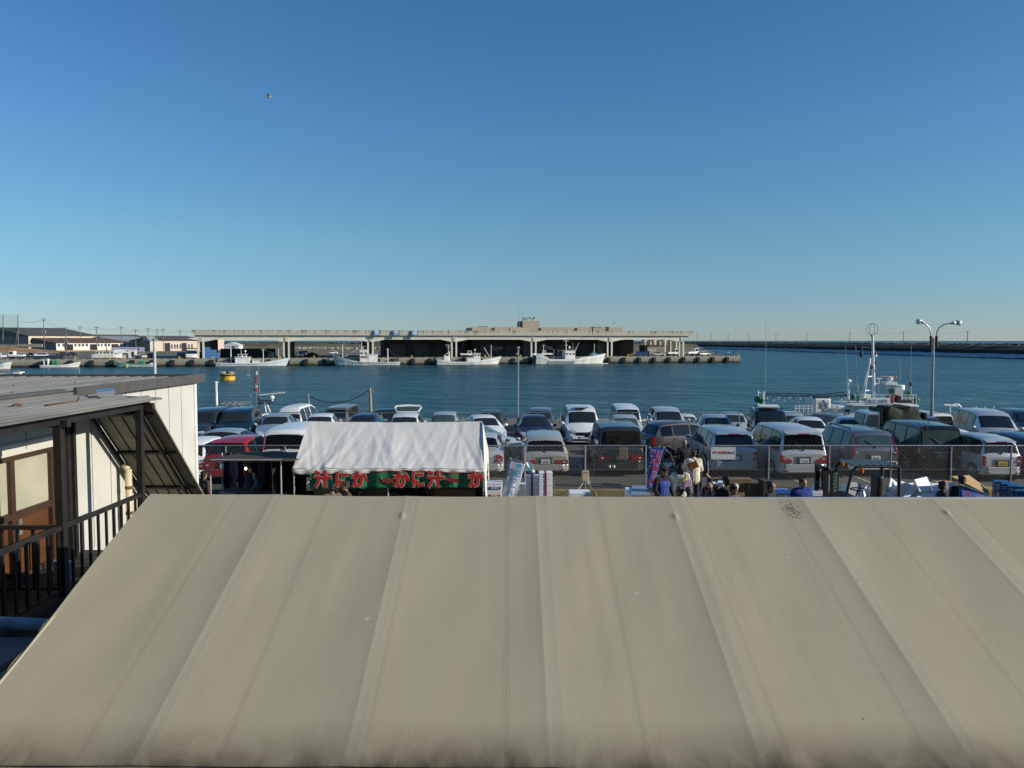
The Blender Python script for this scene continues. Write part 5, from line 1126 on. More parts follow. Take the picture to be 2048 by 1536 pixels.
MB().grid(lambda u, v: V((tx0+(tx1-tx0)*u, yb_-.1+.03*math.sin(u*40), 1.35*(1-v))), 60, 2).build('back_curtain', mat('tan_tarp', (.24,.19,.10), .85, var=.2), tt, world=True, solid=.005)
MB().b2((-5.9,22.9,0), (-1.1,23.6,.72)).build('counter', mat('tan_tarp', (.24,.19,.10)), tt, world=True)
# banner
bnr = thing('crab_soup_banner', 'green cloth banner with red かに汁 lettering hung along the tent front', 'banner', (-3.4, yf-.12, 1.2))
GB = mat('banner_green', (.008,.17,.075), .75, var=.25, scale=3, bump=.2, bscale=20)
yb0 = yf-.09
def ban(u, v):
    px = 615+352*u; x = (px-CX)/71.4; fold = .025*math.sin(u*60)+.02*math.sin(u*23+1)
    zt = 1.46-.03*math.sin(u*9)-(.05 if u < .35 else 0); zb_ = 1.0-.02*abs(math.sin(u*math.pi*22))-.03*(u < .35)
    return V((x, yb0+fold, zt+(zb_-zt)*v))
MB().grid(ban, 160, 6).build('cloth', GB, bnr, world=True, smooth=True, solid=.004)
MB().grid(lambda u, v: ban(.02+.96*u, .0+.10*v)+V((0,-.008,0)), 160, 1).build('red_border', mat('banner_dark_red', (.22,.02,.015), .75, var=.3), bnr, world=True, solid=.003)
OUT = mat('banner_outline', (.60,.42,.36), .7); BR = mat('banner_red', (.50,.02,.015), .7, var=.15)
for ch, px, w_ in (('汁', 642, 1.0), ('に', 681, .85), ('か', 716, .95), ('か', 801, .95), ('に', 834, .8), ('汁', 870, .98), ('か', 951, .95)):
    x = (px-CX)/71.6; tr_ = (math.pi/2, 0, 0)
    text(ch, .50, 'letter_outline', OUT, bnr, (x, yb0-.052, 1.21), tr_, .002, .034, w_, world=True)
    text(ch, .50, 'letter', BR, bnr, (x, yb0-.058, 1.21), tr_, .002, .019, w_, world=True)
for px, z_ in ((772, 1.2), (903, 1.22)):
    x = (px-CX)/71.6; mb = MB().ball((x, yb0-.048, z_), (.13,.01,.09), 12)
    for k in range(4):
        for q_ in (-1, 1): mb.tube((x+q_*.1, yb0-.048, z_-.02), (x+q_*.2, yb0-.048, z_+.12-.07*k), .014, .006, 5)
    mb.build('crab_motif', mat('crab_red', (.24,.03,.02), .7), bnr, world=True)
MB().grid(lambda u, v: V((tx1+.07+.02*math.sin(v*9), 22.0+.55*u, 1.5-.5*v-.08*math.sin(u*5))), 10, 8, 0).build('side_flap', GB, bnr, world=True, solid=.004)
MB().grid(lambda u, v: V((tx1+.085+.02*math.sin(v*9), 22.05+.3*u, 1.45-.3*v)), 5, 4, 0).build('side_flap_print', BR, bnr, world=True, solid=.004)
# ---- left booth
bo = thing('brown_booth', 'dark booth with sagging brown tarpaulin roof and striped curtain left of the white tent', 'stall', (-8.2, 23, 0))
TP = mat('brown_tarp', (.055,.034,.012), .8, var=.3, scale=2, bump=.3, bscale=6)
bx0, bx1 = W(398, 915, 21.6).x, W(588, 915, 21.6).x
def tarp(u, v):
    x = bx0+(bx1-bx0)*u+.25*(1-u)*v; y = 21.4+3.4*v; z = 1.80-.22*v-.04*math.sin(math.pi*u)*math.sin(math.pi*v)-.02*math.sin(u*13)*v
    return V((x, y, z))
MB().grid(tarp, 40, 14).build('tarpaulin_roof', TP, bo, world=True, smooth=True, solid=.008)
for px, Y_ in ((421, 21.7), (562, 21.7), (581, 24.4), (445, 24.4)): q_ = W(px, 950, Y_); MB().tube((q_.x,Y_,0), (q_.x,Y_,1.78 if Y_ < 22 else 1.60), .022).build('post', MATS['tent_pipe'], bo, world=True)
a_, b_ = W(421, 918, 21.7), W(562, 918, 21.7); MB().tube((a_.x,21.7,1.79), (b_.x,21.7,1.79), .018).build('front_bar', MATS['tent_pipe'], bo, world=True)
mb = MB(); x = W(447, 940, 24.6).x; xe = W(600, 940, 24.6).x; k = 0
while x < xe:
    mb.grid(lambda u, v: V((x+.22*u, 24.6+.03*math.sin(u*3.1+k), 1.56*(1-v))), 4, 2, m=k % 2); x += .22; k += 1
mb.build('striped_curtain', [mat('curtain_dark', (.02,.012,.02), .9), mat('curtain_pale', (.16,.13,.14), .9)], bo, world=True, solid=.005)
MB().grid(lambda u, v: V((xe-.05, 21.9+2.7*u, (1.74-.16*u)*(1-v))), 4, 2).build('side_curtain', MATS['curtain_dark'], bo, world=True, solid=.005)
MB().b2((a_.x,22.2,0), (b_.x,22.9,.75)).build('counter', mat('dark_table', (.06,.05,.045)), bo, world=True)
lb_ = thing('light_bulb', 'lit bare bulb hanging under the brown tarpaulin', 'lamp', W(491.5, 937, 22.6)); l0 = V(lb_.location)
MB().ball(l0, (.035,.035,.045), 10).build('bulb', mat('lit_bulb', (1,.8,.5), .5, emit=(1,.72,.38,9)), lb_, world=True, smooth=True); MB().tube(l0+V((0,0,.04)), l0+V((0,0,.09)), .02).path([l0+V((0,0,.09)), l0+V((0,0,.30))], .006).build('flex', BLACK, lb_, world=True)
# ================================================================== PEOPLE
def remesh(o, vs):
    m = o.modifiers.new('skin', 'REMESH'); m.mode = 'VOXEL'; m.voxel_size = vs; m.use_smooth_shade = True
    s__ = o.modifiers.new('smooth', 'SMOOTH'); s__.factor = .5; s__.iterations = 3
CL = {}
def cloth(n, c): return mat('cloth_'+n, c, .85, var=.22, scale=9, bump=.25, bscale=14)
def person(label, loc, face, h=1.68, top=(.02,.02,.025), legs=(.02,.02,.03), hair=(.012,.01,.009), hairstyle='short', hat=None, arms=('down','down'), sit=False, stride=0., vox=.011, skin=SKIN, lean=0., group=None, puffy=1., far=False, vest=None):
    r_ = thing('person', label, 'person', loc, R(face), group); k = h/1.70; r_.scale = (k, k, k)
    dz = -.44 if sit else 0
    hipz = .92+dz; T = lambda x, y, z: V((x+(z-hipz)*lean if z > hipz else x, y, z))
    b = MB()
    hp = {}
    for s_ in (-1, 1):
        hip = V((0, s_*.095, hipz))
        if sit: kn, an = V((.42, s_*.12, .50)), V((.42, s_*.12, .09))
        else: kn, an = V((.03+stride*s_*.5, s_*.10, .49)), V((stride*s_, s_*.10, .09))
        hp[s_] = (hip, kn, an); b.cap(hip, kn, .085, .058).cap(kn, an, .056, .038); b.cap(an+V((-.03,0,-.045)), an+V((.14,0,-.055)), .038, .032)
    b.cap(V((0,0,hipz)), T(0,0,hipz+.28), .125, .115).cap(T(0,-.06,hipz+.40), T(0,.06,hipz+.40), .115, .115).cap(T(0,-.15,hipz+.49), T(0,.15,hipz+.49), .06, .06)
    nk = T(0,0,hipz+.55); hd = T(.025,0,hipz+.685)
    b.cap(nk, hd, .052, .055); b.ball(hd+V((0,0,.02)), (.092,.075,.108), 16); b.ball(hd+V((.035,0,-.045)), (.05,.052,.055), 12)
    b.ball(hd+V((.092,0,-.005)), (.018,.014,.024), 8)
    for s_ in (-1, 1): b.ball(hd+V((-.005, s_*.078, 0)), (.02,.010,.030), 8)
    wr = {}
    for s_, ps in zip((-1, 1), arms):
        sh_ = T(0, s_*.185, hipz+.48)
        if ps == 'down': el, w0, fd = T(-.02, s_*.235, hipz+.20), T(.06, s_*.235, hipz-.04), V((.15,0,-1))
        elif ps == 'front': el, w0, fd = T(.02, s_*.24, hipz+.22), T(.24, s_*.15, hipz+.26), V((1,-s_*.25,.1))
        elif ps == 'low': el, w0, fd = T(.05, s_*.25, hipz+.24), T(.22, s_*.2, hipz+.08), V((.8,0,-.6))
        elif ps == 'face': el, w0, fd = T(.14, s_*.22, hipz+.28), T(.17, s_*.09, hipz+.52), V((-.1,-s_*.2,1))
        fd.normalize(); wr[s_] = (sh_, el, w0, fd)
        b.cap(sh_, el, .048, .038).cap(el, w0, .037, .026)
        side = fd.cross(V((0, 1, 0))) if abs(fd.y) < .8 else V((1,0,0)); side.normalize(); nrm = fd.cross(side)
        pc = w0+fd*.05
        for q_ in range(4): off = side*((q_-1.5)*.019); b.cap(w0+fd*.02+off*.5, w0+fd*.085+off, .014, .012, 6)
        if not far:
            for q_, ln in enumerate((.062, .072, .068, .052)):
                off = side*((q_-1.5)*.020); a_ = w0+fd*.085+off; m_ = a_+fd*ln*.55+nrm*s_*.006; e_ = m_+fd*ln*.42+nrm*s_*.018; b.cap(a_, m_, .0085, .008, 6).cap(m_, e_, .008, .007, 6)
            a_ = w0+fd*.03-side*.03; m_ = a_+fd*.035-side*.022; b.cap(a_, m_, .011, .010, 6).cap(m_, m_+fd*.03-side*.004, .010, .008, 6)
    bo_ = b.build('body', skin, r_, smooth=True, fix=False); remesh(bo_, vox)
    # clothes
    pz = puffy; c = MB()
    c.cap(V((0,-.03,hipz-.06)), T(0,-.03,hipz+.28), .145*pz, .135*pz).cap(V((0,.03,hipz-.06)), T(0,.03,hipz+.28), .145*pz, .135*pz).cap(T(0,-.075,hipz+.38), T(0,.075,hipz+.38), .132*pz, .132*pz).cap(T(0,-.155,hipz+.485), T(0,.155,hipz+.485), .072*pz, .072*pz).cap(T(0,0,hipz+.50), T(0.005,0,hipz+.56), .08, .066)
    for s_ in (-1, 1):
        sh_, el, w0, fd = wr[s_]; c.cap(sh_, el, .066*pz, .056*pz).cap(el, w0-fd*.005, .054*pz, .042*pz)
    co = c.build('jacket', cloth(*top) if isinstance(top[0], str) else cloth('c%d%d%d' % tuple(int(99*q_) for q_ in top), top), r_, smooth=True, fix=False); remesh(co, .015)
    if vest:
        c = MB().cap(V((.01,-.04,hipz-.10)), T(.01,-.03,hipz+.28), .155*pz, .145*pz).cap(V((.01,.04,hipz-.10)), T(.01,.03,hipz+.28), .155*pz, .145*pz).cap(T(.01,-.07,hipz+.36), T(.01,.07,hipz+.36), .142*pz, .142*pz)
        remesh(c.build('vest', cloth('vest', vest), r_, smooth=True, fix=False), .015)
    c = MB(); c.cap(V((0,-.05,hipz+.03)), V((0,.05,hipz+.03)), .135, .135)
    for s_ in (-1, 1): hip, kn, an = hp[s_]; c.cap(hip, kn, .105, .075).cap(kn, an+V((0,0,.02)), .072, .055)
    co = c.build('trousers', cloth('l%d%d%d' % tuple(int(99*q_) for q_ in legs), legs), r_, smooth=True, fix=False); remesh(co, .018)
    for s_ in (-1, 1):
        an = hp[s_][2]; c = MB().cap(an+V((-.035,0,-.045)), an+V((.15,0,-.052)), .046, .040); c.build('shoe', BLACK, r_, smooth=True)
    HM = mat('hair_%d' % int(hair[0]*1000), hair, .55, var=.4, scale=30, bump=.4, bscale=60)
    if hairstyle != 'none':
        c = MB(); o_ = hd+V((-.018,0,.035))
        if hairstyle == 'bald': c.ball(hd+V((-.03,0,-.005)), (.085,.082,.07), 12)
        else:
            c.ball(o_+V((0,0,.004)), (.098,.087,.104), 16).ball(o_+V((-.03,0,-.04)), (.075,.082,.08), 12)
            rr_ = random.Random(len(label))
            for q_ in range(14): a_ = rr_.uniform(.9, 5.4); c.ball(o_+V((-.0+.075*math.cos(a_), .07*math.sin(a_), rr_.uniform(-.02,.07))), .032, 6)
        if hairstyle == 'long':
            for y_ in (-.06,-.03,0,.03,.06): c.cap(hd+V((-.06,y_,0)), hd+V((-.10,y_*1.3,-.30)), .038, .022)
            for y_ in (-.085,.085): c.cap(hd+V((0,y_,0)), hd+V((.0,y_*1.15,-.26)), .022, .016)
        if hairstyle == 'bun': c.ball(hd+V((-.10,0,.06)), .05, 10)
        co = c.build('hair', HM, r_, smooth=True, fix=False); remesh(co, .010)
    if not far:
        for s_ in (-1, 1): MB().ball(hd+V((.085, s_*.030, .018)), (.008,.012,.006), 8).build('eye', BLACK, r_)
        MB().ball(hd+V((.086, 0, -.048)), (.006,.022,.005), 8).build('mouth', mat('lips', (.25,.09,.07), .5), r_)
    if hat:
        hc, kind = hat; c = MB(); o_ = hd+V((-.008,0,.055))
        c.ball(o_, (.108,.096,.085), 16)
        if kind == 'cap': c.prism([o_+V((.05,-.075,.0)), o_+V((.15,-.06,-.012)), o_+V((.185,0,-.015)), o_+V((.15,.06,-.012)), o_+V((.05,.075,.0))], (0,0,.012))
        h_ = c.build('cap', cloth('h%d%d' % (int(hc[0]*99), int(hc[2]*99)), hc), r_, smooth=False)
        if kind == 'beanie_band' or kind == 'whitecap': MB().ball(o_+V((.03,0,.012)), (.088,.06,.083), 14).build('cap_panel', cloth('hw', (.7,.7,.68)), h_)
    return r_
def at_head(px, py, Y, sit=False):
    t_ = W(px, py, Y); return V((t_.x, Y, 0)), (t_.z/1.70*1.70 if not sit else t_.z+.44)
def pp(label, px, py, Y, face, sit=False, **kw):
    loc, h = at_head(px, py, Y, sit); h = max(1.38, min(1.84, h/.985))
    return person(label, loc, face, h=h, sit=sit, **kw)
stool = None
def seat(o):
    global stool
    q_ = (o.location.x, o.location.y, 0)
    lab = 'low folding stool under the '+o['label'].split(' in ')[0]
    if stool is None:
        stool = thing('stool', lab, 'stool', q_, 0, 'folding stools under the tent'); MB().b2((-.18,-.16,.34), (.18,.16,.37)).build('seat', BLACK, stool)
        for x_ in (-.15, .15):
            for y_ in (-.13, .13): MB().tube((x_,y_,0), (-x_,y_,.34), .012).build('leg', GREYM, stool)
    else: dup(stool, q_, 0, lab)
pp('person with dark hair and brown jacket standing left of the brown booth', 407, 946, 21.0, 60, top=(.05,.035,.028), hairstyle='short')
pp('person in pale blue shirt bending over inside the brown booth', 524, 968, 22.9, 200, top=(.16,.20,.30), lean=.5, arms=('low','low'))
pp('person with short dark hair and pale collar facing the white tent', 664, 971, 18.6, 110, top=(.16,.14,.09))
pp('person in brown fur-collar coat raising a hand to the face before the tent', 692, 967, 18.8, -150, top=(.11,.06,.035), arms=('face','down'), hair=(.03,.014,.01), puffy=1.15)
for i, (px, py, l_) in enumerate([(711, 970, 'dark-haired cook seated behind the banner in the left half of the tent'), (793, 972, 'leftmost of three dark figures seated behind the かに汁 lettering'), (818, 970, 'middle of three dark figures seated behind the かに汁 lettering'), (842, 973, 'rightmost of three dark figures seated behind the かに汁 lettering')]):
    seat(pp(l_, px, py, 22.3+.1*i, -90+25*i, sit=True, vox=.014, top=(.014,.012,.016)))
pp('person in blue vest and black cap with white badge beside the blue flag', 1322, 934, 20.2, -62, top=(.010,.011,.014), vest=(.02,.06,.26), hat=((.012,.012,.014), 'cap'), arms=('low','low'), lean=.15)
pp('long-haired person in white jacket with yellow scarf carrying a pink bag', 1361, 931, 21.6, 75, top=(.58,.57,.52), hairstyle='long', arms=('low','low'), puffy=1.15)
pp('person in long cream coat with brown shoulder bag seen from behind', 1387, 903.5, 23.6, 90, top=(.66,.62,.50), hairstyle='short', hair=(.015,.010,.008), arms=('front','low'), puffy=1.2, stride=.1)
pp('grey-haired person in black jacket walking into the parking lot', 1369, 883, 26.4, 100, top=(.01,.01,.012), hair=(.16,.15,.14), stride=.15)
pp('dark-haired person in black standing close to the silver-blue off-roader', 1397, 906, 26.6, 80, top=(.012,.012,.016))
pp('person with reddish brown hair just above the canopy ridge', 1359, 978, 18.3, 200, top=(.03,.02,.02), hair=(.05,.018,.012))
pp('person with short grey hair above the canopy ridge', 1378.5, 978.5, 18.2, 90, top=(.03,.03,.035), hair=(.10,.10,.09))
pp('balding man with a tanned forehead and olive jacket looking right', 1416, 969.5, 18.6, -25, top=(.17,.15,.09), hairstyle='bald')
pp('black-haired person immediately right of the balding man', 1433, 974.5, 18.4, 120, top=(.01,.01,.01))
pp('person in black hood standing behind the balding man', 1420, 960, 20.6, 100, top=(.012,.012,.014))
pp('large man in dark brown jacket and black cap seen from behind', 1455, 945, 18.6, 125, top=(.034,.024,.022), hat=((.01,.01,.011), 'cap'), puffy=1.5)
pp('person in black and white cap below the man in the brown jacket', 1467, 972.5, 18.3, -50, top=(.10,.05,.03), hat=((.012,.012,.014), 'whitecap'))
pp('person with tousled dark hair and black collar looking to the right', 1541, 968, 18.5, -40, top=(.015,.015,.02), hair=(.02,.012,.01))
pp('person in bright royal blue jacket bending forward left of the forklift', 1598, 958, 19.0, -80, top=(.010,.032,.22), puffy=1.3, lean=.25, arms=('low','low'))
pp('person in black with short black hair looking right before the foam boxes', 1885, 967, 18.6, -10, top=(.010,.010,.011))
pp('person in black partly hidden by the tilted blue flag', 1924, 956.5, 19.2, 60, top=(.012,.013,.02), hair=(.03,.012,.01))
fp = None
for i, (px, tp_, lg_, l_) in enumerate([(1432, (.02,.02,.025), (.02,.02,.02), 'small distant person in dark clothes on the open pier, leftmost of four'), (1453, (.6,.6,.58), (.1,.1,.1), 'small distant person in white top on the pier, left of the pair'), (1458, (.45,.42,.38), (.03,.03,.04), 'small distant person in pale top on the pier, right of the pair'), (1467, (.012,.012,.02), (.02,.02,.02), 'small distant person in black at the far end of the pier')]):
    q_ = quay_at(px, 1.0); person(l_, q_, 60*i, top=tp_, legs=lg_, far=True, vox=.022, group='people on the pier')
for px, tp_, l_ in ((1274, (.5,.5,.5), 'tiny person in white under the right end of the market hall'), (1296, (.35,.03,.03), 'tiny person in red beside the blue tubs'), (1308, (.3,.03,.03), 'tiny person in dark red right of the blue tubs'), (967, (.2,.03,.02), 'tiny person in red on the quay by the middle fishing boat')):
    person(l_, quay_at(px, 5.0), 20, top=tp_, far=True, vox=.022, group='people under the market hall')
# bags
p = W(1386, 931, 23.6-.27)
bg_ = thing('shoulder_bag', 'reddish brown shoulder bag on the cream coat', 'bag', p)
Mr = Matrix.Translation(p) @ Matrix.Rotation(R(-24), 4, 'Y'); MB().box((0,0,0), (.31,.09,.21), M=Mr).build('pouch', mat('brown_leather', (.16,.05,.02), .45, var=.2), bg_, world=True, bevel=.025)
MB().path([W(1392, 922, 23.32), W(1386, 915, 23.36), W(1379, 913, 23.40), W(1376, 917, 23.45)], .012).path([W(1379, 934, 23.32), W(1376, 917, 23.42)], .008).build('strap', BLACK, bg_, world=True)
p = W(1375.5, 968, 21.4); pk = thing('pink_bag', 'pink carrier bag held beside the white jacket', 'bag', p)
MB().prism([p+V((-.13,-.03,-.15)), p+V((.13,-.03,-.15)), p+V((.10,-.03,.12)), p+V((-.07,-.03,.12))], (0,.09,0)).build('bag_body', mat('pink_plastic', (.55,.33,.50), .5), pk, world=True, bevel=.02); MB().path([p+V((-.03,0,.12)), p+V((0,0,.26)), p+V((.05,0,.12))], .012).build('handle', MATS['pink_plastic'], pk, world=True)
p = W(1366, 962, 21.3); MB().cap(p, p+V((.08,-.02,.14)), .035, .04, 8).build('scarf', mat('yellow_cloth', (.6,.5,.04), .8), None, base=p)['label'] = 'yellow scarf bundle at the front of the white jacket'
bpy.data.objects['scarf']['category'] = 'scarf'
# ================================================================== STALL GEAR ON THE RIGHT
def foam(name, label, pa, pb, Y, dep=.3, rz=0, lid=True, band=None, group=None, m=FOAM, z=None):
    a_, b_ = W(*pa, Y), W(*pb, Y); w_ = abs(b_.x-a_.x); h_ = abs(a_.z-b_.z); c_ = V(((a_.x+b_.x)/2, Y+dep/2, min(a_.z, b_.z)))
    r_ = thing(name, label, 'box', c_, rz, group); lt = min(.05, h_*.2)
    MB().b2((-w_/2,-dep/2,0), (w_/2,dep/2,h_-lt-.004)).build('box_body', m, r_, bevel=.008); MB().b2((-w_/2-.006,-dep/2-.006,h_-lt), (w_/2+.006,dep/2+.006,h_)).build('lid', m, r_, bevel=.008)
    if band is not None: MB().b2((band-.025,-dep/2-.012,0), (band+.025,-dep/2-.0065,h_+.004)).b2((band-.025,-dep/2-.01,h_+.0005), (band+.025,dep/2,h_+.005)).build('strap', mat('strap_red', (.28,.015,.02), .5), r_)
    return r_
g_ = 'white foam boxes strapped with red tape'
ys = [953, 967, 981, 995, 1009, 1023, 1037]; nm = ['topmost', 'second', 'third', 'fourth', 'fifth', 'sixth']
for i in range(6): foam('foam_box', f'white foam box in the left red-strapped stack, {nm[i]} from the top' if i else 'topmost white foam box of the left red-strapped stack', (1052, ys[i]), (1077, ys[i+1]), 21.6, .36, band=-.01, group=g_)
ys = [946, 957, 968, 983, 998, 1013, 1028, 1043]
for i in range(7): foam('foam_box', f'white foam box in the right red-strapped stack, {(nm+["lowest"])[i]} from the top' if i else 'topmost white foam box of the right taller red-strapped stack', (1078.5, ys[i]), (1104.5, ys[i+1]), 21.3, .4, band=.0, group=g_)
for i, (a_, b_, l_) in enumerate([((1040, 969), (1051, 980), 'small white foam box tucked behind the pale blue flag, upper one'), ((1038, 980.5), (1050, 1010), 'small white foam box tucked behind the pale blue flag, lower one')]): foam('foam_box', l_, a_, b_, 22.0, .3)
fb1 = foam('foam_box', 'white foam box with dark blue printed label beside the tent wall', (974, 965), (1004.5, 981), 20.8, .35); MB().b2((-.16,-.19,.035), (.16,-.182,.10)).build('label', mat('label_blue', (.03,.04,.2)), fb1); text('産地直送', .05, 'label_lettering', SW, fb1, (0,-.192,.067), (math.pi/2,0,0), .001, .001)
fb2 = foam('foam_box', 'white foam box with red printed label under the blue-labelled box', (974.5, 981.5), (1003.5, 1045), 20.8, .35); MB().b2((-.16,-.19,.70), (.15,-.182,.77)).build('label', mat('label_red', (.4,.03,.03)), fb2); text('産地直送', .05, 'label_lettering', SW, fb2, (0,-.192,.735), (math.pi/2,0,0), .001, .001)
o = foam('foam_table_box', 'flat white box with purple tape at the foot of the electric cables', (1140, 986), (1181, 1060), 20.5, .5); MB().b2((-.27,-.262,.86),(.27,-.257,.89)).build('tape', mat('purple_tape', (.25,.08,.3)), o)
# gray lidded tank
tk = thing('lidded_tank', 'large box with sloping blue-grey lid left of the blue flag', 'box', (W(1284, 985, 20).x, 20.2, 0)); a_, b_, c_, d_ = W(1262, 992, 19.6), W(1302, 992, 19.6), W(1291, 973, 21.0), W(1265, 973, 21.0)
zt = a_.z; MB().prism([(a_.x,19.6,zt), (b_.x,19.6,zt), (c_.x,21.0,c_.z), (d_.x,21.0,d_.z)], (0,0,.03)).build('lid', mat('blue_grey_lid', (.24,.30,.36), .4), tk, world=True); MB().b2((a_.x+.03,19.65,0), (b_.x-.05,20.9,zt-.02)).build('tank', WHITE, tk, world=True)
# flags
def flag(label, pole, c4, Y, m, col2, texts, dY=0., fold=.03, cross=True):
    base_ = W(pole[0][0], pole[0][1], Y); base_.z = 0
    r_ = thing('advertising_flag', label, 'flag', base_)
    p0, p1 = W(*pole[0], Y), W(*pole[1], Y); d_ = (p1-p0); p0 = p1-d_*(p1.z/d_.z)
    MB().tube(p0, p1, .014, .011).build('pole', col2, r_, world=True)
    A, B, C_, D = [W(*q_, Y-.03) for q_ in c4]   # top-left, top-right, bottom-right, bottom-left
    if cross: MB().tube(A+V((0,0,.02)), B+V((0,0,.02)), .010).build('crossbar', col2, r_, world=True)
    def f(u, v):
        p = A.lerp(B, u).lerp(D.lerp(C_, u), v); p.y += fold*math.sin(u*7+v*2)*v*1.2+.02*math.sin(v*13+u*3); return p
    MB().grid(f, 14, 24).build('cloth', m, r_, world=True, smooth=True, solid=.003)
    for t_ in range(4): q_ = f(t_/3, 0); MB().ball(q_+V((0,-.005,.01)), .018, 6).build('loop', WHITE, r_, world=True)
    ux = (f(1, .4)-f(0, .4)); ang = math.atan2(ux.z, ux.x)
    for ch, u, v, sz, mt, mo in texts:
        q_ = f(u, v)+V((0,-.05,0)); tx = f(u, min(1, v+.06))-f(u, max(0, v-.06)); a2 = math.atan2(-tx.x, -tx.z)
        if mo: text(ch, sz, 'letter_outline', mo, r_, q_, (math.pi/2, a2, 0), .001, .016, .9, world=True)
        text(ch, sz, 'letter', mt, r_, q_+V((0,-.004,0)), (math.pi/2, a2, 0), .001, .006, .9, world=True)
    return r_
FB = mat('flag_blue', (.05,.09,.42), .7, var=.15); FR_ = mat('flag_red', (.45,.03,.06), .7); FO = mat('flag_pink', (.6,.45,.62), .7)
flag('deep blue flag with red and pink lettering at the gate gap', ((1294, 985), (1298.5, 892)), [(1299.5, 896), (1328, 896), (1307, 975), (1294, 975)], 21.2, FB, GREEN,
     [('ス', .28, .11, .15, FR_, FO), ('ー', .30, .22, .13, FR_, FO), ('パ', .26, .34, .13, FR_, FO), ('ー', .28, .47, .12, FR_, FO), ('日', .70, .17, .19, FR_, FO), ('本', .68, .34, .19, FR_, FO), ('来', .66, .52, .19, FR_, FO), ('三', .62, .70, .17, FR_, FO), ('町', .55, .86, .15, FR_, FO)])
FLB = mat('flag_pale', (.52,.55,.66), .7, var=.12, scale=2); LBT = mat('flag_light_blue', (.07,.32,.55), .7)
f2 = flag('pale flag with light blue lettering leaning between the foam boxes', ((1003, 1005), (1020, 914)), [(1021.5, 917.5), (1051, 926.5), (1031, 998), (1004, 998)], 20.9, FLB, GREYM,
     [('宅', .62, .15, .19, LBT, None), ('配', .60, .33, .19, LBT, None), ('ク', .58, .52, .18, LBT, None), ('ー', .55, .68, .17, LBT, None), ('ル', .55, .84, .19, LBT, None)], cross=True)
flag('tilted blue flag with red lettering on a green pole before the cardboard', ((1918, 1010), (1920, 965)), [(1922, 971), (1978, 992), (1972, 1050), (1920, 1040)], 18.4, FB, GREEN,
     [('ス', .22, .20, .17, FR_, FO), ('ー', .24, .42, .15, FR_, FO), ('日', .62, .30, .24, FR_, FO)])
# wind spinner
p = W(1058.5, 934, 21.9); ws = thing('wind_spinner', 'blue ring wind spinner with white tassel above the foam boxes', 'ornament', p)
LBP = mat('spinner_blue', (.10,.42,.62), .4); MB().tube(W(1058.5, 955, 21.9), W(1059, 905, 21.9), .008).build('stick', LBP, ws, world=True)
MB().ring(p, .115, .012, 'Y').ring(p, .075, .008, 'Y').build('ring', LBP, ws, world=True); MB().tube(W(1052, 926, 21.85), W(1057, 935, 21.85), .05, .03).tube(W(1064, 940, 21.85), W(1067, 945, 21.85), .05, .05).build('tassel', WHITE, ws, world=True); MB().ball(W(1066.5, 947.5, 21.85), .06, 10).build('blue_ball', BLUE, ws, world=True)
# frame + tub in the gate gap, grating
p = G(1337, 57); es = thing('carrying_frame', 'dark folding frame standing in the gate gap behind the blue flag', 'frame', p); wf = lambda px, py, dy=0: W(px, py, p.y+dy)
MB().path([wf(1322, 940), wf(1329, 899), wf(1341, 908), wf(1349, 932)], .018).path([wf(1334, 938, .3), wf(1341, 908), wf(1338, 925, .3)], .015).path([wf(1329, 899), wf(1330, 897), wf(1341, 908)], .012).build('frame_tubes', DARKM, es, world=True)
for px in (1323, 1333, 1348): MB().tube(wf(px, 935), V((wf(px, 935).x, p.y, 0)), .014).build('leg', DARKM, es, world=True)
a_, b_ = wf(1326, 937), wf(1347, 928); MB().b2((a_.x,p.y-.2,a_.z), (b_.x,p.y+.3,b_.z)).build('tub', mat('tub_blue_grey', (.08,.14,.18), .5), es, world=True, bevel=.03)
mb = MB(); 
for k in range(9): mb.b2((X(1320),22.2+k*.33,.0), (X(1400),22.28+k*.33,.03))
tag(mb.build('drain_grating', DARKM), 'dark slatted grating on the ground in the gate gap', 'grating')
# timber / cardboard behind the people
o = thing('cardboard_stack', 'large tan carton standing against the fence under the pedestrian sign', 'box', W(1468, 990, 24.4)); 
MB().b2(W(1424, 985, 24.5), W(1498, 954, 24.9)).build('carton', mat('carton_brown', (.21,.135,.07), .85, var=.2), o, world=True, bevel=.01); MB().b2(W(1424, 954, 24.5), W(1450, 957, 24.4)).build('flap', mat('carton_brown', (.2,.13,.07)), o, world=True)
o.location.z = 0
for ch in o.children: ch.location.z = WL[o.name][2]
def blk(label, pa, pb, Y, m, name='concrete_block', cat='block', dep=.5):
    a_, b_ = W(*pa, Y), W(*pb, Y); o = MB().b2((a_.x,Y,0), (b_.x,Y+dep,max(a_.z,b_.z))).build(name, m, base=V(((a_.x+b_.x)/2, Y, 0)), bevel=.02); return tag(o, label, cat)
MOS = mat('mossy_concrete', (.13,.115,.055), .95, var=.4, scale=2, bump=.4, bscale=10)
blk('mossy olive concrete block right of the tan carton', (1499, 968), (1525, 990), 24.3, MOS); blk('dark upright block beside the tousled-haired person', (1526, 962), (1542, 990), 23.9, mat('dark_block', (.05,.04,.025), .9)); blk('low mossy block left of the blue jacket', (1545, 972), (1585, 990), 24.4, MOS)
tag(MB().tube(W(1412, 948, 24.6), W(1420, 958, 24.6), .05).tube(W(1420, 958, 24.6), W(1424, 990, 24.6), .05).build('timber_prop', WOOD, base=W(1424, 990, 24.6)), 'short leaning timber prop at the gate post', 'timber')
for i, (a_, b_, l_) in enumerate([((1427, 967), (1437, 975), 'white foam tray behind the balding man'), ((1439, 965), (1450, 982), 'white foam tray left of the man in the brown jacket')]): foam('foam_box', l_, a_, b_, 21.5, .3, rz=R(-18))
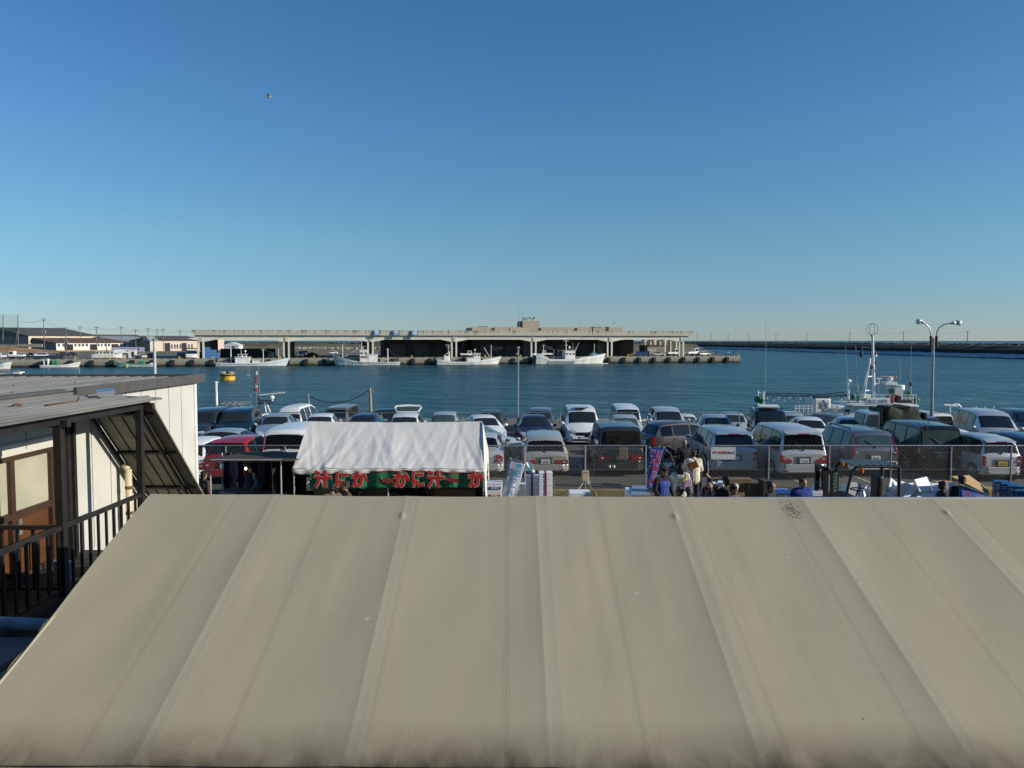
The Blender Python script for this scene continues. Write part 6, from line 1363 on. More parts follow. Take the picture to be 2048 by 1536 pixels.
tb = thing('blue_table', 'table with blue cover behind the tousled-haired person', 'table', (W(1565, 985, 20.5).x, 20.5, 0)); a_, b_ = W(1545, 983, 20.4), W(1586, 983, 20.4)
MB().b2((a_.x,20.1,a_.z-.03), (b_.x,20.9,a_.z)).build('table_top', mat('blue_cover', (.12,.24,.5), .5), tb, world=True)
for x_ in (a_.x+.05, b_.x-.05):
    for y_ in (20.15, 20.85): MB().tube((x_,y_,0), (x_,y_,a_.z-.03), .02).build('leg', GREYM, tb, world=True)
foam('foam_box', 'white foam box standing on edge left of the forklift mast, upper one', (1634, 974), (1650, 983), 19.8, .3); o = foam('foam_box', 'white foam box with blue lining left of the forklift mast, lower one', (1623, 984), (1650, 1040), 19.5, .4); MB().b2((-.13,-.21,.56), (.14,-.2065,.62)).build('blue_lining', BLUE, o)
foam('foam_box', 'white foam box behind the blue jacket', (1604, 984), (1622, 1040), 19.9, .3)
# forklift
fy = 19.2; fk = thing('forklift', 'black forklift with overhead guard and orange lamps parked before the fence', 'forklift', (W(1735, 990, fy).x, fy+.5, 0)); wk = lambda px, py, dy=0: W(px, py, fy+dy)
def kb(pa, pb, y0, y1, name, m, bevel=.015, par=None): a_, b_ = wk(*pa), wk(*pb); return MB().b2((a_.x,fy+y0,a_.z), (b_.x,fy+y1,b_.z)).build(name, m, par or fk, world=True, bevel=bevel)
zl = lambda px, z, dy=0: V((wk(px, 980).x, fy+dy, z))
ms = MB()
for dy in (0, .55): ms.b2((zl(1648,0).x,fy+dy,.05), (zl(1657,0).x,fy+dy+.09,1.98)); ms.b2((zl(1662,0).x,fy+dy,.05), (zl(1668,0).x,fy+dy+.09,1.9))
ms.b2((zl(1648,0).x,fy,1.9), (zl(1657,0).x,fy+.64,1.98)); mo_ = ms.build('mast', BLACK, fk, world=True, bevel=.01)
p_ = MB().prism([zl(1658, 1.95), zl(1684, 1.80), zl(1684, 1.72), zl(1660, 1.80)], (0,.5,0)).build('mast_head', DARKM, fk, world=True)
pn = kb((1662, 946), (1676, 1010), -.02, -.005, 'mast_panel', mat('mast_plate', (.015,.015,.016), .5)); text('TOYOTA', .12, 'lettering', mat('teal_letter', (.22,.34,.34), .5), pn, (wk(1669, 964).x, fy-.025, wk(1669, 964).z), (math.pi/2, R(90), 0), .001, .003, world=True)
MB().tube(wk(1660, 960, .3), wk(1660, 1010, .3), .012).build('chain', mat('chain_pale', (.5,.48,.35)), mo_, world=True)
G1, G2 = wk(1702, 931), wk(1800, 940)
mb = MB(); gz = 2.0
for dy in (0, .9):
    mb.path([V((zl(1686,0).x,fy+dy,.9)), V((zl(1703,0).x,fy+dy,gz-.12)), V((zl(1712,0).x,fy+dy,gz)), V((zl(1797,0).x,fy+dy,gz))], .035, 6); mb.tube((zl(1797,0).x,fy+dy,gz), (zl(1800,0).x,fy+dy,.7), .045, None, 6)
mb.build('guard_frame', BLACK, fk, world=True)
mb = MB()
for k in range(7): x_ = zl(1708+k*14.5,0).x; mb.tube((x_,fy,gz+.03), (x_,fy+.9,gz+.03), .022)
for k in range(5): mb.b2((zl(1708,0).x,fy+.08+k*.18,gz+.02), (zl(1797,0).x,fy+.18+k*.18,gz+.045))
mb.build('guard_roof', mat('guard_grey_green', (.10,.14,.14), .4), fk, world=True)
for px, dy in ((1722, -.02), (1694, .3), (1800, .3)): c_ = zl(px, 1.86 if px == 1722 else 1.98, dy); MB().tube(c_, c_+V((0,0,.1)), .05).build('orange_lamp', ORG, fk, world=True)
MB().b2((zl(1690,0).x,fy,.35), (zl(1812,0).x,fy+.95,.85)).build('chassis', mat('forklift_body', (.03,.03,.032), .45), fk, world=True, bevel=.05); MB().b2((zl(1778,0).x,fy+.02,.851), (zl(1812,0).x,fy+.93,1.15)).build('counterweight', DARKM, fk, world=True, bevel=.06)
MB().b2((zl(1762,0).x,fy+.25,.86), (zl(1776,0).x,fy+.7,1.05)).b2((zl(1765,0).x,fy+.25,1.05), (zl(1777,0).x,fy+.7,1.72)).build('seat', BLACK, fk, world=True, bevel=.05)
c_ = zl(1733, 1.35, .45); MB().ring(c_, .19, .018, 'Z').tube(c_, c_+V((-.15,0,-.45)), .02).build('steering_wheel', BLACK, fk, world=True)
MB().b2((zl(1700,0).x,fy+.1,.86), (zl(1716,0).x,fy+.85,1.25)).build('dashboard', DARKM, fk, world=True, bevel=.04)
MB().ball(zl(1778, 1.42, .1), (.06,.06,.09), 10).build('gas_cap', mat('cream_plastic', (.6,.55,.4)), fk, world=True)
for px, r__ in ((1700, .28), (1795, .22)):
    for dy in (-.02, .8): MB().tube((zl(px,0).x,fy+dy,r__), (zl(px,0).x,fy+dy+.17,r__), r__, n=18).build('wheel', TYR, fk, world=True)
for dy in (.1, .5): MB().b2((zl(1600,0).x,fy+dy,.05), (zl(1650,0).x,fy+dy+.1,.09)).build('fork', DARKM, fk, world=True)
# broken foam pile
def panel(label, pts, Y0, Y1, m=FOAM, th=.04, name='foam_sheet', cat='foam piece', group='broken foam box pieces heaped by the fence'):
    n_ = len(pts); P_ = [W(px, py, Y0+(Y1-Y0)*i_) for (px, py), i_ in pts]; c_ = sum(P_, V((0,0,0)))/n_
    nn = (P_[1]-P_[0]).cross(P_[2]-P_[0]).normalized(); mb = MB().prism(P_, nn*th)
    return tag(mb.build(name, m, base=c_, bevel=.008), label, cat, group)
PN = [([((1698,964),0),((1724,967),0),((1718,995),0),((1696,995),0)], 'white foam panel with a blue mark seen under the forklift guard'),
 ([((1726,980),0),((1733,973),.3),((1740,983),.3),((1729,995),0)], 'tilted square foam piece right of the steering wheel'),
 ([((1740,975),0),((1752,972),.3),((1757,990),.3),((1742,995),0)], 'bent foam piece left of the forklift seat'),
 ([((1782,955),0),((1794,965),.4),((1795,995),.4),((1777,980),0)], 'tall pointed foam sheet behind the forklift rear post'),
 ([((1796,960),0),((1833,973),.3),((1816,990),.3),((1798,994),0)], 'broad foam lid with faint print right of the forklift'),
 ([((1829,959),0),((1854,953),.5),((1866,981),.5),((1840,983),0)], 'large square foam lid leaning over the heap'),
 ([((1828,968),.2),((1841,974),.2),((1818,994),0),((1806,994),0)], 'slanting foam strip before the broad lid'),
 ([((1855,965),.5),((1861,964),.5),((1867,982),.2),((1864,984),.2)], 'narrow foam edge right of the square lid'),
 ([((1863,965),.6),((1895,965),.6),((1895,990),.3),((1863,990),.3)], 'white foam box side behind the person in black'),
 ([((1892,966),.4),((1911,984),.1),((1909,1000),0),((1893,1000),0)], 'pale grey foam sheet right of the person in black'),
 ([((1900,970),.7),((1912,970),.7),((1908,980),.5),((1899,977),.5)], 'small bright foam block on the right of the heap'),
 ([((1833,993),0),((1850,986),.2),((1862,987),.2),((1858,1000),0)], 'low foam piece at the front of the heap'),
 ([((1858,987),.2),((1866,987),.2),((1874,1000),0),((1864,1000),0)], 'thin foam bar standing at the front of the heap'),
 ([((1800,985),.4),((1850,982),.5),((1850,1000),.2),((1800,1000),.2)], 'wide foam sheet under the heap of lids'),
 ([((1770,985),.4),((1786,982),.5),((1790,1000),.2),((1772,1000),.2)], 'stained foam sheet standing on end beside the forklift seat')]
for i, (pts, l_) in enumerate(PN): panel(l_, pts, 20.2+.07*(i % 5), 21.3)
rr2 = random.Random(77); proto = None
for lay in range(3):
    for i in range(13):
        px = (1793+i*11.2+rr2.uniform(-4, 4)) if i < 11 else 1702+(i-11)*26+rr2.uniform(-5, 5)
        Yb = 20.75+.45*rr2.random()+.1*lay; zt = W(px, 974+rr2.uniform(-5, 7), Yb).z-.17-.33*lay
        if zt < .12: continue
        if proto is None:
            proto = thing('foam_box', 'discarded white foam box jumbled in the heap between forklift and cardboard', 'box', (0,0,0), 0, 'discarded foam boxes in the heap')
            MB().b2((-.24,-.17,-.15), (.24,.17,-.12)).b2((-.24,-.17,-.12), (.24,-.145,.15)).b2((-.24,.145,-.12), (.24,.17,.15)).b2((-.24,-.145,-.12), (-.215,.145,.15)).b2((.215,-.145,-.12), (.24,.145,.15)).build('box_body', FOAM, proto)
            o = proto
        else: o = dup(proto)
        o.location = (W(px, 980, Yb).x, Yb, zt); o.rotation_euler = (rr2.uniform(-.7,.7), rr2.uniform(-.6,.6), rr2.uniform(0, 3.1))
cb = panel('large flattened orange-brown cardboard sheet leaning over the heap', [((1902,952),0),((1938,950),.6),((1972,975),.6),((1982,992),.1),((1935,978),.1)], 20.0, 21.2, CARD, .015, 'cardboard_sheet', 'cardboard', None)
blk('open cardboard carton right of the large sheet', (1975, 978), (1998, 993), 20.6, CARD, 'cardboard_box', 'box', .4)
panel('thin brown cardboard flap lying above the foam heap', [((1872,964),0),((1880,960),.2),((1904,962),.3),((1900,964),.1)], 20.9, 21.6, CARD, .012, 'cardboard_flap', 'cardboard', None)
CRB = mat('crate_blue', (.025,.15,.32), .5, var=.2, scale=4)
for j, (px, yt, l_) in enumerate([(2003, 962.5, 'rear left'), (2018, 967, 'middle'), (2031, 971.5, 'front right'), (2045, 981, 'far right')]):
    Yc = 20.4-.25*j; t_ = W(px, yt, Yc); hh = .24; n_ = max(1, int(t_.z/hh)); zz = t_.z
    for k in range(n_):
        z1 = t_.z-k*hh; z0_ = z1-hh+.008
        cr = thing('blue_crate', f'blue slatted crate in the {l_} column, {["top", "second", "third", "fourth", "fifth", "sixth", "seventh", "eighth"][k]} layer', 'crate', (t_.x, Yc, z0_), R(-15), 'blue slatted crates')
        mb = MB().b2((-.17,-.13,0), (.17,.13,.02)).b2((-.17,-.13,hh-.05), (.17,-.12,hh-.012)).b2((-.17,.12,hh-.05), (.17,.13,hh-.012)).b2((-.17,-.12,hh-.05), (-.16,.12,hh-.012)).b2((.16,-.12,hh-.05), (.17,.12,hh-.012))
        for q_ in range(3):
            for sg_ in (-1, 1): mb.b2((-.155,sg_*.125-.004,.035+q_*.05), (.155,sg_*.125+.004,.06+q_*.05)); mb.b2((sg_*.165-.004,-.12,.035+q_*.05), (sg_*.165+.004,.12,.06+q_*.05))
        for x_ in (-.165, .165):
            for y_ in (-.125, .125): mb.b2((x_-.008,y_-.008,.02), (x_+.008,y_+.008,hh-.05))
        if k == 0: mb.b2((-.17,-.13,hh-.011), (.17,.13,hh))
        mb.build('shell', CRB, cr); break_ = 0
        if k > 2: break
# ================================================================== LEFT BUILDING
SID = mat('siding_white', (.56,.555,.51), .6, var=.06, scale=1.5); JNT = mat('siding_joint', (.10,.09,.10), .8)
WX, WY0, WY1, ROOF = -7.38, 8.0, 18.0, 4.24
lbz = thing('prefab_building', 'white panelled building with flat ribbed metal roof and brown sliding door at the left', 'building', (WX-2.5, 13, 0))
MB().b2((WX-5, 12.45, 0), (WX, WY1, ROOF)).b2((WX-5, WY0, 3.45), (WX, 12.45, ROOF)).b2((WX-5, WY0, 0), (WX-.25, 12.45, 1.55)).build('wall', SID, lbz, world=True)
mb = MB(); y = 12.9
while y < WY1-.2: mb.b2((WX+.001, y-.006, 1.5), (WX+.004, y+.006, ROOF)); y += .62
for y in (10.3, 11.0, 11.7): mb.b2((WX+.001, y-.006, 3.5), (WX+.004, y+.006, ROOF))
mb.build('panel_joints', JNT, lbz, world=True)
MB().b2((WX-.03, WY1-.09, 1.0), (WX+.03, WY1+.03, ROOF)).build('corner_trim', mat('trim_white', (.72,.72,.68), .5), lbz, world=True)
DSTL = mat('landing_steel', (.020,.019,.018), .55, .2, var=.35, scale=5)
# door & windows
FRB = mat('brown_frame', (.055,.028,.016), .5, var=.2); DB = mat('brown_door_panel', (.10,.038,.012), .5, var=.15)
FG = mat('frosted_glass', (.42,.40,.30), .35, var=.12, scale=1.2)
dr = MB().b2((WX-.10, WY0, 1.6), (WX-.06, 12.40, 2.55)).build('door_panel', DB, lbz, world=True)
ws_ = MB().b2((WX-.09, WY0, 2.56), (WX-.05, 12.40, 3.40)).build('frosted_window', FG, lbz, world=True)
mb = MB()
for y in (9.2, 10.3, 11.35, 12.35): mb.b2((WX-.055, y-.05, 1.58), (WX+.01, y+.05, 3.44))
mb.b2((WX-.05, WY0, 2.50), (WX+.008, 12.4, 2.60)).b2((WX-.05, WY0, 3.38), (WX+.008, 12.4, 3.449)).b2((WX-.05, WY0, 1.56), (WX+.008, 12.4, 1.64)).build('door_frame', FRB, dr, world=True)
MB().b2((WX+.01, 11.42, 2.25), (WX+.03, 11.50, 2.48)).build('door_handle', GREYM, dr, world=True)
MB().tube((WX+.05, WY0, 3.62), (WX+.05, 12.75, 3.62), .028).build('white_conduit', WHITE, lbz, world=True)
MB().b2((WX+.002, 12.55, 1.55), (WX+.03, 12.68, 3.6)).build('pale_jamb', SID, lbz, world=True)
# roof with ribs
RM = mat('roof_sheet', (.22,.215,.19), .5, .25, var=.25, scale=.9, stretch=(4,.5,1)); FAS = mat('fascia_grey', (.085,.08,.075), .5, var=.12)
MB().b2((WX-9, WY0-1, ROOF), (WX+.06, WY1+.25, ROOF+.05)).build('roof_deck', RM, lbz, world=True)
mb = MB(); x = WX-8.8
while x < WX-.2: mb.prism([(x,WY0-1,ROOF+.05), (x+.10,WY0-1,ROOF+.05), (x+.08,WY0-1,ROOF+.085), (x+.02,WY0-1,ROOF+.085)], (0,WY1-WY0+1.0,0)); x += .30
mb.build('roof_ribs', RM, lbz, world=True)
rs = random.Random(5); mb = MB()
for k in range(46): x_ = WX-8.7+.30*rs.randrange(28); y_ = 9.5+rs.randrange(9)*.95; mb.tube((x_,y_,ROOF+.08), (x_,y_,ROOF+.10), .014, None, 6)
mb.build('roof_screws', RUSTM, lbz, world=True)
MB().b2((WX+.062, 12.9, ROOF-.06), (WX+.13, WY1+.32, ROOF+.13)).b2((WX-9, WY1+.25, ROOF-.06), (WX+.06, WY1+.32, ROOF+.12)).b2((WX-.18, WY0-1, ROOF+.051), (WX-.05, 12.9, ROOF+.10)).build('roof_fascia', FAS, lbz, world=True, bevel=.006)
# annex canopy roof over the landing
cn = thing('landing_canopy', 'dark steel framed landing with ribbed canopy roof, posts and stair cover beside the white wall', 'canopy', (-6.8, 11.5, 1.55))
cz = 4.12; EX = -6.13
def cnr(x): return cz+.02+.04*(EX-x)/(EX-WX)
mb = MB(); 
mb.prism([(WX+.01,6.5,cz+.07), (EX,6.5,cz+.0), (EX,6.5,cz+.03), (WX+.01,6.5,cz+.10)], (0,7.05,0))
mb.build('canopy_sheet', RM, cn, world=True)
mb = MB(); x = WX+.06; k = 0
while x < EX-.05:
    z_ = cz+.03+.07*(EX-x)/(EX-WX); mb.prism([(x,6.5,z_), (x+.07,6.5,z_-.003), (x+.055,6.5,z_+.028), (x+.015,6.5,z_+.028)], (0,7.0-.9*(k % 3)*.25*(x > -6.9)+.35*(k == 1),0)); x += .155; k += 1
mb.build('canopy_ribs', RM, cn, world=True)
MB().tube((-6.75,11.2,cz+.10), (-6.7,11.9,cz+.09), .012).tube((-6.7,11.9,cz+.09), (-6.66,11.9,cz+.16), .012).build('loose_wire', RUSTM, cn, world=True); MB().ball((-6.98,10.9,cz+.12), (.05,.10,.03), 8).build('dead_leaf', RUSTM, cn, world=True)
PX, PY1, PY2 = -6.35, 10.8, 13.15
mb = MB(); mb.b2((PX-.05,6.5,cz-.14), (PX+.05,13.45,cz-.03)).b2((WX,PY1-.05,cz-.18), (PX+.15,PY1+.05,cz-.08)).b2((WX,13.2,cz-.14), (PX+.2,13.3,cz-.04)).b2((WX,12.2,cz-.12), (PX-.051,12.26,cz-.03)).b2((WX,8.6,cz-.14), (PX-.051,8.7,cz-.03)); mb.build('canopy_beams', DSTL, cn, world=True)
for y, w_ in ((PY1, .055), (PY2, .05), (8.4, .05)): MB().b2((PX-w_,y-w_,1.4 if y != PY2 else 1.0), (PX+w_,y+w_,cz-.14)).build('post', DSTL, cn, world=True, bevel=.004)
for y in (12.62, 12.78): MB().b2((WX+.05,y-.04,1.5), (WX+.13,y+.04,cz-.05)).build('wall_post', DSTL, cn, world=True)
MB().b2((WX-.24,6.5,1.45), (PX+.12,13.2,1.54)).build('deck', mat('dark_deck', (.03,.028,.026), .8), cn, world=True)
MB().b2((WX-.2,6.5,1.0), (PX+.10,6.6,1.44)).b2((PX+.02,6.6,1.1), (PX+.10,13.2,1.44)).build('deck_beam', DSTL, cn, world=True)
mb = MB()
RL = 2.52
mb.b2((PX-.035,PY1+.055,RL-.03), (PX+.035,PY2-.05,RL+.03)).b2((PX-.02,PY1+.055,1.62), (PX+.02,PY2-.05,1.66)).b2((PX-.035,6.5,RL-.03), (PX+.035,PY1-.055,RL+.03)).b2((PX-.02,6.5,1.62), (PX+.02,PY1-.055,1.66))
mb.b2((WX+.02,PY1-.035,RL-.03), (PX-.055,PY1+.035,RL+.03)).b2((WX+.02,PY1-.02,1.62), (PX-.055,PY1+.02,1.66))
y = PY1+.25
while y < PY2-.1: mb.b2((PX-.017,y-.017,1.66), (PX+.017,y+.017,RL-.03)); y += .235
y = 6.7
while y < PY1-.1: mb.b2((PX-.017,y-.017,1.66), (PX+.017,y+.017,RL-.03)); y += .235
for x in (-7.2, -6.98, -6.76, -6.54): mb.b2((x-.017,PY1-.017,1.66), (x+.017,PY1+.017,RL-.03))
mb.build('railing', DSTL, cn, world=True)
# stair cover: slopes down away from the landing
a0, b0 = V((WX+.04, 13.35, 4.03)), V((-6.2, 13.35, 4.03)); a1, b1 = V((WX+.04, 15.25, 2.22)), V((-6.2, 15.25, 2.22)); a2, b2_ = a0+(a1-a0)*1.45, b0+(b1-b0)*1.45
sc_ = MB().prism([a0, b0, b2_, a2], (0,.02,.025)).build('stair_cover_sheet', mat('cover_underside', (.26,.25,.19), .7, var=.2), cn, world=True)
dn = (a1-a0).normalized(); un = V((0, .69, .72))
mb = MB()
for t in (.08, .52, .97, 1.38): p, q_ = a0.lerp(a1, t)-un*.03, b0.lerp(b1, t)-un*.03; mb.tube(p, q_, .04, None, 4)
for u in (0, 1): mb.tube(a0.lerp(b0, u)-un*.05, a2.lerp(b2_, u)-un*.05, .035, None, 4)
mb.tube(a0.lerp(b0, .78)-un*.09, a2.lerp(b2_, .78)-un*.09, .04, None, 4)
mb.build('stair_cover_frame', DSTL, sc_, world=True)
mb = MB()
for u in (.22, .42, .60, .8): mb.tube(a0.lerp(b0, u)-un*.008, a2.lerp(b2_, u)-un*.008, .012, None, 4)
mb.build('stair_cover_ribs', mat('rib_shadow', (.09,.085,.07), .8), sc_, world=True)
MB().b2((-6.25,15.2,0), (-6.16,15.29,2.15)).build('cover_post', DSTL, cn, world=True)
mb = MB()
for k in range(7): mb.b2((WX+.08,13.25+k*.27,1.34-k*.2), (-6.3,13.52+k*.27,1.38-k*.2))
mb.b2((-6.32,13.2,1.1), (-6.27,15.2,1.25)); mb.build('stair_steps', DSTL, cn, world=True)
# pipe, boots, roll, sticker
dp = MB().tube((WX+.22,14.35,1.2), (WX+.22,14.35,2.75), .06, None, 12).tube((WX+.22,14.35,2.75), (WX+.14,14.35,2.84), .06, .055, 12); o = dp.build('drain_pipe', mat('cream_pipe', (.62,.55,.36), .5), lbz, world=True, smooth=True)
MB().tube((WX+.22,14.35,2.38), (WX+.22,14.35,2.44), .068, None, 12).tube((WX+.22,14.35,1.9), (WX+.22,14.35,1.96), .068, None, 12).build('pipe_clip', RUSTM, o, world=True)
def boot(loc, rz, lab):
    r_ = thing('rubber_boot', lab, 'boot', loc, rz, 'pair of rubber boots')
    c = MB().tube((0,0,.02), (0,0,.16), .045, .048, 14).tube((0,0,.16), (0,0,.34), .05, .068, 14).ball((0,0,.06), (.05,.045,.06), 12)
    c.ball((.07,0,.045), (.10,.045,.045), 14); b_ = c.build('boot_shaft', mat('boot_pale_blue', (.36,.46,.56), .35), r_, smooth=True, fix=False); remesh(b_, .008)
    MB().b2((-.05,-.045,0), (.17,.045,.02)).build('sole', mat('sole_grey', (.2,.22,.25)), r_, bevel=.01)
boot((-6.58,11.30,1.545), R(20), 'pale blue rubber boot on the dark deck, beside the thick steel post'); boot((-6.76,11.36,1.545), R(5), 'pale blue rubber boot mostly behind the thick steel post')
p = V((-7.6, 8.9, 1.3)); rl_ = MB(); q0, q1 = W(-60, 1243, 8.6), W(92, 1250, 8.6); rl_.tube(q0, q1, .07, None, 16); o = rl_.build('rolled_sheet', mat('roll_blue_white', (.40,.50,.60), .5, var=.2, scale=5), base=q0, smooth=True); tag(o, 'rolled blue-white sheet lying at the foot of the landing', 'rolled sheet')
q0, q1 = W(-80, 1262, 8.5), W(90, 1262, 8.5); q2, q3 = W(-80, 1345, 7.0), W(60, 1345, 7.0)
o = MB().prism([q0-V((0,0,.05)), q1-V((0,0,.05)), V((q1.x,7.0,q1.z-.07)), V((q0.x-.5,7.0,q0.z-.07))], (0,0,-.05)).build('lower_roof_sheet', mat('blue_grey_sheet', (.16,.20,.25), .6, var=.2), base=q0); tag(o, 'blue-grey sheet roof below the landing at the lower left', 'roof sheet')
o.location.z -= .02
st = thing('roof_sticker', 'small blue and pink printed leaflet lying on the left roof', 'leaflet', (-7.1, 12.6, 4.2)); MB().prism([W(193,781,12.9), W(229,777,12.9), W(229,786,12.6), W(193,789,12.6)], (0,0,.006)).build('sheet', mat('leaflet_paper', (.45,.42,.5), .5), st, world=True)
MB().prism([W(193,781,12.88)+V((0,0,.008)), W(229,777,12.88)+V((0,0,.008)), W(229,780,12.78)+V((0,0,.008)), W(193,784,12.78)+V((0,0,.008))], (0,0,.003)).build('blue_band', mat('leaflet_blue', (.15,.45,.7), .5), st, world=True)
# ================================================================== BEIGE CANOPY IN FRONT
def canopy_mat():
    m = bpy.data.materials.new('beige_canvas'); m.use_nodes = True; N = m.node_tree.nodes; L = m.node_tree.links
    b_ = N['Principled BSDF']; b_.inputs['Roughness'].default_value = .8; b_.inputs['Specular IOR Level'].default_value = .25
    tc = N.new('ShaderNodeTexCoord'); sx = N.new('ShaderNodeSeparateXYZ'); L.new(tc.outputs['Object'], sx.inputs[0])
    def noise(sc, det, st=(1,1,1), dist=0):
        mp = N.new('ShaderNodeMapping'); mp.inputs['Scale'].default_value = st; L.new(tc.outputs['Object'], mp.inputs[0])
        n = N.new('ShaderNodeTexNoise'); n.inputs['Scale'].default_value = sc; n.inputs['Detail'].default_value = det; n.inputs['Distortion'].default_value = dist; L.new(mp.outputs[0], n.inputs[0]); return n.outputs['Fac']
    def ramp(src, p0, c0, p1, c1):
        r = N.new('ShaderNodeValToRGB'); r.color_ramp.elements[0].position = p0; r.color_ramp.elements[0].color = (*c0, 1); r.color_ramp.elements[1].position = p1; r.color_ramp.elements[1].color = (*c1, 1); L.new(src, r.inputs[0]); return r.outputs[0]
    def mix(f, a_, c_, mode='MIX'):
        x = N.new('ShaderNodeMix'); x.data_type = 'RGBA'; x.blend_type = mode
        if isinstance(f, float): x.inputs[0].default_value = f
        else: L.new(f, x.inputs[0])
        for i_, v_ in ((6, a_), (7, c_)):
            if isinstance(v_, tuple): x.inputs[i_].default_value = (*v_, 1)
            else: L.new(v_, x.inputs[i_])
        return x.outputs[2]
    def math_(op, a_, b2=None, c2=None, clamp=False):
        x = N.new('ShaderNodeMath'); x.operation = op; x.use_clamp = clamp
        for i_, v_ in enumerate((a_, b2, c2)):
            if v_ is None: continue
            if isinstance(v_, (int, float)): x.inputs[i_].default_value = v_
            else: L.new(v_, x.inputs[i_])
        return x.outputs[0]
    base = ramp(noise(.55, 5, (1.3, .6, .6), .5), .3, (.430,.394,.276), .7, (.470,.428,.302))
    base = mix(ramp(noise(1.1, 6, (2.4, .22, .22), .3), .40, (0,0,0), .72, (.35,.35,.35)), base, (.41,.39,.29))
    base = mix(ramp(noise(.9, 4, (1, 1, 1), .8), .48, (0,0,0), .7, (.30,.30,.30)), base, (.43,.375,.29))
    base = mix(ramp(noise(5, 6, (5, .25, .25), .2), .52, (0,0,0), .85, (.16,.16,.16)), base, (.30,.27,.20))
    # grey shade painted into the canvas colour left of each frame pipe
    fr = math_('FRACT', math_('DIVIDE', math_('ADD', sx.outputs['X'], (XL+XR)/2+4.47+16.3), 1.63))
    base = mix(math_('MULTIPLY', math_('POWER', fr, 5.0), .45), base, (.335,.335,.28))      # painted shade deepens up to the pipe
    grain = ramp(noise(120, 3), .3, (.86,.86,.86), .7, (1.09,1.09,1.08)); base = mix(1.0, base, grain, 'MULTIPLY')
    # sewn seams every 1.11 m
    X0 = math_('ADD', sx.outputs['X'], (XL+XR)/2); d_ = math_('PINGPONG', math_('ADD', X0, 3.38+11.1), 0.555)
    line = math_('LESS_THAN', d_, .006); line2 = math_('LESS_THAN', math_('ABSOLUTE', math_('SUBTRACT', d_, .024)), .0035)
    base = mix(math_('MULTIPLY', line, .32), base, (.20,.18,.13)); base = mix(math_('MULTIPLY', line2, .24), base, (.22,.20,.15))
    # grime band near the eave (real dirt, washed down in streaks)
    Y0_ = math_('ADD', sx.outputs['Y'], RY); gr = N.new('ShaderNodeMapRange'); L.new(Y0_, gr.inputs[0]); gr.inputs[1].default_value = 6.25; gr.inputs[2].default_value = 5.78
    g2 = math_('MULTIPLY', gr.outputs[0], math_('ADD', noise(2.0, 6, (1.6, .9, .9), .8), .12), None, True); g2 = math_('MULTIPLY', math_('POWER', g2, 1.3), 1.3, None, True)
    base = mix(g2, base, (.075,.058,.038))
    # mould spots: cluster near the ridge and scattered specks
    def spot(cx, cy, rad, sc, th):
        a_ = math_('ABSOLUTE', math_('SUBTRACT', X0, cx)); b3 = math_('ABSOLUTE', math_('SUBTRACT', Y0_, cy))
        rr_ = math_('SUBTRACT', 1.0, math_('DIVIDE', math_('SQRT', math_('ADD', math_('MULTIPLY', a_, a_), math_('MULTIPLY', math_('MULTIPLY', b3, b3), .25))), rad), None, True)
        return math_('GREATER_THAN', math_('MULTIPLY', noise(sc, 3), math_('ADD', rr_, .42)), th)
    base = mix(math_('MULTIPLY', spot(3.36, 9.24, .30, 46, .62), .75), base, (.06,.055,.045))
    sp = N.new('ShaderNodeTexVoronoi'); sp.inputs['Scale'].default_value = 1.5; L.new(tc.outputs['Object'], sp.inputs[0])
    base = mix(math_('MULTIPLY', math_('LESS_THAN', sp.outputs['Distance'], .018), .7), base, (.14,.12,.09))
    sp2 = N.new('ShaderNodeTexVoronoi'); sp2.inputs['Scale'].default_value = 1.1; mp = N.new('ShaderNodeMapping'); mp.inputs['Location'].default_value = (3.3, 1.7, 0); L.new(tc.outputs['Object'], mp.inputs[0]); L.new(mp.outputs[0], sp2.inputs[0])
    base = mix(math_('MULTIPLY', math_('LESS_THAN', math_('MULTIPLY_ADD', noise(14, 3), .05, sp2.outputs['Distance']), .052), .5), base, (.60,.57,.48))
    L.new(base, b_.inputs['Base Color'])
    hgt = math_('ADD', math_('MULTIPLY', noise(1.6, 5, (2.0, .45, .45), .5), .12), math_('ADD', math_('MULTIPLY', noise(260, 2), .02), math_('MULTIPLY', math_('ADD', line, line2), .05)))
    bp = N.new('ShaderNodeBump'); bp.inputs['Strength'].default_value = .30; bp.inputs['Distance'].default_value = .05; L.new(hgt, bp.inputs['Height']); L.new(bp.outputs[0], b_.inputs['Normal'])
    return m
RY, RZ, EY, EZ = 9.5, 3.262, 5.78, 1.90
XL, XR = -4.47, 9.2
CM = canopy_mat()
cpy = thing('beige_canopy', 'huge weathered beige canvas canopy roof filling the foreground', 'tent', ((XL+XR)/2, RY, 0))
frames = [-4.47, -2.93, -1.30, .29, 1.93, 3.58, 5.2, 6.85, 8.5, 10.2]
rr = random.Random(9); fw = [rr.uniform(.75, 1.25) for _ in frames]
def sagz(x, v):
    for i in range(len(frames)-1):
        if frames[i] <= x <= frames[i+1]:
            u = (x-frames[i])/(frames[i+1]-frames[i]); dep = .020*fw[i]
            s__ = -dep*(1-abs(2*u-1)**2.3)*(.30+.70*math.sin(math.pi*min(1, v*.92+.05)))
            # taut crease beside each frame pipe
            dx0, dx1 = x-frames[i], frames[i+1]-x
            s__ += .0012*math.exp(-(dx0/.03)**2)+.0012*math.exp(-(dx1/.03)**2)
            return s__
    return 0
rc = random.Random(21); CRS = [(rc.uniform(-4.3, 8.5), rc.uniform(-.12, .12), rc.uniform(-.0022, .0028), rc.uniform(.03, .16)) for _ in range(60)]
xs = []
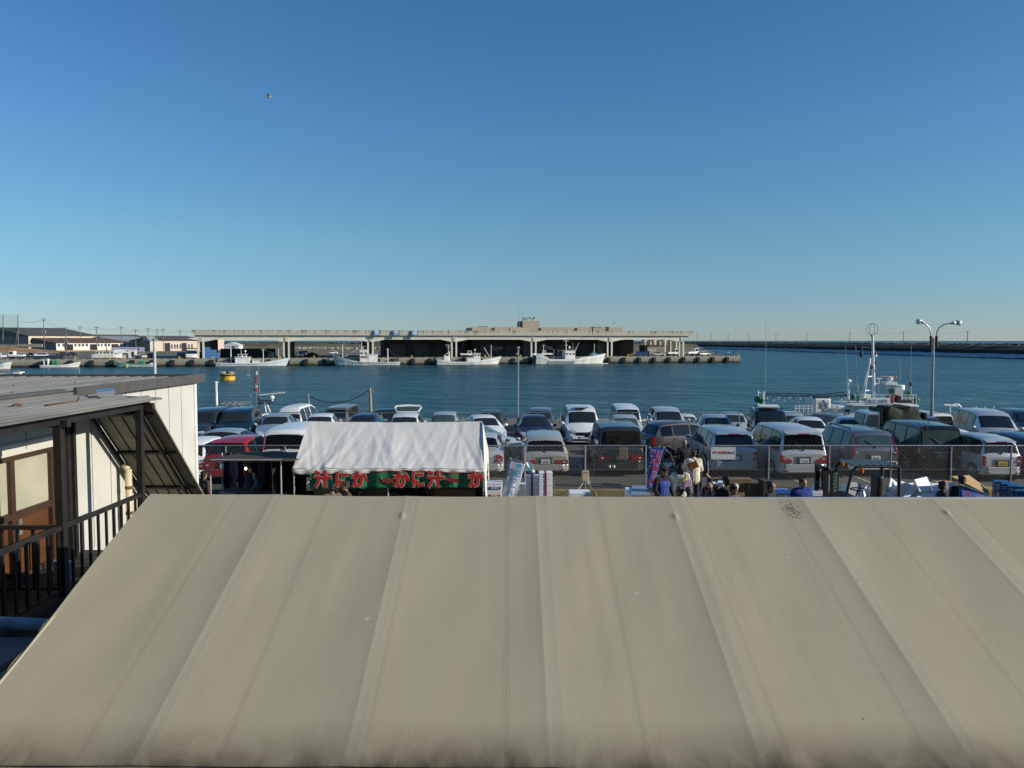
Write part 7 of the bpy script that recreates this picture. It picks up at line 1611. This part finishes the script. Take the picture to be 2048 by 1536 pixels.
for i in range(len(frames)-1):
    a_, b_ = frames[i], min(frames[i+1], XR)
    if a_ >= XR: break
    n_ = 44; xs += [a_+(b_-a_)*(.5-.5*math.cos(math.pi*k/n_)) for k in range(n_)]
xs.append(XR)
def cp(u, v, side=-1):
    x = xs[min(len(xs)-1, round(u*(len(xs)-1)))]; lx_ = x
    v_ = v; y = RY+((EY-RY) if side < 0 else (RY-EY))*v_; z = RZ+(EZ-RZ)*v_-.0052*(x-XL)
    rid = .008*math.sin(x*1.3)+.006*math.exp(-((x-3.58)/.08)**2)
    z += sagz(x, v_)+rid*(1-v_)+ .004*math.sin(x*7+v*9)*v*(1-v)*4*.6
    if v < .03: z -= (.03-v)*.35
    for cx_, cs_, ca_, cw_ in CRS:
        d_ = (x-(cx_+cs_*(v-.5)))/cw_
        if abs(d_) < 2.5: z += ca_*math.exp(-d_*d_)*math.sin(math.pi*min(1, v*1.1+.05))
    # small puckers over the frame pipe ends
    for (fx, fv) in ((-1.30, .115), (1.93, .12), (5.2, .09)): z += .014*math.exp(-((x-fx)/.03)**2-((v-fv)/.012)**2)
    if x < XL+.02: x -= .03*math.sin(v*7)*v
    return V((x, y, z))
n_ = len(xs)-1
MB().grid(lambda u, v: cp(u, v), n_, 120).build('roof_slope', CM, cpy, world=True, smooth=True, fix=True)
MB().grid(lambda u, v: cp(u, v, 1), n_, 14).build('rear_slope', CM, cpy, world=True, smooth=True)
MB().grid(lambda u, v: V((XL+.012*math.sin(u*50), RY+(EY-RY)*u*1.0, cp(0, u).z-.01-.14*v-.02*math.sin(u*40)*v)), 60, 2).build('gable_hem', CM, cpy, world=True, smooth=True, solid=.004)
MB().grid(lambda u, v: V((XL+(XR-XL)*u, EY-.012-.02*v+.012*math.sin(u*160)*v, cp(u, 1).z-.004-.22*v)), 200, 2).build('eave_valance', CM, cpy, world=True, smooth=True, solid=.004)
mb = MB().tube((XL,RY,RZ-.07), (XR,RY,RZ-.07), .024).tube((XL,EY+.04,EZ-.07), (XR,EY+.04,EZ-.07), .024).tube((XL,2*RY-EY-.04,EZ-.07), (XR,2*RY-EY-.04,EZ-.07), .024)
mb.build('purlins', MATS['tent_pipe'], cpy, world=True)
for x in frames[:-1]:
    if x > XR: break
    MB().tube((x+.03,RY,RZ-.08), (x+.03,EY+.04,EZ-.08), .02).tube((x+.03,RY,RZ-.08), (x+.03,2*RY-EY-.04,EZ-.08), .02).build('rafter', MATS['tent_pipe'], cpy, world=True)
    for y in (EY+.04, 2*RY-EY-.04): MB().tube((x+.03,y,0), (x+.03,y,EZ-.07), .024).build('post', MATS['tent_pipe'], cpy, world=True)
MB().b2((-8, EY-.10, EZ-.13), (-2.2, EY-.045, EZ-.03)).build('gutter_angle', mat('gutter_beige', (.40,.36,.29), .6), cpy, world=True)

# ================================================================== BUILDING THE VIEW IS TAKEN FROM
hb = thing('seafood_market_building', 'large rendered market building behind the beige canopy', 'building', (5, -6, 0))
MB().b2((-34, -14, 0), (60, -.7, 3.9)).b2((-34, -14, 6.3), (60, -.7, 12)).b2((-34,-14,3.9), (60,-1.0,6.3)).build('wall', mat('market_render', (.30,.28,.25), .9), hb, world=True)
for k in range(18): MB().b2((-30+k*5, -.995, 4.0), (-26+k*5, -.95, 6.2)).build('window', GLT, hb, world=True)
